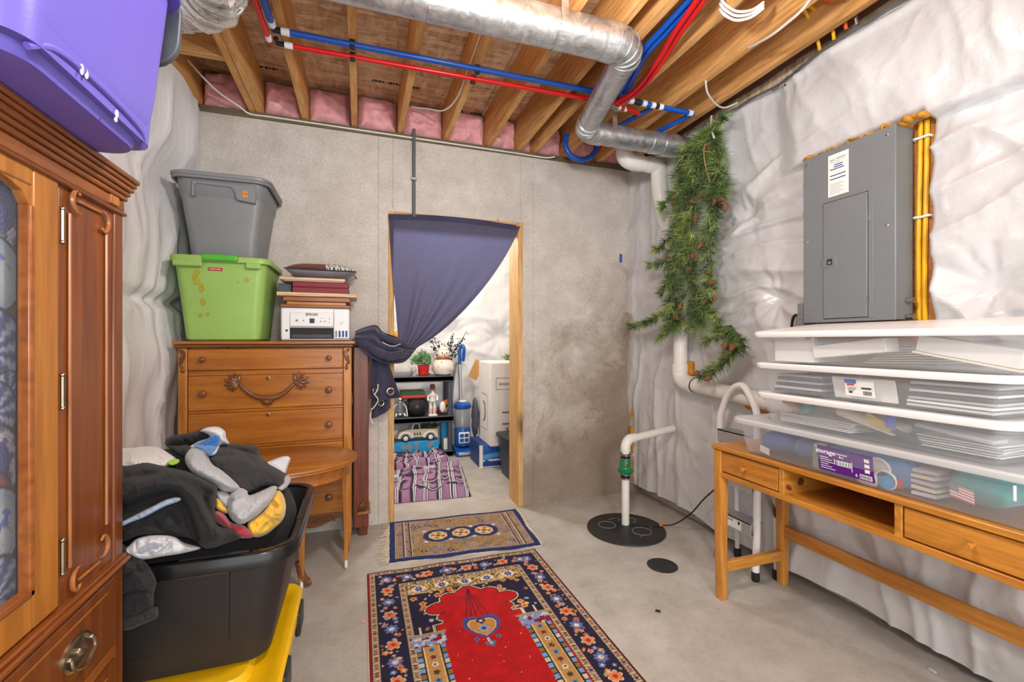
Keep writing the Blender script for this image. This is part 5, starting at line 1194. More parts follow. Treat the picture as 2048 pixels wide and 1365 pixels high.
# labels on the boxes
def onface(z0, z, tap=.028, h=.119, x0=1.612): return x0+tap-(z-z0)/h*(tap-.011)-.0012
def label_plate(parent, name, yl, yr, za, zb, z0, h, x0, tap, mat, **k):
    xa, xb = onface(z0, za, tap, h, x0), onface(z0, zb, tap, h, x0)
    return build(name, MB().add([(xa,yl,za),(xa,yr,za),(xb,yr,zb),(xb,yl,zb),(xa+.002,yl,za),(xa+.002,yr,za),(xb+.002,yr,zb),(xb+.002,yl,zb)], [(0,1,2,3),(7,6,5,4),(0,4,5,1),(1,5,6,2),(2,6,7,3),(3,7,4,0)]), mat, parent, smooth=0, **k)
lab = label_plate(B0, 'purple_label', 1.215, 1.025, dz+.022, dz+.112, dz, .15, 1.600, .030, M['violet'], label='violet product label')
def lx(z): return onface(dz, z, .030, .15, 1.600)-.001
def bar(par, ya, yb, za, zb, mat, f=lx, name='print_line'):
    xa, xb = f(za), f(zb)
    return build(name, MB().add([(xa,ya,za),(xa,yb,za),(xb,yb,zb),(xb,ya,zb)], [(0,1,2,3)]), mat, par, smooth=0)
upv = (-.11, 0, 1)
text('lettering', 'storage', .024, (lx(dz+.090)-.001, 1.185, dz+.092), (0,-1,0), upv, M['ink_white'], lab, bold=True)
text('lettering', 'Underbed\nBox', .010, (lx(dz+.088)-.001, 1.128, dz+.088), (0,-1,0), upv, M['ink_white'], lab)
for k in range(6): bar(lab, 1.207, 1.207-.03-.012*((k*7) % 3), dz+.070-.008*k, dz+.0725-.008*k, M['ink_white'])
bar(lab, 1.148, 1.098, dz+.052, dz+.070, M['ink_white']); bar(lab, 1.096, 1.093, dz+.040, dz+.075, M['ink_white']); bar(lab, 1.155, 1.152, dz+.052, dz+.072, M['ink_white'])
for k in range(5): bar(lab, 1.146-.010*k, 1.141-.010*k, dz+.054, dz+.067, M['ink_grey'], lambda z: lx(z)-.0005)
for k in range(3): bar(lab, 1.052, 1.036, dz+.086-.018*k, dz+.098-.018*k, M['ink_white'])
bl = bar(lab, 1.070, 1.030, dz+.026, dz+.042, M['ink_white'])
for k in range(9): bar(lab, 1.068-.004*k, 1.066-.004*k, dz+.028, dz+.040, M['ink'], lambda z: lx(z)-.0005, 'barcode_line')
text('lettering', '6', .016, (lx(dz+.034)-.001, 1.080, dz+.034), (0,-1,0), upv, M['ink_white'], lab)
lab2 = label_plate(B2, 'barcode_sticker', 1.125, 1.030, z2_+.022, z2_+.080, z2_, .116, 1.612, .028, M['paper'])
def lx2(z): return onface(z2_, z, .028, .116, 1.612)-.0012
bar(lab2, 1.1245, 1.085, z2_+.066, z2_+.0795, M['ink_blue'], lx2); bar(lab2, 1.117, 1.092, z2_+.058, z2_+.065, M['ink_red'], lx2)
bar(lab2, 1.070, 1.038, z2_+.049, z2_+.054, M['ink'], lx2); bar(lab2, 1.112, 1.100, z2_+.032, z2_+.038, M['ink'], lx2)
for k in range(3): bar(lab2, 1.115, 1.085+.004*k, z2_+.050-.005*k, z2_+.052-.005*k, M['ink_grey'], lx2)
for k in range(7): bar(lab2, 1.064-.004*k, 1.062-.004*k, z2_+.028, z2_+.042, M['ink'], lx2, 'barcode_line')
build('white_clip', MB().box(1.594, 1.600, .672, .678, dz+.085, dz+.125), M['white'], B0, .002)

# ---------------------------------------------------------------- folded step ladder behind the desk
sl_ = thing('step_ladder', 'white tubular step ladder folded between desk and blanketed wall', 'step ladder', (2.02, 1.94, 0))
yl, yr_ = 2.040, 1.785; xb_, xt_ = 1.935, 1.958
hp = [(xb_, yl, .02), (xb_+.01, yl, .3), (xt_-.01, yl, .75), (xt_, yl-.012, .86), (xt_, yl-.06, .955), (xt_, yl-.14, 1.0), (xt_, yr_+.06, .955), (xt_, yr_+.012, .86), (xt_-.01, yr_, .75), (xb_+.01, yr_, .3), (xb_, yr_, .02)]
build('frame_tube', MB().tube(catmull(hp, 6), .018, 12), M['white'], sl_)
build('rear_tube', MB().tube([(2.055, yr_-.02, .02), (2.045, yr_-.02, .62)], .012, 10).tube([(2.055, yl-.02, .02), (2.045, yl-.02, .62)], .012, 10), M['white'], sl_)
for x, y in ((xb_,yl), (xb_,yr_), (2.055,yr_-.02), (2.055,yl-.02)): build('rubber_foot', MB().lathe([(.018,0),(.020,.01),(.020,.045),(.015,.05)], (x,y,0), 14), M['rubber'], sl_)
for zs in (.225, .455, .68):
    s_ = build('step', MB().box(xb_-.018, xb_+.065, yr_+.012, yl-.012, zs+.055, zs+.065).box(xb_-.018, xb_-.012, yr_+.012, yl-.012, zs, zs+.065).box(xb_-.018, xb_+.03, yr_+.012, yl-.012, zs-.004, zs+.002), M['alu'], sl_, .002)
    if zs < .3:
        xx = xb_-.0195
        def lb(ya, yb, za, zb, m_, nm='print_line'): build(nm, MB().box(xx-.0003, xx+.001, yb, ya, za, zb), m_, s_)
        xx = xb_-.0188; lb(2.020, 1.860, zs+.004, zs+.052, M['paper'], 'sticker'); xx = xb_-.0195
        lb(2.018, 1.950, zs+.006, zs+.030, M['yellow'], 'yellow_sticker')
        for k in range(6): lb(2.018-.018*k, 2.005-.018*k, zs+.036, zs+.048, M['ink'] if k in (0,3) else M['ink_grey'])
        lb(1.880, 1.867, zs+.032, zs+.048, M['ink'])
build('link_arm', MB().bar((xb_, yr_-.016, .55), (2.04, yr_-.03, .33), .012, .022), M['steel'], sl_)

# ---------------------------------------------------------------- breaker panel and cables
XPF = 1.98; PZ0 = 1.325
bp = thing('breaker_panel', 'grey metal breaker panel with hinged door on the blanketed wall', 'breaker panel', (2.02, (PY0+PY1)/2, PZ0))
build('enclosure', MB().box(XPF+.004, 2.085, PY0+.002, PY1-.002, PZ0, PZ1-.004), M['panel_side'], bp, .002)
build('cover', MB().box(XPF-.004, XPF+.004, PY0-.002, PY1+.004, PZ0-.002, PZ1), M['panel_grey'], bp, .003)
build('door_gap', MB().box(XPF-.0046, XPF-.003, 1.2672, 1.4568, 1.337, 1.858), M['dark'], bp)
dd = build('door', MB().box(XPF-.0095, XPF-.004, 1.270, 1.454, 1.340, 1.855), M['panel_grey'], bp, .0025)
build('hinge_strip', MB().box(XPF-.0068, XPF-.004, 1.250, 1.268, 1.335, 1.860), M['panel_grey'], bp, .001)
for z in (1.745, 1.415): build('hinge', MB().box(XPF-.0095, XPF-.006, 1.262, 1.270, z-.014, z+.014), M['chrome'], dd)
lt = build('latch', MB().box(XPF-.012, XPF-.008, 1.395, 1.455, 1.567, 1.612), M['panel_side'], dd, .002)
build('latch_slot', MB().box(XPF-.0125, XPF-.011, 1.412, 1.436, 1.576, 1.603), M['dark'], lt); build('latch_tab', MB().box(XPF-.0145, XPF-.012, 1.418, 1.430, 1.580, 1.592), M['panel_grey'], lt, .001)
for y, z in ((1.200, 2.058), (1.200, 1.70), (1.534, 2.058), (1.534, 1.70)): build('screw', MB().lathe([(.006,.003),(.006,-.002),(.004,-.004),(.0003,-.0042)], (XPF-.003, y, z), 12, 'x'), M['chrome'], bp)
pl_ = build('paper_label', MB().box(XPF-.0052, XPF-.004, 1.347, 1.435, 1.878, 2.062), M['paper'], bp)
xx = XPF-.0056
def pln(ya, yb, z, h, m_): build('print_line', MB().box(xx, xx+.001, yb, ya, z, z+h), m_, pl_)
for (ya, yb, z) in ((1.408,1.372,2.012), (1.410,1.371,2.003), (1.427,1.365,1.994), (1.427,1.359,1.967), (1.427,1.359,1.951)): pln(ya, yb, z, .0045, M['ink_blue'])
for k in range(11): pln(1.427, 1.362+.02*((k*5) % 3)/2, 1.943-.0055*k if k > 1 else 2.03-.006*k, .0014, M['ink_grey'])
pln(1.427, 1.405, 2.036, .004, M['ink_grey']); pln(1.400, 1.360, 2.038, .004, M['ink_grey'])
build('plywood_back', MB().box(2.098, 2.112, 1.105, 1.60, 1.06, 2.115), M['ply'], bp)
for z in (1.40, 1.335): build('cable_clamp', MB().lathe([(.012,0),(.012,.012),(.009,.013),(.009,.024),(.001,.025)], (2.045, PY0-.024, z), 12, 'y'), M['steel'], bp)
fm = MB()
for k in range(22):
    y = 1.11+.46*k/21; fm.ell((2.03+.012*math.sin(k*2.1), y, 2.100+.008*math.sin(k*1.3)), (.03,.018,.013+.006*math.sin(k*3.3)), 8, 6)
build('foam_seal', crumple(fm, 4, .006, 40), M['foam'], bp)
for z in (1.98, 1.85): build('foam_lump', crumple(MB().ell((2.04,1.572,z),(.03,.016,.02),12,8), 6, .008, 40), M['foam'], bp)
for k, (yy, ph, lab_) in enumerate(((1.153, 0, 'yellow cable stapled along the breaker panel side'), (1.1335, .5, 'yellow cable stapled along the blanket edge'))):
    zz = np.linspace(1.30, 2.10, 14)
    build('yellow_cable', MB().tube(catmull([(2.0895, yy+.004*math.sin(5*z+ph), z) for z in zz], 3), .0085, 8), M['yellow_wire'], None, label=lab_, cat='cable', group='yellow cables beside the breaker panel')
for z in (2.035, 1.725): build('cable_staple', MB().tube(catmull([(2.098,1.170,z), (2.078,1.166,z+.003), (2.0755,1.143,z), (2.078,1.120,z+.002), (2.098,1.116,z)], 4), .005, 6), M['white'], bp)
ob = thing('junction_box', 'small steel junction box low beside the breaker panel', 'junction box', (2.03, 1.58, 1.30))
build('box', MB().box(1.985, 2.07, 1.562, 1.592, 1.30, 1.42), M['panel_grey'], ob, .002)
for z in (1.32, 1.345, 1.37, 1.395): build('knockout', MB().lathe([(.006,.002),(.006,-.001),(.0003,-.0012)], (1.985, 1.577, z), 10, 'x'), M['steel'], ob)
build('black_cable', MB().tube(catmull([(2.03,1.60,1.33), (2.03,1.625,1.365), (2.035,1.65,1.36), (2.04,1.665,1.32), (2.045,1.67,1.28)], 6), .007, 8), M['rubber'], None, label='short black cable loop beside the junction box', cat='cable')

# ---------------------------------------------------------------- pine garland on the wall
gl = thing('pine_garland', 'hanging artificial pine garland with small brown cones', 'garland', tuple(P(1390, 660, x=1.99)))
M['needle_a'] = plain('dark_pine_needle', '#4b6442', .55, 0, .25, 30); M['needle_b'] = plain('pine_needle', '#718d4c', .5, 0, .25, 30); M['needle_c'] = plain('light_pine_needle', '#a9bb6a', .5, 0, .2, 30)
M['twig'] = plain('brown_twig', '#6a4a2c', .8, 0, .2); M['cone'] = plain('pine_cone', '#74502f', .75, 0, .35, 60)
def G(px, row, x=1.950): return P(px, row, x=x)
branches = [([G(1425,250,2.0),G(1405,320),G(1390,380),G(1385,450),G(1378,520),G(1395,590),G(1400,640)], .125, 190), ([G(1415,280),G(1375,380),G(1360,460),G(1352,540),G(1350,600),G(1352,650)], .105, 120),
            ([G(1400,300),G(1425,360),G(1430,420),G(1420,480),G(1425,560),G(1415,620)], .085, 100), ([G(1420,262),G(1388,290),G(1372,330),G(1366,385)], .09, 80), ([G(1426,262),G(1438,320),G(1442,385)], .075, 70), ([G(1350,610),G(1315,632),G(1285,645),G(1264,650)], .03, 34), ([G(1350,630),G(1335,655),G(1318,676)], .02, 16),
            ([G(1405,600),G(1435,640),G(1462,675),G(1468,705),G(1440,728),G(1410,748)], .045, 70), ([G(1462,650),G(1478,672),G(1490,692)], .018, 12), ([G(1360,440),G(1330,485),G(1312,498)], .02, 16), ([G(1355,515),G(1325,525),G(1300,530)], .018, 14), ([G(1362,370),G(1335,400),G(1325,415)], .02, 14), ([G(1425,290),G(1432,255),G(1450,235)], .02, 22),
            ([G(1460,660),G(1430,675),G(1408,680)], .016, 10), ([G(1350,545),G(1335,560),G(1325,590)], .02, 12)]
needles = {'needle_a': MB(), 'needle_b': MB(), 'needle_c': MB()}
rg = random.Random(21); twig = MB(); tips = []
for pts, spread, ns in branches:
    cv_ = catmull(pts, 8); twig.tube(cv_, .0035, 5)
    for k in range(ns):
        f = k/ns*(len(cv_)-1.001); i = int(f); base = cv_[i].lerp(cv_[i+1], f-i); tg = (cv_[i+1]-cv_[i]).normalized()
        ang = rg.uniform(0, 2*PI); side = Vector((-abs(math.cos(ang))*.8-.1, math.sin(ang), rg.uniform(-.8,.15)))
        dr_ = (side*.9+tg*.5).normalized(); L = spread*rg.uniform(.4,1.1)
        tip = base+dr_*L; tip.x = max(1.83, min(tip.x, 1.975 if min(abs(tip.y-pvy), abs(tip.y-2.72)) < .075 else 2.02)); tips.append((base, tip)); d0 = (tip-base).normalized()
        twig.tube([base, tip], .0016, 4)
        mat_ = rg.choices(('needle_a','needle_b','needle_c'), (4,4,2.4))[0]; mb = needles[mat_]
        a_ = d0.orthogonal().normalized(); b_ = d0.cross(a_)
        for n_ in range(36):
            t_ = rg.uniform(.15, 1.0); th = rg.uniform(0, 2*PI); p0 = base.lerp(tip, t_); nd = (d0*rg.uniform(.5,1.0)+(a_*math.cos(th)+b_*math.sin(th))*.75).normalized(); l_ = rg.uniform(.045,.078)
            p1 = p0+nd*l_+Vector((0,0,-.004)); wv = nd.cross(Vector((rg.uniform(-1,1), rg.uniform(-1,1), rg.uniform(-1,1)))).normalized()*.0019
            lim = 1.984 if min(abs(p1.y-pvy), abs(p1.y-2.72)) < .075 else 2.04
            p0.x = min(p0.x, lim); p1.x = min(p1.x, lim)
            mb.add([p0-wv, p0+wv, p1], [(0,1,2)])
for nm, mb in needles.items(): build('needles', mb, M[nm], gl, 0, 0, kind='stuff')
build('stem', twig, M['twig'], gl)
def cone_mb(c, d, L):
    mb = MB(); d = Vector(d).normalized(); a = d.orthogonal().normalized(); b_ = d.cross(a); c = Vector(c)
    rings = []
    for j, (f, r) in enumerate(((0,.15),(.1,.7),(.3,1),(.55,.85),(.8,.5),(1,.08))):
        rings.append([c+d*L*f+(a*math.cos(2*PI*k/12)+b_*math.sin(2*PI*k/12))*L*.28*r*(1.12 if (k+j) % 2 else .86) for k in range(12)])
    return mb.loft(rings, True)
for (px, row) in ((1371,404),(1380,400),(1397,392),(1432,396),(1440,400),(1452,404),(1358,392),(1348,405),(1392,428),(1405,484),(1386,505),(1395,510),(1333,515),(1350,520),(1355,525),(1384,535),(1412,545),(1418,566),(1428,592),(1412,598),(1348,632),(1364,606),(1468,690),(1452,684),(1400,745),(1422,752),(1421,285),(1350,447)):
    p = G(px, row, 1.90); build('pine_cone', cone_mb(p, (rg.uniform(-.5,.2), rg.uniform(-1,1), rg.uniform(-.8,-.1)), rg.uniform(.042,.060)), M['cone'], gl, 0, 20)
build('hanging_twine', MB().tube(catmull([G(1423,285,1.9),G(1410,290,1.88),G(1408,310,1.88),G(1412,335,1.88),G(1420,365,1.88)], 5), .003, 6), plain('jute_twine', '#b08a55', .9, 0, .2), gl)
build('hanging_strap', MB().tube(catmull([G(1423,232,2.02),G(1422,255,1.95),G(1428,275,1.90)], 5), .006, 6), M['white'], gl)
# ---------------------------------------------------------------- ducts, pipes and cables under the joists
fx = thing('flexible_duct', 'crumpled foil flexible duct with red print beneath the joists', 'duct', (-.6, 1.95, 2.46))
pth = catmull([(-.87,2.03,2.53), (-.78,2.03,2.53), (-.66,2.01,2.528), (-.56,1.95,2.522), (-.49,1.84,2.512), (-.475,1.68,2.505), (-.475,1.45,2.50), (-.475,1.1,2.50)], 12)
m_ = len(pth); rs = [.098+.006*math.sin(k*1.1)+.006*math.sin(k*.37) for k in range(m_)]
build('sleeve', crumple(MB().tube(pth, rs, 28), 3, .018, 16), M['foil'], fx)
rb = MB()
for k in range(int(m_*.40), int(m_*.60), 4): 
    c = pth[k]; t_ = (pth[k+1]-pth[k-1]).normalized(); a_ = t_.orthogonal().normalized(); b_ = t_.cross(a_)
    rb.tube([c+(a_*math.cos(x)+b_*math.sin(x))*.101 for x in np.linspace(0,2*PI,24,endpoint=False)], .005, 6, closed=True)
build('wire_rib', rb, M['galv'], fx)
dz_ = 2.575
du = thing('round_duct', 'galvanised round metal duct with elbows strapped under the joists', 'duct', (1.0, 2.0, 2.49))
E1 = Vector((1.16, 1.75, dz_)); E2 = Vector((1.325, 2.50, dz_-.024)); E3 = Vector((2.09, 2.475, dz_-.036))
build('main_run', MB().tube([(-.31,1.76,dz_), (1.09,1.75,dz_)], .078, 28), M['galv'], du)
d12 = (E2-E1).normalized(); d23 = (E3-E2).normalized()
build('cross_run', MB().tube([E1+d12*.07, E2-d12*.06], .066, 26), M['galv'], du)
build('wall_run', MB().tube([E2+d23*.06, E3], .066, 26), M['galv'], du)
def elbow(c, d0, d1, r, n=5):
    mb = MB(); a = c-d0*r*1.15; b = c+d1*r*1.15; prev = None
    pts = [a+(c-a)*2*t*(1-t)*1.0+(b-a)*t*t if 0 else (a*(1-t)**2+c*2*t*(1-t)+b*t*t) for t in np.linspace(0,1,n+1)]
    for k in range(n):
        mb.tube([pts[k], pts[k+1]], [r*1.035, r*1.0], 26)
    mb.tube(pts, r*.99, 26); return mb
build('elbow', elbow(E1, Vector((1,0,0)), d12, .076, 5), M['galv'], du)
build('elbow', elbow(E2, d12, d23, .070, 5), M['galv'], du)
M['tape_foil'] = plain('foil_tape', '#c9ccd0', .3, .8, .2, 60, .5, 90)
for c, d, r in ((Vector((1.045,1.75,dz_)), Vector((1,0,0)), .080), (E1+d12*.105, d12, .069), (E2-d12*.085, d12, .069), (E2+d23*.09, d23, .069), (E2+d23*.50, d23, .070)):
    build('foil_tape', crumple(MB().tube([c-d*.03, c-d*.01, c+d*.01, c+d*.03], [r, r*1.01, r*1.01, r], 26), 8, .0025, 60), M['tape_foil'], du)
build('collar', MB().tube([E2+d23*.56, E2+d23*.66], .074, 26), M['galv'], du)
def strap(x, y, r, z, zt):
    mb = MB(); w = .016
    pts = [(x, y-r, zt)]+[(x, y-r*1.02*math.cos(a), z-r*1.02*math.sin(a)) for a in np.linspace(0,PI,16)]+[(x, y+r, zt)]
    for p, q in zip(pts[:-1], pts[1:]): mb.add([(p[0]-w,p[1],p[2]),(p[0]+w,p[1],p[2]),(q[0]+w,q[1],q[2]),(q[0]-w,q[1],q[2])], [(0,1,2,3)])
    return mb
for x, y, r in ((.80,1.752,.078), (.262,1.755,.078), (1.50,2.494,.066)): build('hanger_strap', strap(x, y, r, dz_ if x < 1.4 else dz_-.027, 2.69), M['galv'], du)
# red and blue water lines
def zp(px, row, z): return P(px, row, z=z)
def line(name, label, pts, r, mat, k=8, cat='pipe', group=None, extra=()):
    t = thing(name, label, cat, tuple(Vector(pts[0]))); build('tube', MB().tube(catmull(pts, k) if k else pts, r, 10), mat, t)
    for (c, d, rr, ll, mm, nm) in extra:
        d = Vector(d).normalized(); c = Vector(c); build(nm, MB().tube([c-d*ll, c+d*ll], rr, 12), M[mm], t)
    return t
zpx = 2.645; bx_ = -.37
Bl = line('blue_supply_pipe', 'straight blue water line clipped across the joists', [(bx_+.03,2.255,zpx), (1.26,2.235,zpx)], .0145, M['pex_blue'], 0, extra=[((bx_+.05,2.255,zpx),(1,0,0),.0165,.018,'ring_white','crimp_ring')])
Rl = line('red_supply_pipe', 'straight red water line clipped across the joists', [(bx_+.03,2.355,zpx), (1.26,2.315,zpx)], .012, M['pex_red'], 0, extra=[((bx_+.05,2.355,zpx),(1,0,0),.0145,.018,'ring_white','crimp_ring')])
for par, y, r in ((Bl,2.25,.0155), (Rl,2.348,.013)):
    for x in (-.035, .575): build('pipe_clip', MB().box(x-.012, x+.012, y-r*.5-.004, y+r*.5+.004, zpx-r-.006, zpx+.021), M['rubber'], par, .003)
    yy = y+.006; build('corner_elbow', MB().tube([(bx_+.035,yy,zpx),(bx_,yy,zpx),(bx_,yy-.035,zpx)], r*.9, 10), M['rubber'], par)
line('blue_supply_pipe', 'blue water line turning along the joist beside the foil duct', [(bx_,2.235,zpx), (bx_-.01,1.9,zpx), (bx_-.01,.8,zpx)], .0145, M['pex_blue'], 0, extra=[((bx_,2.21,zpx),(0,1,0),.0165,.016,'ring_white','crimp_ring')])
line('red_supply_pipe', 'red water line turning along the joist beside the foil duct', [(bx_-.03,2.34,zpx-.006), (bx_-.045,1.9,zpx-.006), (bx_-.05,.8,zpx-.006)], .012, M['pex_red'], 0, extra=[((bx_-.03,2.31,zpx-.006),(0,1,0),.0145,.016,'ring_white','crimp_ring')])
zb = 2.64
for k, o in enumerate((0, .030)):
    line('red_supply_pipe', ('left' if 0 else '')+('red water line curving up a joist bay, joist side' if k == 0 else 'red water line curving up a joist bay, duct side'), [zp(1218,214,zb)+Vector((o,0,0)), zp(1240,200,zb)+Vector((o,0,0)), zp(1275,175,zb)+Vector((o,0,0)), zp(1318,120,zb)+Vector((o,0,.01)), zp(1352,65,zb)+Vector((o,0,.01)), zp(1402,-8,zb)+Vector((o,0,.01)), zp(1470,-120,zb)+Vector((o,0,.01))], .012, M['pex_red'])
for k, o in enumerate((0, .032)):
    line('blue_supply_pipe', 'blue water line rising behind the red pair, joist side' if k == 0 else 'blue water line rising behind the red pair, duct side', [zp(1236,200,zb+.034)+Vector((-o,0,0)), zp(1256,176,zb+.036)+Vector((-o,0,0)), zp(1290,112,zb+.04)+Vector((-o,0,0)), zp(1337,60,zb+.05)+Vector((-o,0,0)), zp(1402,-10,zb+.055)+Vector((-o,0,0)), zp(1474,-100,zb+.055)+Vector((-o,0,0))], .0145, M['pex_blue'])
mf = thing('pipe_manifold', 'small manifold joining the red and blue water lines', 'manifold', tuple(zp(1228,206,2.60)))
build('red_tee', MB().tube([zp(1212,206,2.63), zp(1228,214,2.63), zp(1245,219,2.63)], .015, 10), M['steel'], mf)
build('blue_tee', MB().tube([zp(1240,190,2.674), zp(1251,194,2.668), zp(1262,201,2.645)], .014, 10), M['steel'], mf)
e1 = zp(1262,201,2.64); e2 = zp(1386,227,2.64); dd_ = (e2-e1).normalized()
ex_ = [(e1.lerp(e2,f), dd_, .0175, .014, 'ring_white', 'crimp_ring') for f in (.0,.20,.34,.46,.95)]+[(e1.lerp(e2,f), dd_, .0165, .022, 'rubber', 'black_coupler') for f in (.10,.40)]
line('blue_supply_pipe', 'blue water line with white crimp rings across two joists', [e1, e2], .0145, M['pex_blue'], 0, extra=ex_)
line('blue_supply_pipe', 'short blue water line heading for the concrete wall', [e2, e2+Vector((-.01,.06,0)), zp(1325,258,2.64), zp(1300,272,2.64)], .0145, M['pex_blue'], 4)
line('blue_supply_pipe', 'blue water line slanting past the elbowed duct', [zp(1303,216,2.655), zp(1240,250,2.655)], .0145, M['pex_blue'], 0)
line('red_supply_pipe', 'short red water line stub beside the manifold', [zp(1240,216,2.63), zp(1262,220,2.63), zp(1278,228,2.63)], .011, M['pex_red'], 4, extra=[(zp(1250,218,2.63), (1,.2,0), .014, .010, 'ring_white', 'crimp_ring'), (zp(1238,215,2.63), (1,.2,0), .014, .008, 'ring_white', 'crimp_ring')])
ul = [(px, row) for px, row in ((1133,268),(1131,290),(1140,309),(1158,319),(1178,315),(1192,300),(1196,280),(1196,266))]
line('blue_supply_pipe', 'blue water line hanging in a U loop by the concrete wall', [P(a, b, y=2.94) for a, b in ul], .020, M['pex_blue'], 6)
line('red_supply_pipe', 'thin red water line behind the blue U loop', [P(1205,275,y=2.98), P(1198,300,y=2.98), P(1180,315,y=2.98), P(1176,322,y=3.0)], .011, M['pex_red'], 6)
# cables
def cable(label, pts, r=.0045, mat='white_wire', k=8): return build('cable', MB().tube(catmull(pts, k), r, 8), M[mat], None, label=label, cat='cable', loc=tuple(Vector(pts[0])))
cable('white cable running along the sill of the concrete wall', [P(375,120,y=2.9), P(430,178,y=3.0), P(478,212,y=3.10)]+[P(px, 234+(px-545)*.148, y=3.142) for px in (500,545,650,780,920,1030)]+[P(1090,315,y=3.13), P(1110,313,y=3.10)], .005)
cable('white cable looping from a joist down to the grey conduit', [(.550,1.80,2.735), (.550,2.10,2.715), (.550,2.40,2.695), (.545,2.65,2.69), (.50,2.82,2.70), (.42,2.95,2.76), tuple(P(825,214,y=3.04))], .005)
cable('thin white cable entering the top of the grey conduit', [P(818,228,y=3.13), P(824,240,y=3.13), P(828,256,y=3.13)], .004)
for k in range(3):
    cable('white cable in the looped bundle, %s strand' % ('upper', 'middle', 'lower')[k], [P(1440,-6+12*k,z=2.70-.014*k), P(1450,8+11*k,z=2.665-.014*k), P(1472,22+9*k,z=2.66-.014*k), P(1502,20+7*k,z=2.665-.014*k), P(1527,4+6*k,z=2.70-.014*k)], .0058)
cable('white cable sagging below the joists beside the wall blanket', [P(1640,-30,z=2.62), P(1605,18,z=2.60), P(1575,45,z=2.60), P(1540,72,z=2.61), P(1498,95,z=2.66)], .0055)
cable('white cable dropping off a joist toward the garland', [P(1411,158,z=2.67), P(1415,185,z=2.63), P(1432,208,z=2.62), P(1450,215,z=2.63), P(1475,205,z=2.66)], .005)
for (lab, a, b, mt) in (('yellow cable entering the wall by the blanket top edge', (1606,18), (1634,76), 'yellow_wire'), ('second yellow cable slanting behind the blanket top', (1612,8), (1662,52), 'yellow_wire'), ('orange cable beside the yellow ones at the blanket top', (1645,-4), (1686,30), 'orange_wire'), ('grey cable beside the foil hem of the blanket', (1690,-6), (1708,20), 'steel')):
    pa, pb_ = P(*a, x=1.99), P(*b, x=2.07); build('cable', MB().tube(catmull([pa+Vector((-.05,.02,.04)), pa, pa.lerp(pb_,.5)+Vector((0,0,.008)), pb_, pb_+Vector((.02,0,-.06))], 5), .0075, 8), M[mt], None, label=lab, cat='cable')
pc0, pc1 = P(828,258,y=3.138), P(828,434,y=3.138)
cdt = thing('conduit', 'grey plastic conduit running down the wall above the doorway', 'conduit', tuple(pc1))
build('tube', MB().tube([pc0, pc1], .011, 14), M['pvc_grey'], cdt); build('strap', MB().box(pc1.x-.02, pc1.x+.02, pc1.y-.012, YW, pc0.z-.35, pc0.z-.335), M['steel'], cdt, .002)
# ---------------------------------------------------------------- storage room beyond the doorway
SYF, SYB = 4.76, 5.10; SX0, SX1 = .02, .955
su = thing('shelving_unit', 'black plastic three-tier shelving unit in the storage room', 'shelves', ((SX0+SX1)/2, (SYF+SYB)/2, 0))
M['shelf'] = plain('charcoal_plastic', '#4b4e57', .5, 0, .08)
SZ = (.06, .435, .865)
for z in SZ: build('shelf', MB().box(SX0, SX1, SYF, SYB, z-.055, z).box(SX0, SX1, SYF, SYF+.015, z-.06, z+.004), M['shelf'], su, .006)
for x in (SX0+.035, SX1-.035):
    for y in (SYF+.035, SYB-.035): build('post', MB().tube([(x,y,0),(x,y,SZ[2]-.02)], .026, 12), M['shelf'], su)
def S(px, row, y): return P(px, row, y=y)
# middle shelf
z = SZ[1]+.001
c = S(833, 828, 4.90); cl = thing('cauldron', 'round black toy cauldron on the middle black shelf', 'cauldron', (c.x, 4.90, z))
build('pot', MB().lathe([(.05,0),(.09,.012),(.122,.055),(.130,.095),(.120,.145),(.100,.172),(.098,.182),(.112,.192),(.112,.200),(.098,.200),(.095,.18),(.11,.10),(.05,.02)], (c.x,4.90,z), 32), plain('cauldron_black', '#1b1c1f', .32, 0, .1), cl)
for s in (-1,1): build('handle', MB().tube(catmull([(c.x+s*.118,4.90,z+.15),(c.x+s*.145,4.90,z+.165),(c.x+s*.14,4.90,z+.185),(c.x+s*.11,4.90,z+.19)],4), .006, 7), M['black'], cl)
gx = c.x-.03
build('gift_box', MB().box(gx-.135, gx+.115, 4.80, 5.0, z+.2015, z+.232), M['red'], None, .003, label='flat red box lying across the black cauldron', cat='box')
build('gift_box', MB().box(gx-.14, gx+.11, 4.81, 5.01, z+.2325, z+.272), plain('dark_green_card', '#23552f', .6, 0, .1), None, .003, label='flat green box on top of the red box', cat='box')
c = S(865, 828, 4.84); nt_ = thing('nutcracker', 'small white and pink nutcracker figure on the middle shelf', 'figurine', (c.x, 4.84, z))
x, y = c.x, 4.84; M['skin'] = plain('painted_skin', '#c99a78', .6, 0, .1); M['pink_paint'] = plain('pink_paint', '#d8b5ad', .5, 0, .1)
build('stand', MB().box(x-.045, x+.045, y-.04, y+.04, z, z+.018), M['white'], nt_, .003)
for s in (-1,1):
    build('leg', MB().lathe([(.014,.018),(.017,.03),(.015,.07),(.018,.09),(.014,.13),(.017,.15)], (x+s*.020,y,z), 12), M['white'], nt_); build('boot', MB().lathe([(.016,.018),(.018,.02),(.018,.075),(.016,.08)], (x+s*.020,y-.001,z), 12), M['pink_paint'], nt_)
    build('arm', MB().tube(catmull([(x+s*.038,y,z+.225),(x+s*.052,y-.01,z+.19),(x+s*.042,y-.025,z+.165)],4), .011, 8), M['white'], nt_)
build('torso', MB().lathe([(.032,.145),(.038,.16),(.030,.185),(.042,.225),(.030,.24),(.015,.245)], (x,y,z), 16), M['offwhite'], nt_)
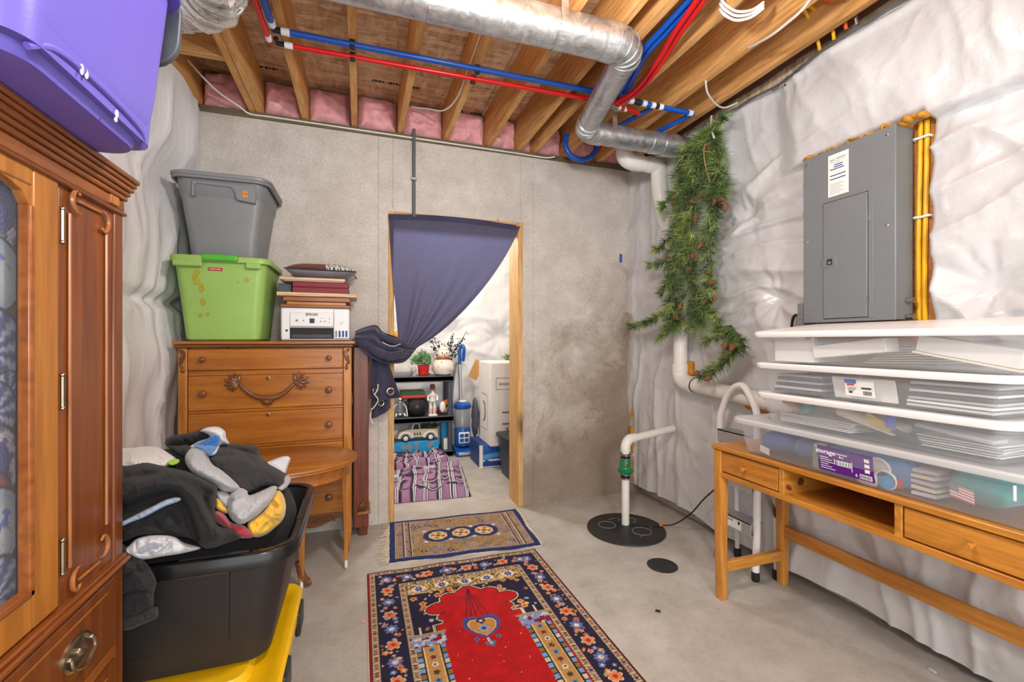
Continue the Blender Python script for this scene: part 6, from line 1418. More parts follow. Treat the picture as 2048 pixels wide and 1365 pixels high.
hd = build('head', MB().ell((x,y,z+.268),(.027,.027,.030),14,10), M['skin'], nt_); build('beard', MB().ell((x,y-.018,z+.250),(.017,.012,.016),10,8), M['white'], hd)
for s in (-1,1): build('eye', MB().ell((x+s*.010,y-.025,z+.274),(.004,.003,.004),8,6), M['ink'], hd)
build('hat', MB().lathe([(.032,.286),(.032,.291),(.025,.293),(.027,.33),(.018,.338),(.001,.339)], (x,y,z), 16), plain('brown_felt', '#6a4a3a', .8), nt_)
c = S(884, 828, 4.88); gm = thing('gnome', 'gnome figure with white beard and orange cap on middle shelf', 'figurine', (c.x, 4.88, z)); x, y = c.x, 4.88
build('body', MB().ell((x-.006,y,z+.052),(.050,.048,.052),16,12), plain('maroon_felt', '#6d2430', .9, 0, .3, 60), gm)
build('beard', MB().ell((x,y-.03,z+.085),(.035,.03,.062),14,10), M['white'], gm)
build('cap', MB().loft([[(x+.02+.045*math.cos(a)*f+.055*g, y+.04*math.sin(a)*f, z+.105+h+.01*math.cos(a)) for a in np.linspace(0,2*PI,16,endpoint=False)] for f, h, g in ((1,0,0),(.9,.03,.1),(.6,.055,.5),(.1,.03,1.1))], True), plain('orange_felt', '#cf6a25', .8, 0, .15), gm)
build('base_moss', crumple(MB().ell((x+.042,y,z+.046),(.034,.038,.034),14,10), 4, .010, 40), plain('dry_moss', '#8a7a45', .95, 0, .3, 80), gm)
c = S(800, 829, 4.82); sk = thing('toy_skeleton', 'small silver skeleton figure sitting beside the black cauldron', 'figurine', (c.x, 4.82, z)); x, y = c.x, 4.82; bone = M['alu']
sh = build('skull', MB().ell((x,y,z+.185),(.026,.028,.030),14,10).ell((x,y-.012,z+.160),(.016,.016,.012),10,8), bone, sk)
for s in (-1,1):
    build('eye_socket', MB().ell((x+s*.010,y-.026,z+.186),(.007,.004,.008),8,6), M['dark'], sh)
    build('arm', MB().tube(catmull([(x+s*.030,y,z+.14),(x+s*.055,y-.005,z+.12),(x+s*.068,y-.02,z+.07),(x+s*.070,y-.03,z+.015)],5), .010, 8), bone, sk)
    build('leg', MB().tube(catmull([(x+s*.018,y,z+.03),(x+s*.035,y-.04,z+.045),(x+s*.05,y-.06,z+.02)],5), .011, 8), bone, sk)
rb = MB(); rb.tube([(x,y+.01,z+.03),(x,y+.01,z+.15)], .008, 8)
for k in range(5): rb.tube([(x+(.032-.002*k)*math.cos(a), y+.022*math.sin(a), z+.138-.016*k) for a in np.linspace(0,2*PI,18,endpoint=False)], .005, 6, closed=True)
build('ribcage', rb, bone, sk); build('pelvis', MB().ell((x,y,z+.03),(.028,.02,.018),12,8), bone, sk)
# bottom shelf
z = SZ[0]+.001
c = S(832, 905, 4.86); sb = thing('skateboard_box', 'long bright blue rounded box under the toy truck', 'box', (c.x, 4.86, z)); x = c.x
build('box', MB().prism([(x-.27,z+.06),(x-.25,z+.02),(x-.20,z),(x+.235,z),(x+.235,z+.118),(x-.185,z+.118),(x-.235,z+.098)], 'y', 4.80, 4.93), M['sky_blue'], sb, .006)
for (dx, dz, r) in ((-.13,.065,.030), (-.075,.06,.033), (0,.085,.025), (.0,.045,.015), (.13,.06,.025), (.16,.09,.025)):
    build('silver_print', MB().lathe([(r,.001),(r,-.001),(.0005,-.0012)], (x+dx,4.80,z+dz), 16, 'y'), M['ink_grey'], sb)
zt2 = z+.1185
c = S(838, 880, 4.86); tr = thing('toy_truck', 'cream toy pickup truck with pine trees in its bed', 'toy truck', (c.x, 4.86, zt2)); x = c.x; M['cream'] = plain('cream_enamel', '#cfc6b2', .4, 0, .04); M['cream2'] = plain('ivory_enamel', '#e6e1d5', .4, 0, .03)
W0, W1 = 4.80, 4.93
build('body', MB().prism([(x-.215,zt2+.035),(x-.215,zt2+.085),(x-.20,zt2+.105),(x-.15,zt2+.118),(x-.085,zt2+.125),(x-.065,zt2+.125),(x+.005,zt2+.125),(x+.195,zt2+.118),(x+.195,zt2+.04)], 'y', W0+.012, W1-.012), M['cream'], tr, .01, seg=3)
cbp = MB().prism([(x-.085,zt2+.122),(x-.065,zt2+.185),(x-.055,zt2+.192),(x+.002,zt2+.192),(x+.005,zt2+.122),(x-.004,zt2+.122),(x-.008,zt2+.178),(x-.052,zt2+.178),(x-.072,zt2+.122)], 'y', W0+.014, W1-.014)
build('cab_frame', cbp, M['cream'], tr, .003); build('cab_window', MB().prism([(x-.072,zt2+.123),(x-.052,zt2+.178),(x-.008,zt2+.178),(x-.004,zt2+.123)], 'y', W0+.02, W1-.02), M['screen'], tr)
build('cab_roof', MB().box(x-.060, x+.003, W0+.014, W1-.014, zt2+.186, zt2+.195), M['cream'], tr, .004)
for wx in (-.145, .115):
    build('fender', MB().tube([(x+wx+.066*math.cos(a), W0+.014, zt2+.036+.058*math.sin(a)) for a in np.linspace(0,PI,14)], .016, 8), M['cream2'], tr)
    for wy in (W0+.008, W1-.012):
        w_ = build('wheel', MB().lathe([(.026,-.016),(.036,-.014),(.038,-.006),(.038,.006),(.036,.014),(.026,.016)], (x+wx,wy,zt2+.038), 20, 'y'), M['rubber'], tr)
        build('hubcap', MB().lathe([(.026,.0),(.024,-.004),(.012,-.008),(.001,-.008)], (x+wx,wy-.014,zt2+.038), 18, 'y'), M['cream2'], w_)
for k in range(3):
    xx_ = x-.050+.028*k; build('tree_decal', MB().prism([(xx_-.010,zt2+.062),(xx_+.010,zt2+.062),(xx_+.006,zt2+.075),(xx_+.008,zt2+.075),(xx_,zt2+.098),(xx_-.008,zt2+.075),(xx_-.006,zt2+.075)], 'y', W0+.0105, W0+.013), plain('dark_teal_print', '#1f4a4a', .6), tr)
tm = MB(); rg2 = random.Random(5)
for k in range(260):
    p0 = Vector((x+rg2.uniform(.02,.20), rg2.uniform(W0+.02,W1-.02), zt2+.12+rg2.uniform(0,.03))); d = Vector((rg2.uniform(-.6,1), rg2.uniform(-.5,.3), rg2.uniform(.2,1))).normalized(); w_ = d.orthogonal()*.003
    tm.add([p0-w_, p0+w_, p0+d*.05], [(0,1,2)])
build('pine_branches', tm, plain('truck_pine', '#33452c', .7, 0, .3, 40), tr, 0, 0, kind='stuff')
c = S(896, 905, 4.95); build('storage_carton', MB().box(c.x-.075, c.x+.01, 4.935, 5.030, z, z+.30), M['sky_blue'], None, .003, label='upright blue carton at the end of the bottom shelf', cat='box')
build('storage_carton', MB().box(c.x-.07, c.x+.024, 4.828, 4.925, z, z+.115), M['whitebox'], None, .003, label='small white carton before the upright blue carton', cat='box')
c = S(793, 900, 5.0); lt_ = thing('lantern_gnome', 'red and white doll peeking out beside the doorway jamb', 'doll', (c.x, 5.0, z)); x = c.x
build('body', MB().lathe([(.05,0),(.055,.05),(.04,.11),(.02,.13)], (x,5.0,z), 16), plain('brown_cloth', '#8a4a33', .9, 0, .2), lt_); build('head', MB().ell((x+.008,4.99,z+.15),(.035,.035,.04),14,10), M['pink_paint'], lt_); build('bonnet', MB().ell((x-.005,5.01,z+.185),(.045,.04,.045),14,10), M['white'], lt_)
# top shelf
z = SZ[2]+.001
c = S(803, 750, 4.88); so = thing('grey_shoe', 'grey shoe with a thick sole on the top shelf', 'shoe', (c.x, 4.88, z)); x = c.x
def outl(f, z_, n=24): return [(x+.13*f*math.cos(a)-.01, 4.88+.05*f*math.sin(a)*(1+.15*math.cos(a)), z_) for a in np.linspace(0,2*PI,n,endpoint=False)]
build('sole', MB().loft([outl(.95,z), outl(1,z+.01), outl(1,z+.042), outl(.96,z+.05)], True), plain('sole_grey', '#8b8d92', .7), so)
build('upper', MB().loft([outl(.95,z+.049), outl(.93,z+.07), [(p[0]-.02, p[1], p[2]+.02*max(0,-(p[0]-x)*6)) for p in outl(.75,z+.10)], [(p[0]-.04, p[1], p[2]) for p in outl(.45,z+.125)]], True), plain('shoe_mesh', '#c4c3bf', .9), so)
c = S(828, 748, 4.793); gv = thing('glass_ornament', 'small clear glass ornament between grey shoe and red pot', 'ornament', (c.x, 4.793, z))
build('base', MB().lathe([(.025,0),(.027,.008),(.010,.02),(.009,.04)], (c.x,4.793,z), 18), M['clear_vac'], gv); build('bulb', MB().ell((c.x,4.793,z+.074),(.027,.027,.038),16,12), M['clear_vac'], gv)
c = S(847, 748, 4.84); pp = thing('potted_evergreen', 'small evergreen plant in a glossy red pot', 'plant', (c.x, 4.84, z)); x = c.x
build('pot', MB().lathe([(.048,0),(.052,.01),(.062,.10),(.066,.115),(.060,.118),(.055,.10)], (x,4.84,z), 24), M['red'], pp)
pm = MB(); rg3 = random.Random(9)
for k in range(900):
    th = rg3.uniform(0,2*PI); r = rg3.uniform(0,.13)**1; p0 = Vector((x+r*math.cos(th)*.9-.01, 4.84+r*math.sin(th)*.6, z+.12+rg3.uniform(0,.17)*(1-r/.2))); d = Vector((math.cos(th), math.sin(th), rg3.uniform(-.2,1))).normalized(); w_ = d.orthogonal()*.0022
    p1 = p0+d*.045; hi = x+.082; p0.x = min(p0.x, hi-.004); p1.x = min(p1.x, hi)
    if p0.z < z+.15 and p0.x < x-.04 and p0.y < 4.83: p0.z += .03; p1.z += .03
    pm.add([p0-w_, p0+w_, p1], [(0,1,2)])
build('foliage', pm, plain('evergreen_leaf', '#3f8a34', .6, 0, .3, 40), pp, 0, 0, kind='stuff')
c = S(886, 750, 4.86); sn = thing('snowman', 'white snowman with copper scarf on the top shelf', 'figurine', (c.x, 4.86, z)); x = c.x; M['snow'] = plain('mottled_white', '#e3ddd2', .7, 0, .12, 30)
build('body', MB().lathe([(.06,0),(.10,.02),(.122,.075),(.115,.13),(.075,.175),(.04,.19)], (x,4.86,z), 28), M['snow'], sn)
h_ = build('head', MB().ell((x+.005,4.86,z+.235),(.068,.066,.062),22,14), M['snow'], sn)
build('scarf', MB().tube([(x+.003+.072*math.cos(a),4.86+.07*math.sin(a),z+.187+.005*math.sin(3*a)) for a in np.linspace(0,2*PI,24,endpoint=False)], .014, 8, closed=True), plain('copper_ribbon', '#a4573a', .45, .3, .2), sn)
build('hat', MB().lathe([(.05,.27),(.052,.285),(.035,.31),(.005,.318)], (x+.005,4.86,z), 20), M['snow'], sn)
for dx, dz in ((-.018,.245),(.028,.245)): build('eye', MB().ell((x+dx,4.86-.062,z+dz),(.007,.005,.008),8,6), M['ink'], h_)
build('nose', MB().lathe([(.010,0),(.001,-.05)], (x+.006,4.86-.062,z+.232), 10, 'y'), M['orange'], h_)
for k, (dx, dz) in enumerate(((0,.085),(.0,.12),(-.06,.10),(.06,.06),(-.03,.14),(.05,.13),(.02,.05))):
    build('snowflake', MB().ell((x+dx,4.86-.116*math.sqrt(max(.05,1-(dx/.12)**2))*(1-.25*abs(dz-.085)/.09),z+dz),(.010,.004,.013),6,4), M['ink'], sn)
for (px, lab) in ((852,'copper ribbon bow lying before the snowman'), (893,'small copper ribbon curl at the shelf edge')):
    p = S(px, 750, 4.79); build('ribbon_curl', MB().tube(catmull([(p.x-.05,4.79,z+.012),(p.x-.02,4.785,z+.035),(p.x+.01,4.79,z+.012),(p.x+.03,4.785,z+.03),(p.x+.05,4.79,z+.012)],5), .009, 7, flat=.5), plain('copper_foil', '#b5603c', .4, .4, .2), None, label=lab, cat='ribbon')
c = S(897, 740, 5.0); br = thing('black_branch_spray', 'spray of black and white decorative branches behind the snowman', 'branches', (c.x, 5.02, z)); x = c.x; rg4 = random.Random(3); bm_ = MB(); lf = MB(); wf = MB()
for k in range(16):
    d = Vector((rg4.uniform(-.5,.55), rg4.uniform(-.2,.15), 1)); L = rg4.uniform(.3,.5); p0 = Vector((x-.02,5.03,z)); p1 = p0+d*L; bm_.tube(catmull([p0, p0+Vector((d.x*.15,0,.2)), p1], 5), .0035, 5)
    for j in range(14):
        q_ = p0.lerp(p1, rg4.uniform(.45,1)); (lf if j % 3 else wf).ell(tuple(q_+Vector((rg4.uniform(-.03,.03),rg4.uniform(-.02,.02),rg4.uniform(-.03,.03)))), (rg4.uniform(.006,.016),.006,rg4.uniform(.005,.010)), 6, 4)
build('twig', bm_, M['ink'], br); build('dark_leaves', lf, M['ink'], br, kind='stuff'); build('white_berries', wf, M['white'], br, kind='stuff')
c = S(796, 668, 4.98); pk = thing('pumpkin_lantern', 'orange pumpkin ornament on a post above the grey shoe', 'ornament', (c.x, 4.98, z)); x = c.x
build('post', MB().tube([(x,4.98,z),(x,4.98,z+.40)], .012, 10), M['offwhite'], pk); build('pumpkin', MB().ell((x,4.98,z+.44),(.055,.05,.045),28,12, lambda d: 1+.06*math.cos(8*math.atan2(d[1],d[0]))), M['orange'], pk); build('stalk', MB().tube([(x,4.98,z+.48),(x+.008,4.98,z+.51)], .007, 8), M['green_valve'], pk)
# vacuum
vx, vy = S(925, 905, 4.85).x, 4.85
vc = thing('upright_vacuum', 'blue and silver upright vacuum cleaner beside the black shelves', 'vacuum cleaner', (vx, vy, 0))
build('floor_head', MB().prism([(vy-.15,.0),(vy+.12,.0),(vy+.12,.08),(vy+.0,.09),(vy-.15,.05)], 'x', vx-.10, vx+.11), M['blue'], vc, .012, seg=3)
build('head_window', MB().box(vx-.075, vx+.085, vy-.158, vy-.14, .015, .045), M['alu'], vc, .006)
build('base_body', MB().lathe([(.07,.085),(.088,.10),(.090,.28),(.085,.29)], (vx,vy,0), 24), M['blue'], vc)
build('filter_grille', MB().box(vx-.06, vx+.06, vy-.098, vy-.07, .13, .25), M['white'], vc, .01)
for r_ in range(2):
    for c_ in range(2): build('grille_slot', MB().box(vx-.05+.052*c_, vx-.006+.052*c_, vy-.0995, vy-.09, .145+.05*r_, .185+.05*r_), M['blue'], vc, .002)
build('dust_bin', MB().lathe([(.080,.29),(.086,.30),(.088,.50),(.086,.505)], (vx,vy,0), 24), M['clear_vac'], vc); build('cyclone', MB().lathe([(.05,.30),(.055,.36),(.03,.42),(.05,.49)], (vx,vy,0), 18), M['alu'], vc)
build('motor_cap', MB().lathe([(.092,.50),(.098,.51),(.096,.545),(.06,.575),(.001,.58)], (vx,vy,0), 24), M['blue'], vc); build('cap_emblem', MB().lathe([(.05,.568),(.045,.583),(.001,.59)], (vx,vy-.01,0), 18), M['white'], vc)
build('wand', MB().tube([(vx-.01,vy+.04,.55),(vx-.02,vy+.05,.98)], .020, 12), M['alu'], vc)
build('handle', MB().tube(catmull([(vx-.02,vy+.05,.93),(vx-.022,vy+.05,1.05),(vx-.02,vy+.045,1.15),(vx+.0,vy+.02,1.19),(vx+.015,vy-.01,1.15),(vx+.010,vy+.02,1.02)],6), .019, 12), M['blue'], vc)
build('hose', MB().tube(catmull([(vx-.07,vy+.05,.30),(vx-.11,vy+.06,.55),(vx-.07,vy+.07,.95),(vx-.03,vy+.06,1.0)],8), .016, 10), M['panel_grey'], vc)
# boxes at the other side of the doorway
wz0, wz1 = .232, 1.03; wx0 = S(955, 800, 4.55).x
wbx = thing('moving_box', 'tall white cardboard moving box stacked on the blue carton', 'box', (1.55, 4.30, wz0))
fy = 4.10; x0_ = P(981, 800, y=fy).x; x1_ = x0_+.52; y1_ = 4.55
build('carton', MB().box(x0_, x1_, fy, y1_, wz0, wz1), M['whitebox'], wbx, .005)
for (ra, rb_) in ((755,782),): 
    xa = P(992,768,y=fy).x; zc = P(1000,768,y=fy).z; t_ = .0035
    build('stamp_frame', MB().box(xa,xa+.25,fy-.001,fy+.001,zc+.055,zc+.055+t_).box(xa,xa+.25,fy-.001,fy+.001,zc-.055,zc-.055+t_).box(xa,xa+t_,fy-.001,fy+.001,zc-.055,zc+.055).box(xa+.25,xa+.25+t_,fy-.001,fy+.001,zc-.055,zc+.055), M['ink'], wbx)
    mb = MB(); xk = xa+.03
    for k in range(11): mb.box(xk, xk+.010, fy-.001, fy+.001, zc-.012, zc+.012-.006*(k % 2)); xk += .0145
    build('stamp_lettering', mb, M['ink_grey'], wbx)
for row, n_ in ((825,6),(848,5)):
    p = P(1005,row,y=fy); mb = MB()
    for k in range(n_): mb.box(p.x+.014*k, p.x+.014*k+.010, fy-.001, fy+.001, p.z-.008, p.z+.008-.004*(k % 2))
    build('stamp_lettering', mb, M['ink'], wbx)
pa = P(1012,857,y=fy); build('stamp_arrow', MB().bar((pa.x,fy-.0005,pa.z), (pa.x+.07,fy-.0005,pa.z+.004), .001, .006).bar((pa.x,fy-.0005,pa.z), (pa.x+.05,fy-.0005,pa.z-.04), .001, .006), M['ink'], wbx)
xs_ = x0_; yc_ = 4.33
zc = P(965, 820, x=xs_).z
build('side_mark', MB().tube([(xs_-.001, yc_+.07*math.cos(a)-.0, zc+.10*math.sin(a)) for a in np.linspace(-PI*.42,PI*.42,20)], .005, 6), M['ink'], wbx) if 0 else build('side_mark', MB().tube([(xs_-.001, yc_-.075*math.cos(a)+.03, zc+.10*math.sin(a)) for a in np.linspace(-PI*.45,PI*.45,20)], .006, 6), M['ink'], wbx)
build('side_frame', MB().box(xs_-.001,xs_+.001,yc_-.11,yc_+.11,zc+.17,zc+.174).box(xs_-.001,xs_+.001,yc_-.11,yc_+.11,zc-.174,zc-.17).box(xs_-.001,xs_+.001,yc_-.114,yc_-.11,zc-.17,zc+.17), M['ink'], wbx)
build('open_flap', MB().obox((x0_-.03, y1_-.01, wz1-.09), (.10,.006,.2), Matrix.Rotation(math.radians(25),3,'Y')), M['cardboard'], wbx)
build('carton_top', MB().box(x0_+.02, x1_, fy+.02, y1_-.02, wz1, wz1+.006), M['paper'], wbx)
bbx = thing('blue_carton', 'blue printed cardboard carton with village picture under the white box', 'box', (1.5, 4.40, 0)); bx0 = P(958, 950, y=4.25).x
build('carton', MB().box(bx0, bx0+.50, 4.22, 4.62, 0, wz0-.001), plain('navy_card', '#1c3f80', .5, 0, .15, 20), bbx, .004)
U, V = np.meshgrid(np.linspace(0,1,70), np.linspace(0,1,60)); Cb = rgb('#143c86')*(1-V[...,None])+rgb('#2a6cc0')*V[...,None]
Cb[(np.abs(V-.42-.1*np.sin(U*4)) < .10)] = rgb('#4fa3e0'); Cb[(V < .34) & (V > .26) & (fbm(U*14,V*14) > .45)] = rgb('#e8e4dc'); Cb[(U > .55+.12*V) & (V > .12)] = rgb('#6d6a58'); Cb[(fbm(U*60,V*60,2) > .62) & (U > .55)] = rgb('#b8b29a'); Cb[V < .05] = rgb('#d8dde4')
gridmesh('printed_face', bx0+.50*U, 0*U+4.2185, .004+(wz0-.008)*V, M['vc_print'], bbx, color=Cb)
build('tape_edge', MB().box(bx0-.002, bx0+.03, 4.217, 4.23, 0, wz0-.01), M['whitebox'], bbx)
kb = thing('black_tote_bin', 'black bin with yellow latch beside the blue carton', 'storage bin', (1.52, 3.85, 0)); kx = P(1008, 960, y=3.8).x
build('body', tote_body(kx+.26, 3.87, 0, .50, .40, .37, .03, .05), M['black'], kb); build('lid', MB().loft([rrect(kx+.26,3.87,.53,.43,.06,.355), rrect(kx+.26,3.87,.53,.43,.06,.378), rrect(kx+.26,3.87,.48,.38,.05,.382)], True), M['black'], kb); build('latch', MB().box(kx+.06, kx+.14, 3.645, 3.67, .34, .385), M['yellow'], kb, .004)
build('sticker', MB().box(kx+.03, kx+.08, 3.672, 3.69, .10, .2), M['paper_grey'], kb)
gb = MB()
for k in range(120):
    p0 = Vector((x0_+.30+rg4.uniform(-.09,.12), 4.30+rg4.uniform(-.05,.05), wz1+.014+rg4.uniform(0,.05))); d = Vector((rg4.uniform(-1,1), rg4.uniform(-1,.5), rg4.uniform(0,1))).normalized(); w_ = d.orthogonal()*.006
    gb.add([p0-w_, p0+w_, p0+d*.06], [(0,1,2)])
gn = thing('greenery_sprig', 'small green artificial sprig lying on the white moving box', 'plant', (x0_+.3, 4.30, wz1+.006)); build('foliage', gb, M['needle_b'], gn, 0, 0, kind='stuff')
bg = build('backpack', blob((x0_-.040, 4.540, .445), (.036,.068,.200), 41, .014, 16), M['slate'], None, 0, 180, label='grey fabric bag squeezed between vacuum and white box', cat='bag', loc=(x0_-.038,4.545,.235))
# plaid blanket
def plaid(U, V, sx, sy):
    C = np.zeros(U.shape+(3,)); C[:] = rgb('#6a3c66'); pu = (U*sx) % 1; pv = (V*sy) % 1
    C = np.where(((pu > .55) & (pu < .95))[..., None], C*.45+.0, C); C = np.where(((pv > .5) & (pv < .95))[..., None], C*.55+rgb('#1c2140')*.3, C)
    C = np.where(((pu < .5) & (pv < .45))[..., None], rgb('#9a749a'), C)
    for a, b_ in ((.58,.62),(.72,.78),(.88,.92)): C = np.where(((pu > a) & (pu < b_))[..., None], rgb('#e8e4ee'), C)
    C = np.where((((pv > .70) & (pv < .75)))[..., None], rgb('#dcd8e6'), C)
    C = np.where((((pu > .64) & (pu < .70)) | ((pv > .55) & (pv < .62)) | ((pu > .80) & (pu < .86)))[..., None], rgb('#1a1f3c'), C)
    return C
def cloth_quad(name, label, c4, h, sx, sy, seed, parent=None):
    nu, nv = 110, 90; U, V = np.meshgrid(np.linspace(0,1,nu), np.linspace(0,1,nv)); A, B, C_, D_ = [np.array(p) for p in c4]
    wob = .09*(fbm(U*5+seed,V*5)-.5); Uw, Vw = U+wob*np.sin(PI*U), V+wob*np.sin(PI*V)
    Pp = (A*(1-Uw[...,None])+B*Uw[...,None])*(1-Vw[...,None])+(D_*(1-Uw[...,None])+C_*Uw[...,None])*Vw[...,None]
    ed = np.clip(np.minimum(np.minimum(U,1-U),np.minimum(V,1-V))*14, 0, 1)**.6
    Z = .004+ed*(h*(.55+.45*fbm(U*3+seed,V*3))+.045*ridge(U*6+seed+V*2, V*5, 2)+.02*ridge(U*13+seed, V*9, 2))
    return gridmesh(name, Pp[...,0], Pp[...,1], Z+c4[0][2], M['vc_cloth'], parent, color=plaid(U, V, sx, sy))
pbk = thing('plaid_blanket', 'purple and navy plaid blanket crumpled on the storage room floor', 'blanket', tuple(P(860,975,z=0)))
def f0(px, row, z=0.0): p = P(px, row, z=z); return (p.x, p.y, z)
cloth_quad('lower_fold', '', [f0(745,1012), f0(943,994), f0(925,936), f0(760,948)], .05, 7, 5, 1, pbk)
cloth_quad('upper_fold', '', [f0(745,958,.02), f0(906,934,.02), f0(884,916,.02), f0(760,925,.02)], .07, 7, 3, 4, pbk)
build('white_binding', MB().tube(catmull([f0(760,962,.05), f0(800,952,.06), f0(850,938,.06), f0(890,932,.05), f0(905,932,.03)],6), .018, 8), M['c_white'], pbk)
# ---------------------------------------------------------------- curtain across the doorway
ct = thing('doorway_curtain', 'navy curtain tacked across the doorway and slung over the chest', 'curtain', tuple(P(800, 860, y=3.05)))
def curve(pts, n):
    c = catmull([(a, b, 0) for a, b in pts], 24); L = [0]
    for p, q_ in zip(c[:-1], c[1:]): L.append(L[-1]+(q_-p).length)
    s = np.linspace(0, L[-1], n); return np.interp(s, L, [p.x for p in c]), np.interp(s, L, [p.y for p in c])
nu, nv = 150, 130
lx_, ly_ = curve([(777,429),(780,480),(786,560),(793,630),(797,680),(799,716)], nv)
rx_, ry_ = curve([(1041,453),(1018,500),(985,552),(945,602),(900,648),(862,678),(832,697),(815,716)], nv)
U, V = np.meshgrid(np.linspace(0,1,nu), np.linspace(0,1,nv))
sag = 1-.0*U
PXg = lx_[:,None]*(1-U)+rx_[:,None]*U
PYg = ly_[:,None]*(1-U)+ry_[:,None]*U+(-6*np.sin(PI*U)+0*U)*(V < .02)
fold = np.sin(2*PI*(U*3.2+.25*np.sin(2.2*V)))*.5+np.sin(2*PI*(U*6.5+.3*V+.1))*.32+.3*(fbm(U*7+3,V*2)-.5)
amp = .003+.038*smooth01(.15,.9,V)*(1-.35*V)
Yc = YW-.016-.075*smooth01(.1,1,V)+amp*fold
u_ = (PXg-1024)/FPX; v_ = (682-PYg)/FPX; tt = (YW-.016-.075*smooth01(.1,1,V))/(CY-SY*u_)
Xc = (SY+CY*u_)*tt; Zc = CAM_H+v_*tt
gridmesh('drop', Xc, Yc, Zc, M['curtain'], ct)
# stitched top band
band = [(Xc[0,i], YW-.020, Zc[0,i]-.010) for i in range(0, nu, 6)]
nb = len(band); bb = MB()
for i in range(nb-1):
    a, b_ = band[i], band[i+1]
    bb.add([(a[0],a[1],a[2]+.014),(b_[0],b_[1],b_[2]+.014),(b_[0],b_[1]-.002,b_[2]-.022),(a[0],a[1]-.002,a[2]-.022)], [(0,1,2,3)])
build('top_hem', bb, M['curtain_hem'], ct, 0, 180)
for px, row in ((997,443), (1036,450)): p = P(px,row,y=YW-.02); build('nail', MB().tube([(p.x,YW-.028,p.z+.012),(p.x,YW,p.z+.012)], .004, 6), M['steel'], ct)
# the swag slung sideways onto the chest
def swath(name, top, bot, yfun, nu=80, nv=46, seed=0, amp=.014, nf=4.5, mat='curtain_hem'):
    tx, ty = curve(top, nu); bx, by = curve(bot, nu); U, V = np.meshgrid(np.linspace(0,1,nu), np.linspace(0,1,nv))
    PX = tx[None]*(1-V)+bx[None]*V; PY = ty[None]*(1-V)+by[None]*V; y0 = yfun(U,V)
    f = np.sin(2*PI*(V*nf+.5*np.sin(2*U+seed)))*amp+.02*(fbm(U*4+seed,V*6)-.5)
    u_ = (PX-1024)/FPX; v_ = (682-PY)/FPX; t = y0/(CY-SY*u_)
    return gridmesh(name, (SY+CY*u_)*t, y0+f, CAM_H+v_*t, M[mat], ct)
swath('swag', [(710,663),(728,655),(752,652),(764,668),(790,676),(812,690),(835,694)], [(711,684),(728,704),(748,718),(768,727),(790,727),(808,724),(822,712)], lambda U,V: 2.925+.125*smooth01(.2,1,U)-.03*np.sin(PI*V)+.07*V*(1-V)*0, nf=3.4, amp=.016)
swath('swag_back', [(711,663),(728,655),(752,650),(766,664),(792,674),(812,690)], [(712,678),(728,680),(740,684),(768,720),(790,722),(808,718)], lambda U,V: 3.04+.06*U+0*V, nf=2.4, seed=2)
build('swag_roll', sleeve([P(713,672,y=2.935), P(730,684,y=2.92), P(752,702,y=2.925), P(775,712,y=2.94), P(800,709,y=2.98), P(815,704,y=3.02)], [.022,.030,.034,.034,.030,.016], 3, .010), M['curtain_hem'], ct)
build('swag_roll', sleeve([P(748,660,y=2.95), P(764,671,y=2.94), P(782,680,y=2.95), P(802,685,y=3.0), P(815,690,y=3.04)], [.014,.022,.024,.022,.012], 5, .008), M['curtain_hem'], ct)
build('pale_hem', MB().tube(catmull([P(764,684,y=2.905), P(778,691,y=2.91), P(789,692,y=2.925), P(801,688,y=2.96)], 6), .003, 6), M['c_white'], ct)
# hanging tail with grommets
def tail(name, corners, y, seed, mat='curtain_hem'):
    nu, nv = 50, 50; U, V = np.meshgrid(np.linspace(0,1,nu), np.linspace(0,1,nv)); (a, b_, c, d) = corners
    PX = (a[0]*(1-U)+b_[0]*U)*(1-V)+(d[0]*(1-U)+c[0]*U)*V; PY = (a[1]*(1-U)+b_[1]*U)*(1-V)+(d[1]*(1-U)+c[1]*U)*V+5*np.sin(PI*U)*V
    u_ = (PX-1024)/FPX; v_ = (682-PY)/FPX; t = y/(CY-SY*u_)
    return gridmesh(name, (SY+CY*u_)*t, y+.016*np.sin(2*PI*(U*1.6+seed))*(.4+.6*V)+.012*fbm(U*5+seed,V*3), CAM_H+v_*t, M[mat], ct)
tail('tail', [(744,708),(776,722),(801,794),(741,796)], 3.0, .1); tail('tail_back', [(746,712),(772,722),(782,815),(743,836)], 3.05, .5)
def grommet(px, row, y, rx, tilt):
    c = P(px, row, y=y); r = rx; mb = MB()
    mb.tube([(c.x+r*math.cos(a)*math.cos(tilt), c.y+r*math.cos(a)*math.sin(tilt), c.z+r*math.sin(a)) for a in np.linspace(0,2*PI,26,endpoint=False)], .0055, 8, closed=True)
    g = build('grommet', mb, M['chrome'], ct); build('grommet_hole', MB().prism([(c.x+r*.85*math.cos(a)*math.cos(tilt), c.z+r*.85*math.sin(a)) for a in np.linspace(0,2*PI,22,endpoint=False)], 'y', c.y-.001, c.y+.001), M['dark'], g)
grommet(781,783,2.982,.021,0.1); grommet(749,781,2.985,.020,1.05); grommet(762,806,3.035,.019,.4)
for pts in ([(756,768),(755,780),(748,790)],[(750,790),(756,800),(750,812),(742,820)],[(742,823),(741,836),(746,848)]):
    build('loose_thread', MB().tube(catmull([P(a,b_,y=2.972) for a, b_ in pts], 5), .0035, 6), M['white_wire'], ct)

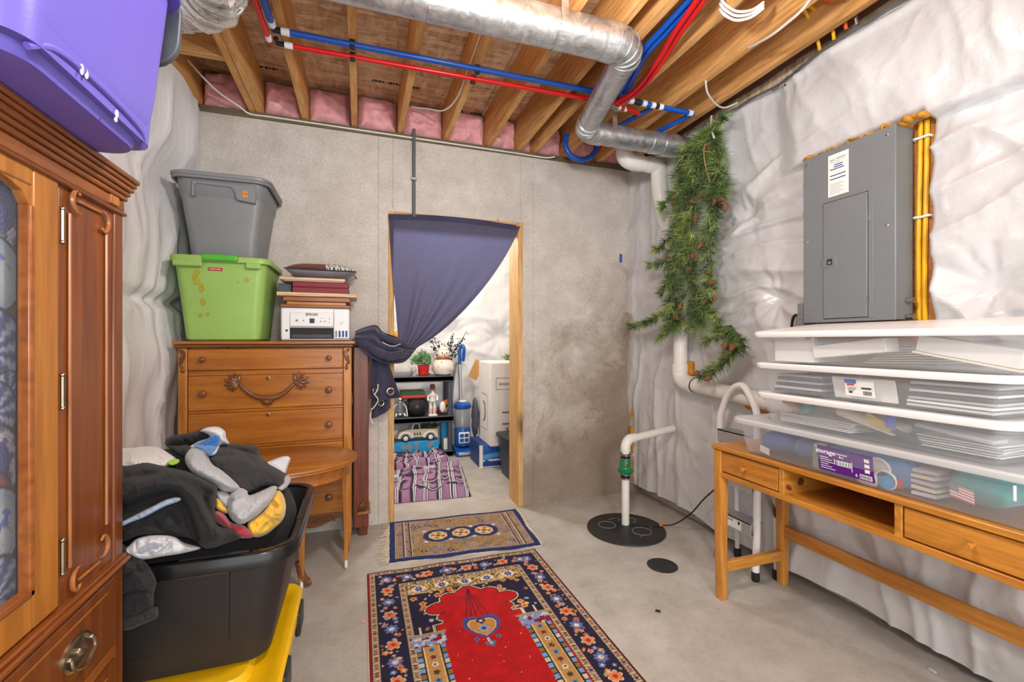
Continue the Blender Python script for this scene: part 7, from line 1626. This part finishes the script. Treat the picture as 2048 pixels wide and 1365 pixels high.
# ---------------------------------------------------------------- rugs
def disc(C, S, T, s, t, r, col, ax=1.0, rot=0.0):
    ds, dt = S-s, T-t; a = ds*math.cos(rot)+dt*math.sin(rot); b_ = -ds*math.sin(rot)+dt*math.cos(rot)
    C[(a/r)**2+(b_/(r*ax))**2 < 1] = rgb(col)
def flower(C, S, T, s, t, r, petal, core, n=5, ph=0.0, edge=None):
    ds, dt = S-s, T-t; rr = np.sqrt(ds*ds+dt*dt); th = np.arctan2(dt, ds); R = r*(.62+.38*np.abs(np.cos(n/2*th+ph)))
    if edge: C[rr < R*1.18] = rgb(edge)
    C[rr < R] = rgb(petal); C[rr < r*.38] = rgb(core)
def seg(C, S, T, s0, t0, s1, t1, w_, col):
    d = np.array([s1-s0, t1-t0]); L = np.hypot(*d); d = d/L; a = (S-s0)*d[0]+(T-t0)*d[1]; b_ = (S-s0)*-d[1]+(T-t0)*d[0]
    C[(a > 0) & (a < L) & (np.abs(b_) < w_)] = rgb(col)
RX0, RX1, RY1, RY0 = .030, .985, 2.487, .95
W_, L_ = RX1-RX0, RY1-RY0; nu, nv = 330, 530
S, T = np.meshgrid(np.linspace(0,W_,nu), np.linspace(0,L_,nv)); C = np.zeros((nv,nu,3)); C[:] = rgb('#1d1b3a')
rr_ = random.Random(17); E = np.minimum(np.minimum(S, W_-S), np.minimum(T, L_-T))
def guard(e0, e1):
    m = (E > e0) & (E < e1); along = np.where((np.minimum(S,W_-S) <= np.minimum(T,L_-T)), T, S)
    C[m] = rgb('#c9b08c'); k = np.floor(along/.014).astype(int); f = (along/.014) % 1; mid = (E-e0)/(e1-e0)
    C[m & (f < .22)] = rgb('#2a1a1c'); C[m & (k % 3 == 0) & (f > .35) & (f < .8) & (mid > .3) & (mid < .7)] = rgb('#7a2a26'); C[m & (k % 3 == 1) & (f > .35) & (f < .8) & (mid > .3) & (mid < .7)] = rgb('#3a3358')
    C[m & ((mid < .13) | (mid > .87))] = rgb('#241a20')
C[E < .010] = rgb('#7c1f1a'); C[S < .014] = rgb('#8d1018')
guard(.012,.045); guard(.150,.188)
def border_flowers(cs, ct_, k):
    pal = [('#d77a48','#b53b24'), ('#e0a078','#b5502f'), ('#6f7fb4','#c9c6d8'), ('#c98458','#e2c49a')]
    if k % 4 == 0: flower(C, S, T, cs, ct_, .030, '#6b78ad', '#d8d2d8', 8, 0, '#2b2d62')
    elif k % 4 == 2: flower(C, S, T, cs, ct_, .027, '#d98250', '#b5301f', 6, .5, '#e8c9a0')
    else:
        for j in range(3):
            p = pal[rr_.randrange(4)]; flower(C, S, T, cs+rr_.uniform(-.033,.033), ct_+rr_.uniform(-.022,.022), rr_.uniform(.009,.015), p[0], p[1], 5, rr_.uniform(0,3))
k = 0
for t in np.arange(.10, L_-.08, .052):
    for s in (.0975, W_-.0975): border_flowers(s, t, k)
    k += 1
for s in np.arange(.15, W_-.12, .052):
    for t in (.0975, L_-.0975): border_flowers(s, t, k)
    k += 1
for j in range(420):
    s, t = rr_.uniform(.05,W_-.05), rr_.uniform(.05,L_-.05); e = min(s, W_-s, t, L_-t)
    if .052 < e < .143: disc(C, S, T, s, t, rr_.uniform(.0035,.007), rr_.choice(['#c98a5a','#d7b08a','#8d95bd','#b5683f','#a99a6a']), rr_.uniform(1,1.9), rr_.uniform(0,3))
inn = E > .188
# cartouche band at the head of the field
i0 = .190; m = inn & (T < i0+.085); C[m] = rgb('#b89b62')
nz_ = fbm(S*110, T*110, 2); C[m & (nz_ > .58)] = rgb('#6d5a34'); C[m & (nz_ < .40)] = rgb('#d5bf8e')
for q_, s in enumerate(np.linspace(.245, W_-.245, 5)):
    disc(C, S, T, s, i0+.040, .036, '#e6dcc4', .62); flower(C, S, T, s, i0+.040, .021, '#2f3f8c', '#7f8cc4', 6)
m2 = inn & (T >= i0+.085) & (T < .44); fld = (T >= i0+.085) & inn
C[fld] = rgb('#1b1838')
for j in range(90):
    s, t = rr_.uniform(.20,W_-.20), rr_.uniform(i0+.09, .56)
    if j % 3 == 0: flower(C, S, T, s, t, rr_.uniform(.013,.020), rr_.choice(['#d9834e','#e0a56a','#cf9a5a']), rr_.choice(['#b5391f','#7b4a22']), 5, rr_.uniform(0,3))
    else: disc(C, S, T, s, t, rr_.uniform(.006,.012), rr_.choice(['#cf9a63','#dab383','#a8aec8','#b86b3c']), rr_.uniform(.5,1.0), rr_.uniform(0,3))
sc_ = W_/2-.005
# scalloped red niche
def niche(o):
    d = np.abs(S-sc_); m = (T > .60-o) & (d < .275+o*.0)
    m |= (T > .285-o*1.6) & (d < np.clip(.018+1.05*(T-.285+o*1.6), 0, .105+o)) & (T < .60)
    m |= ((d-.095)**2+(T-.365)**2 < (.045+o)**2)
    m |= ((d-.155)/(.062+o))**2+((T-.425)/(.042+o))**2 < 1
    m |= (T > .40) & (T < .60) & (d < .135+o+.03*np.clip((T-.47)/.1,0,1))
    m |= ((d-.150)**2+(T-.495)**2 < (.022+o)**2)
    m |= (T > .545-o) & (d < .19+o)
    return m & inn
C[niche(.012)] = rgb('#2a2030'); C[niche(.009)] = rgb('#d8cdb4'); C[niche(.004)] = rgb('#2a1a26')
nr = niche(0); C[nr] = rgb('#b5030c'); side = (T > .585) & inn & (np.abs(S-sc_) >= .19); C[side] = rgb('#b5030c')
red = nr | side; tex = fbm(S*26, T*26, 3); C[red] += ((tex-.5)*.16)[red][:, None]*np.array([1,.25,.3])
# columns
for sg in (-1, 1):
    cs = sc_+sg*.232; m = (np.abs(S-cs) < .058) & (T > .665) & (T < L_-.19)
    f = (T/.030) % 1; C[m] = rgb('#b98d4e'); out = np.abs(S-cs) > .036
    kk = np.floor(T/.030).astype(int); C[m & out] = rgb('#8a6a3c'); C[m & out & (kk % 2 == 0)] = rgb('#6f9fd0'); C[m & out & (kk % 4 == 1)] = rgb('#c9c3b4'); C[m & out & (f < .22)] = rgb('#1d1b2c')
    C[m & (np.abs(np.abs(S-cs)-.036) < .0035)] = rgb('#221a1c'); C[m & (np.abs(np.abs(S-cs)-.030) < .002)] = rgb('#e0c890')
    for q_, t in enumerate(np.arange(.69, L_-.2, .042)): flower(C, S, T, cs, t, .014, ['#3f7fc0','#8c3a24','#ddd6c6','#5a3a1c'][q_ % 4], '#1c2f5a', 5, q_)
    m = (np.abs(S-cs) < .070) & (T > .590) & (T < .668); C[m] = rgb('#7f93c4'); C[m & (fbm(S*70,T*70,2) > .55)] = rgb('#c9c4cc'); C[m & (fbm(S*60+9,T*60,2) > .6)] = rgb('#7a1f2c'); C[(np.abs(S-cs) < .075) & (T > .582) & (T < .596)] = rgb('#a08c5c')
    for dd_ in (-.028,.028): seg(C, S, T, cs+dd_, .535, cs+dd_, .585, .004, '#d8cdb4')
# hanging lamp
for ds in (-.062,-.035,-.012,.02,.05): seg(C, S, T, sc_, .305, sc_+ds, .560, .0018, '#241428')
def heart(r, dt): 
    x = (S-sc_)/r; y = -(T-.625-dt)/r; return (x*x+y*y-.55)**3-x*x*y*y*y*1.2 < 0
C[heart(.092,0)] = rgb('#2c56a8'); C[heart(.080,0)] = rgb('#5a3a74'); C[heart(.070,.002)] = rgb('#d8c49a'); C[heart(.064,.002)] = rgb('#c08a3c')
flower(C, S, T, sc_, .625, .028, '#8fa3c4', '#3b4a78', 6)
flower(C, S, T, sc_, .572, .022, '#2b2d4c', '#d0c8c8', 4); flower(C, S, T, sc_+.005, .725, .022, '#3f6cb4', '#c9b46a', 4, .6); seg(C, S, T, sc_, .69, sc_, .715, .006, '#c9c0b0')
for s_, t_ in ((-.045,.69),(.045,.69)): flower(C, S, T, sc_+s_, t_, .012, '#3f78b8', '#20305a', 5)
for j in range(70):
    s, t = rr_.uniform(.2,W_-.2), rr_.uniform(.6,1.3); disc(C, S, T, s, t, rr_.uniform(.0012,.0028), '#e6b8b4')
C *= (.90+.2*fbm(S*180,T*180,2))[...,None]
pile = .009+.002*fbm(S*90,T*90,2); pile[E < .004] = .001
skew = .02*np.sin(T*2)*0
prug = thing('prayer_rug', 'red and navy prayer rug with arched niche on the floor', 'rug', ((RX0+RX1)/2, (RY0+RY1)/2, 0))
shx = -.018*(T/L_)*0
gridmesh('pile', RX0+S+.0*T, RY1-T-.016*(S/W_)+.004*np.sin(S*20), pile, M['vc_rug'], prug, color=C, flip=True)
build('backing', MB().prism([(RX0,RY1-.001),(RX1,RY1-.017),(RX1,RY0-.016),(RX0,RY0)], 'z', .0003, .004), M['fringe'], prug)
# small runner at the doorway
a_, b_, c_, d_ = [P(px, row, z=.004) for px, row in ((779,1046),(1032,1019),(1083,1091),(778,1127))]
nu, nv = 330, 200; U, V = np.meshgrid(np.linspace(0,1,nu), np.linspace(0,1,nv)); S, T = U*.90, V*.57
C = np.zeros((nv,nu,3)); C[:] = rgb('#bfa78e'); w1 = np.sin(S*2*PI/.013)*np.sin(T*2*PI/.013)+.5*(fbm(S*30,T*30,2)-.5); n2 = fbm(S*40,T*40,2)
C[w1 > .02] = rgb('#2b2850'); C[(n2 > .6)] = rgb('#c2a070'); C[(n2 > .6) & (w1 > .2)] = rgb('#4a3a38')
rr_ = random.Random(4)
for j in range(34):
    s, t = rr_.uniform(.12,.78), rr_.choice((rr_.uniform(.08,.17), rr_.uniform(.40,.50)));
    if j % 2: 
        ds, dt = S-s, T-t; r = np.hypot(ds,dt); th = np.arctan2(dt,ds); m = r < .042; ray = np.sin(th*18+r*60) > 0
        C[m & ray] = rgb('#c9a669'); C[m & ~ray] = rgb('#4a3326')
    else:
        m = (np.abs(S-s)+np.abs(T-t) < .022); C[m] = rgb('#2a2c58'); C[(np.abs(S-s)+np.abs(T-t) < .010)] = rgb('#c9b48c')
for e in (.055,.095):
    m = np.abs(np.minimum(S,.90-S)-e-.03) < .004; C[m] = rgb('#2c2a50'); C[np.abs(np.minimum(S,.90-S)-e-.038) < .003] = rgb('#c9b08c')
med = np.zeros_like(S, bool)
for s in (.30,.45,.60): med |= ((S-s)/.092)**2+((T-.285)/.088)**2 < 1
med |= (np.abs(T-.285) < .05) & (S > .22) & (S < .68)
C[med] = rgb('#22305f')
for s in (.30,.45,.60):
    oct_ = np.maximum(np.maximum(np.abs(S-s)/.058, np.abs(T-.285)/.058), (np.abs(S-s)+np.abs(T-.285))/.080); C[oct_ < 1] = rgb('#ddc8a4'); C[oct_ < .86] = rgb('#c9a468')
    for q_ in range(8): disc(C, S, T, s+.033*math.cos(q_*PI/4+.3), .285+.033*math.sin(q_*PI/4+.3), .010, ['#8a5a30','#e4d2a8'][q_ % 2])
    disc(C, S, T, s, .285, .014, '#2a2a48', .6, .6)
for s in (.22,.375,.525,.68):
    for t in (.21,.36): disc(C, S, T, s, t, .014, '#d8d2c8', .8)
E = np.minimum(np.minimum(S,.90-S), np.minimum(T,.57-T)); C[(E > .034) & (E < .040)] = rgb('#b59c7c'); C[E < .034] = rgb('#1f2f66')
C *= (.88+.24*fbm(S*200,T*200,2))[...,None]
def bil(A, B, Cc, D): return (A*(1-U)+B*U)*(1-V)+(D*(1-U)+Cc*U)*V
srug = thing('runner_rug', 'small navy bordered rug with three medallions at the doorway', 'rug', tuple((a_+b_+c_+d_)/4-Vector((0,0,.004))))
gridmesh('pile', bil(a_.x,b_.x,c_.x,d_.x)+.006*np.sin(V*9)*(U > .97), bil(a_.y,b_.y,c_.y,d_.y)+.005*np.sin(U*14), .007+.002*fbm(S*80,T*80,2)-.005*(E < .003), M['vc_rug'], srug, color=C, flip=True)
build('backing', MB().prism([(p.x,p.y) for p in (d_,c_,b_,a_)], 'z', .0003, .003), M['fringe'], srug)
for (p0, p1, s_) in ((a_, d_, -1), (b_, c_, 1)):
    fm = MB(); rf = random.Random(3)
    for k in range(110):
        p = p0.lerp(p1, (k+.5)/110); L = rf.uniform(.035,.065)*(1 if s_ < 0 else .55); o = rf.uniform(-.015,.015); w_ = .0022
        fm.add([(p.x,p.y-w_,.004),(p.x,p.y+w_,.004),(p.x+s_*L*.5,p.y+o*.5+w_,.006),(p.x+s_*L*.5,p.y+o*.5-w_,.006),(p.x+s_*L,p.y+o+w_,.0025),(p.x+s_*L,p.y+o-w_,.0025)], [(0,1,2,3),(3,2,4,5)])
    build('fringe', fm, M['fringe'], srug, 0, 0, kind='stuff')
# crumbs and chips lying on the slab
rf = random.Random(6)
for (px, row, lab) in ((727,1245,'tan wood chip on the floor beside the prayer rug'), (1316,1224,'dark chip on the bare concrete near the desk leg'), (1865,1344,'pale curl of plastic on the floor below the desk')):
    p = P(px,row,z=0); build('wood_chip', MB().obox((p.x,p.y,.004), (.022,.012,.006), Matrix.Rotation(rf.uniform(0,3),3,'Z')), M['peach'] if px < 1000 else (M['dark'] if px < 1500 else M['paper_grey']), None, .001, label=lab, cat='chip')
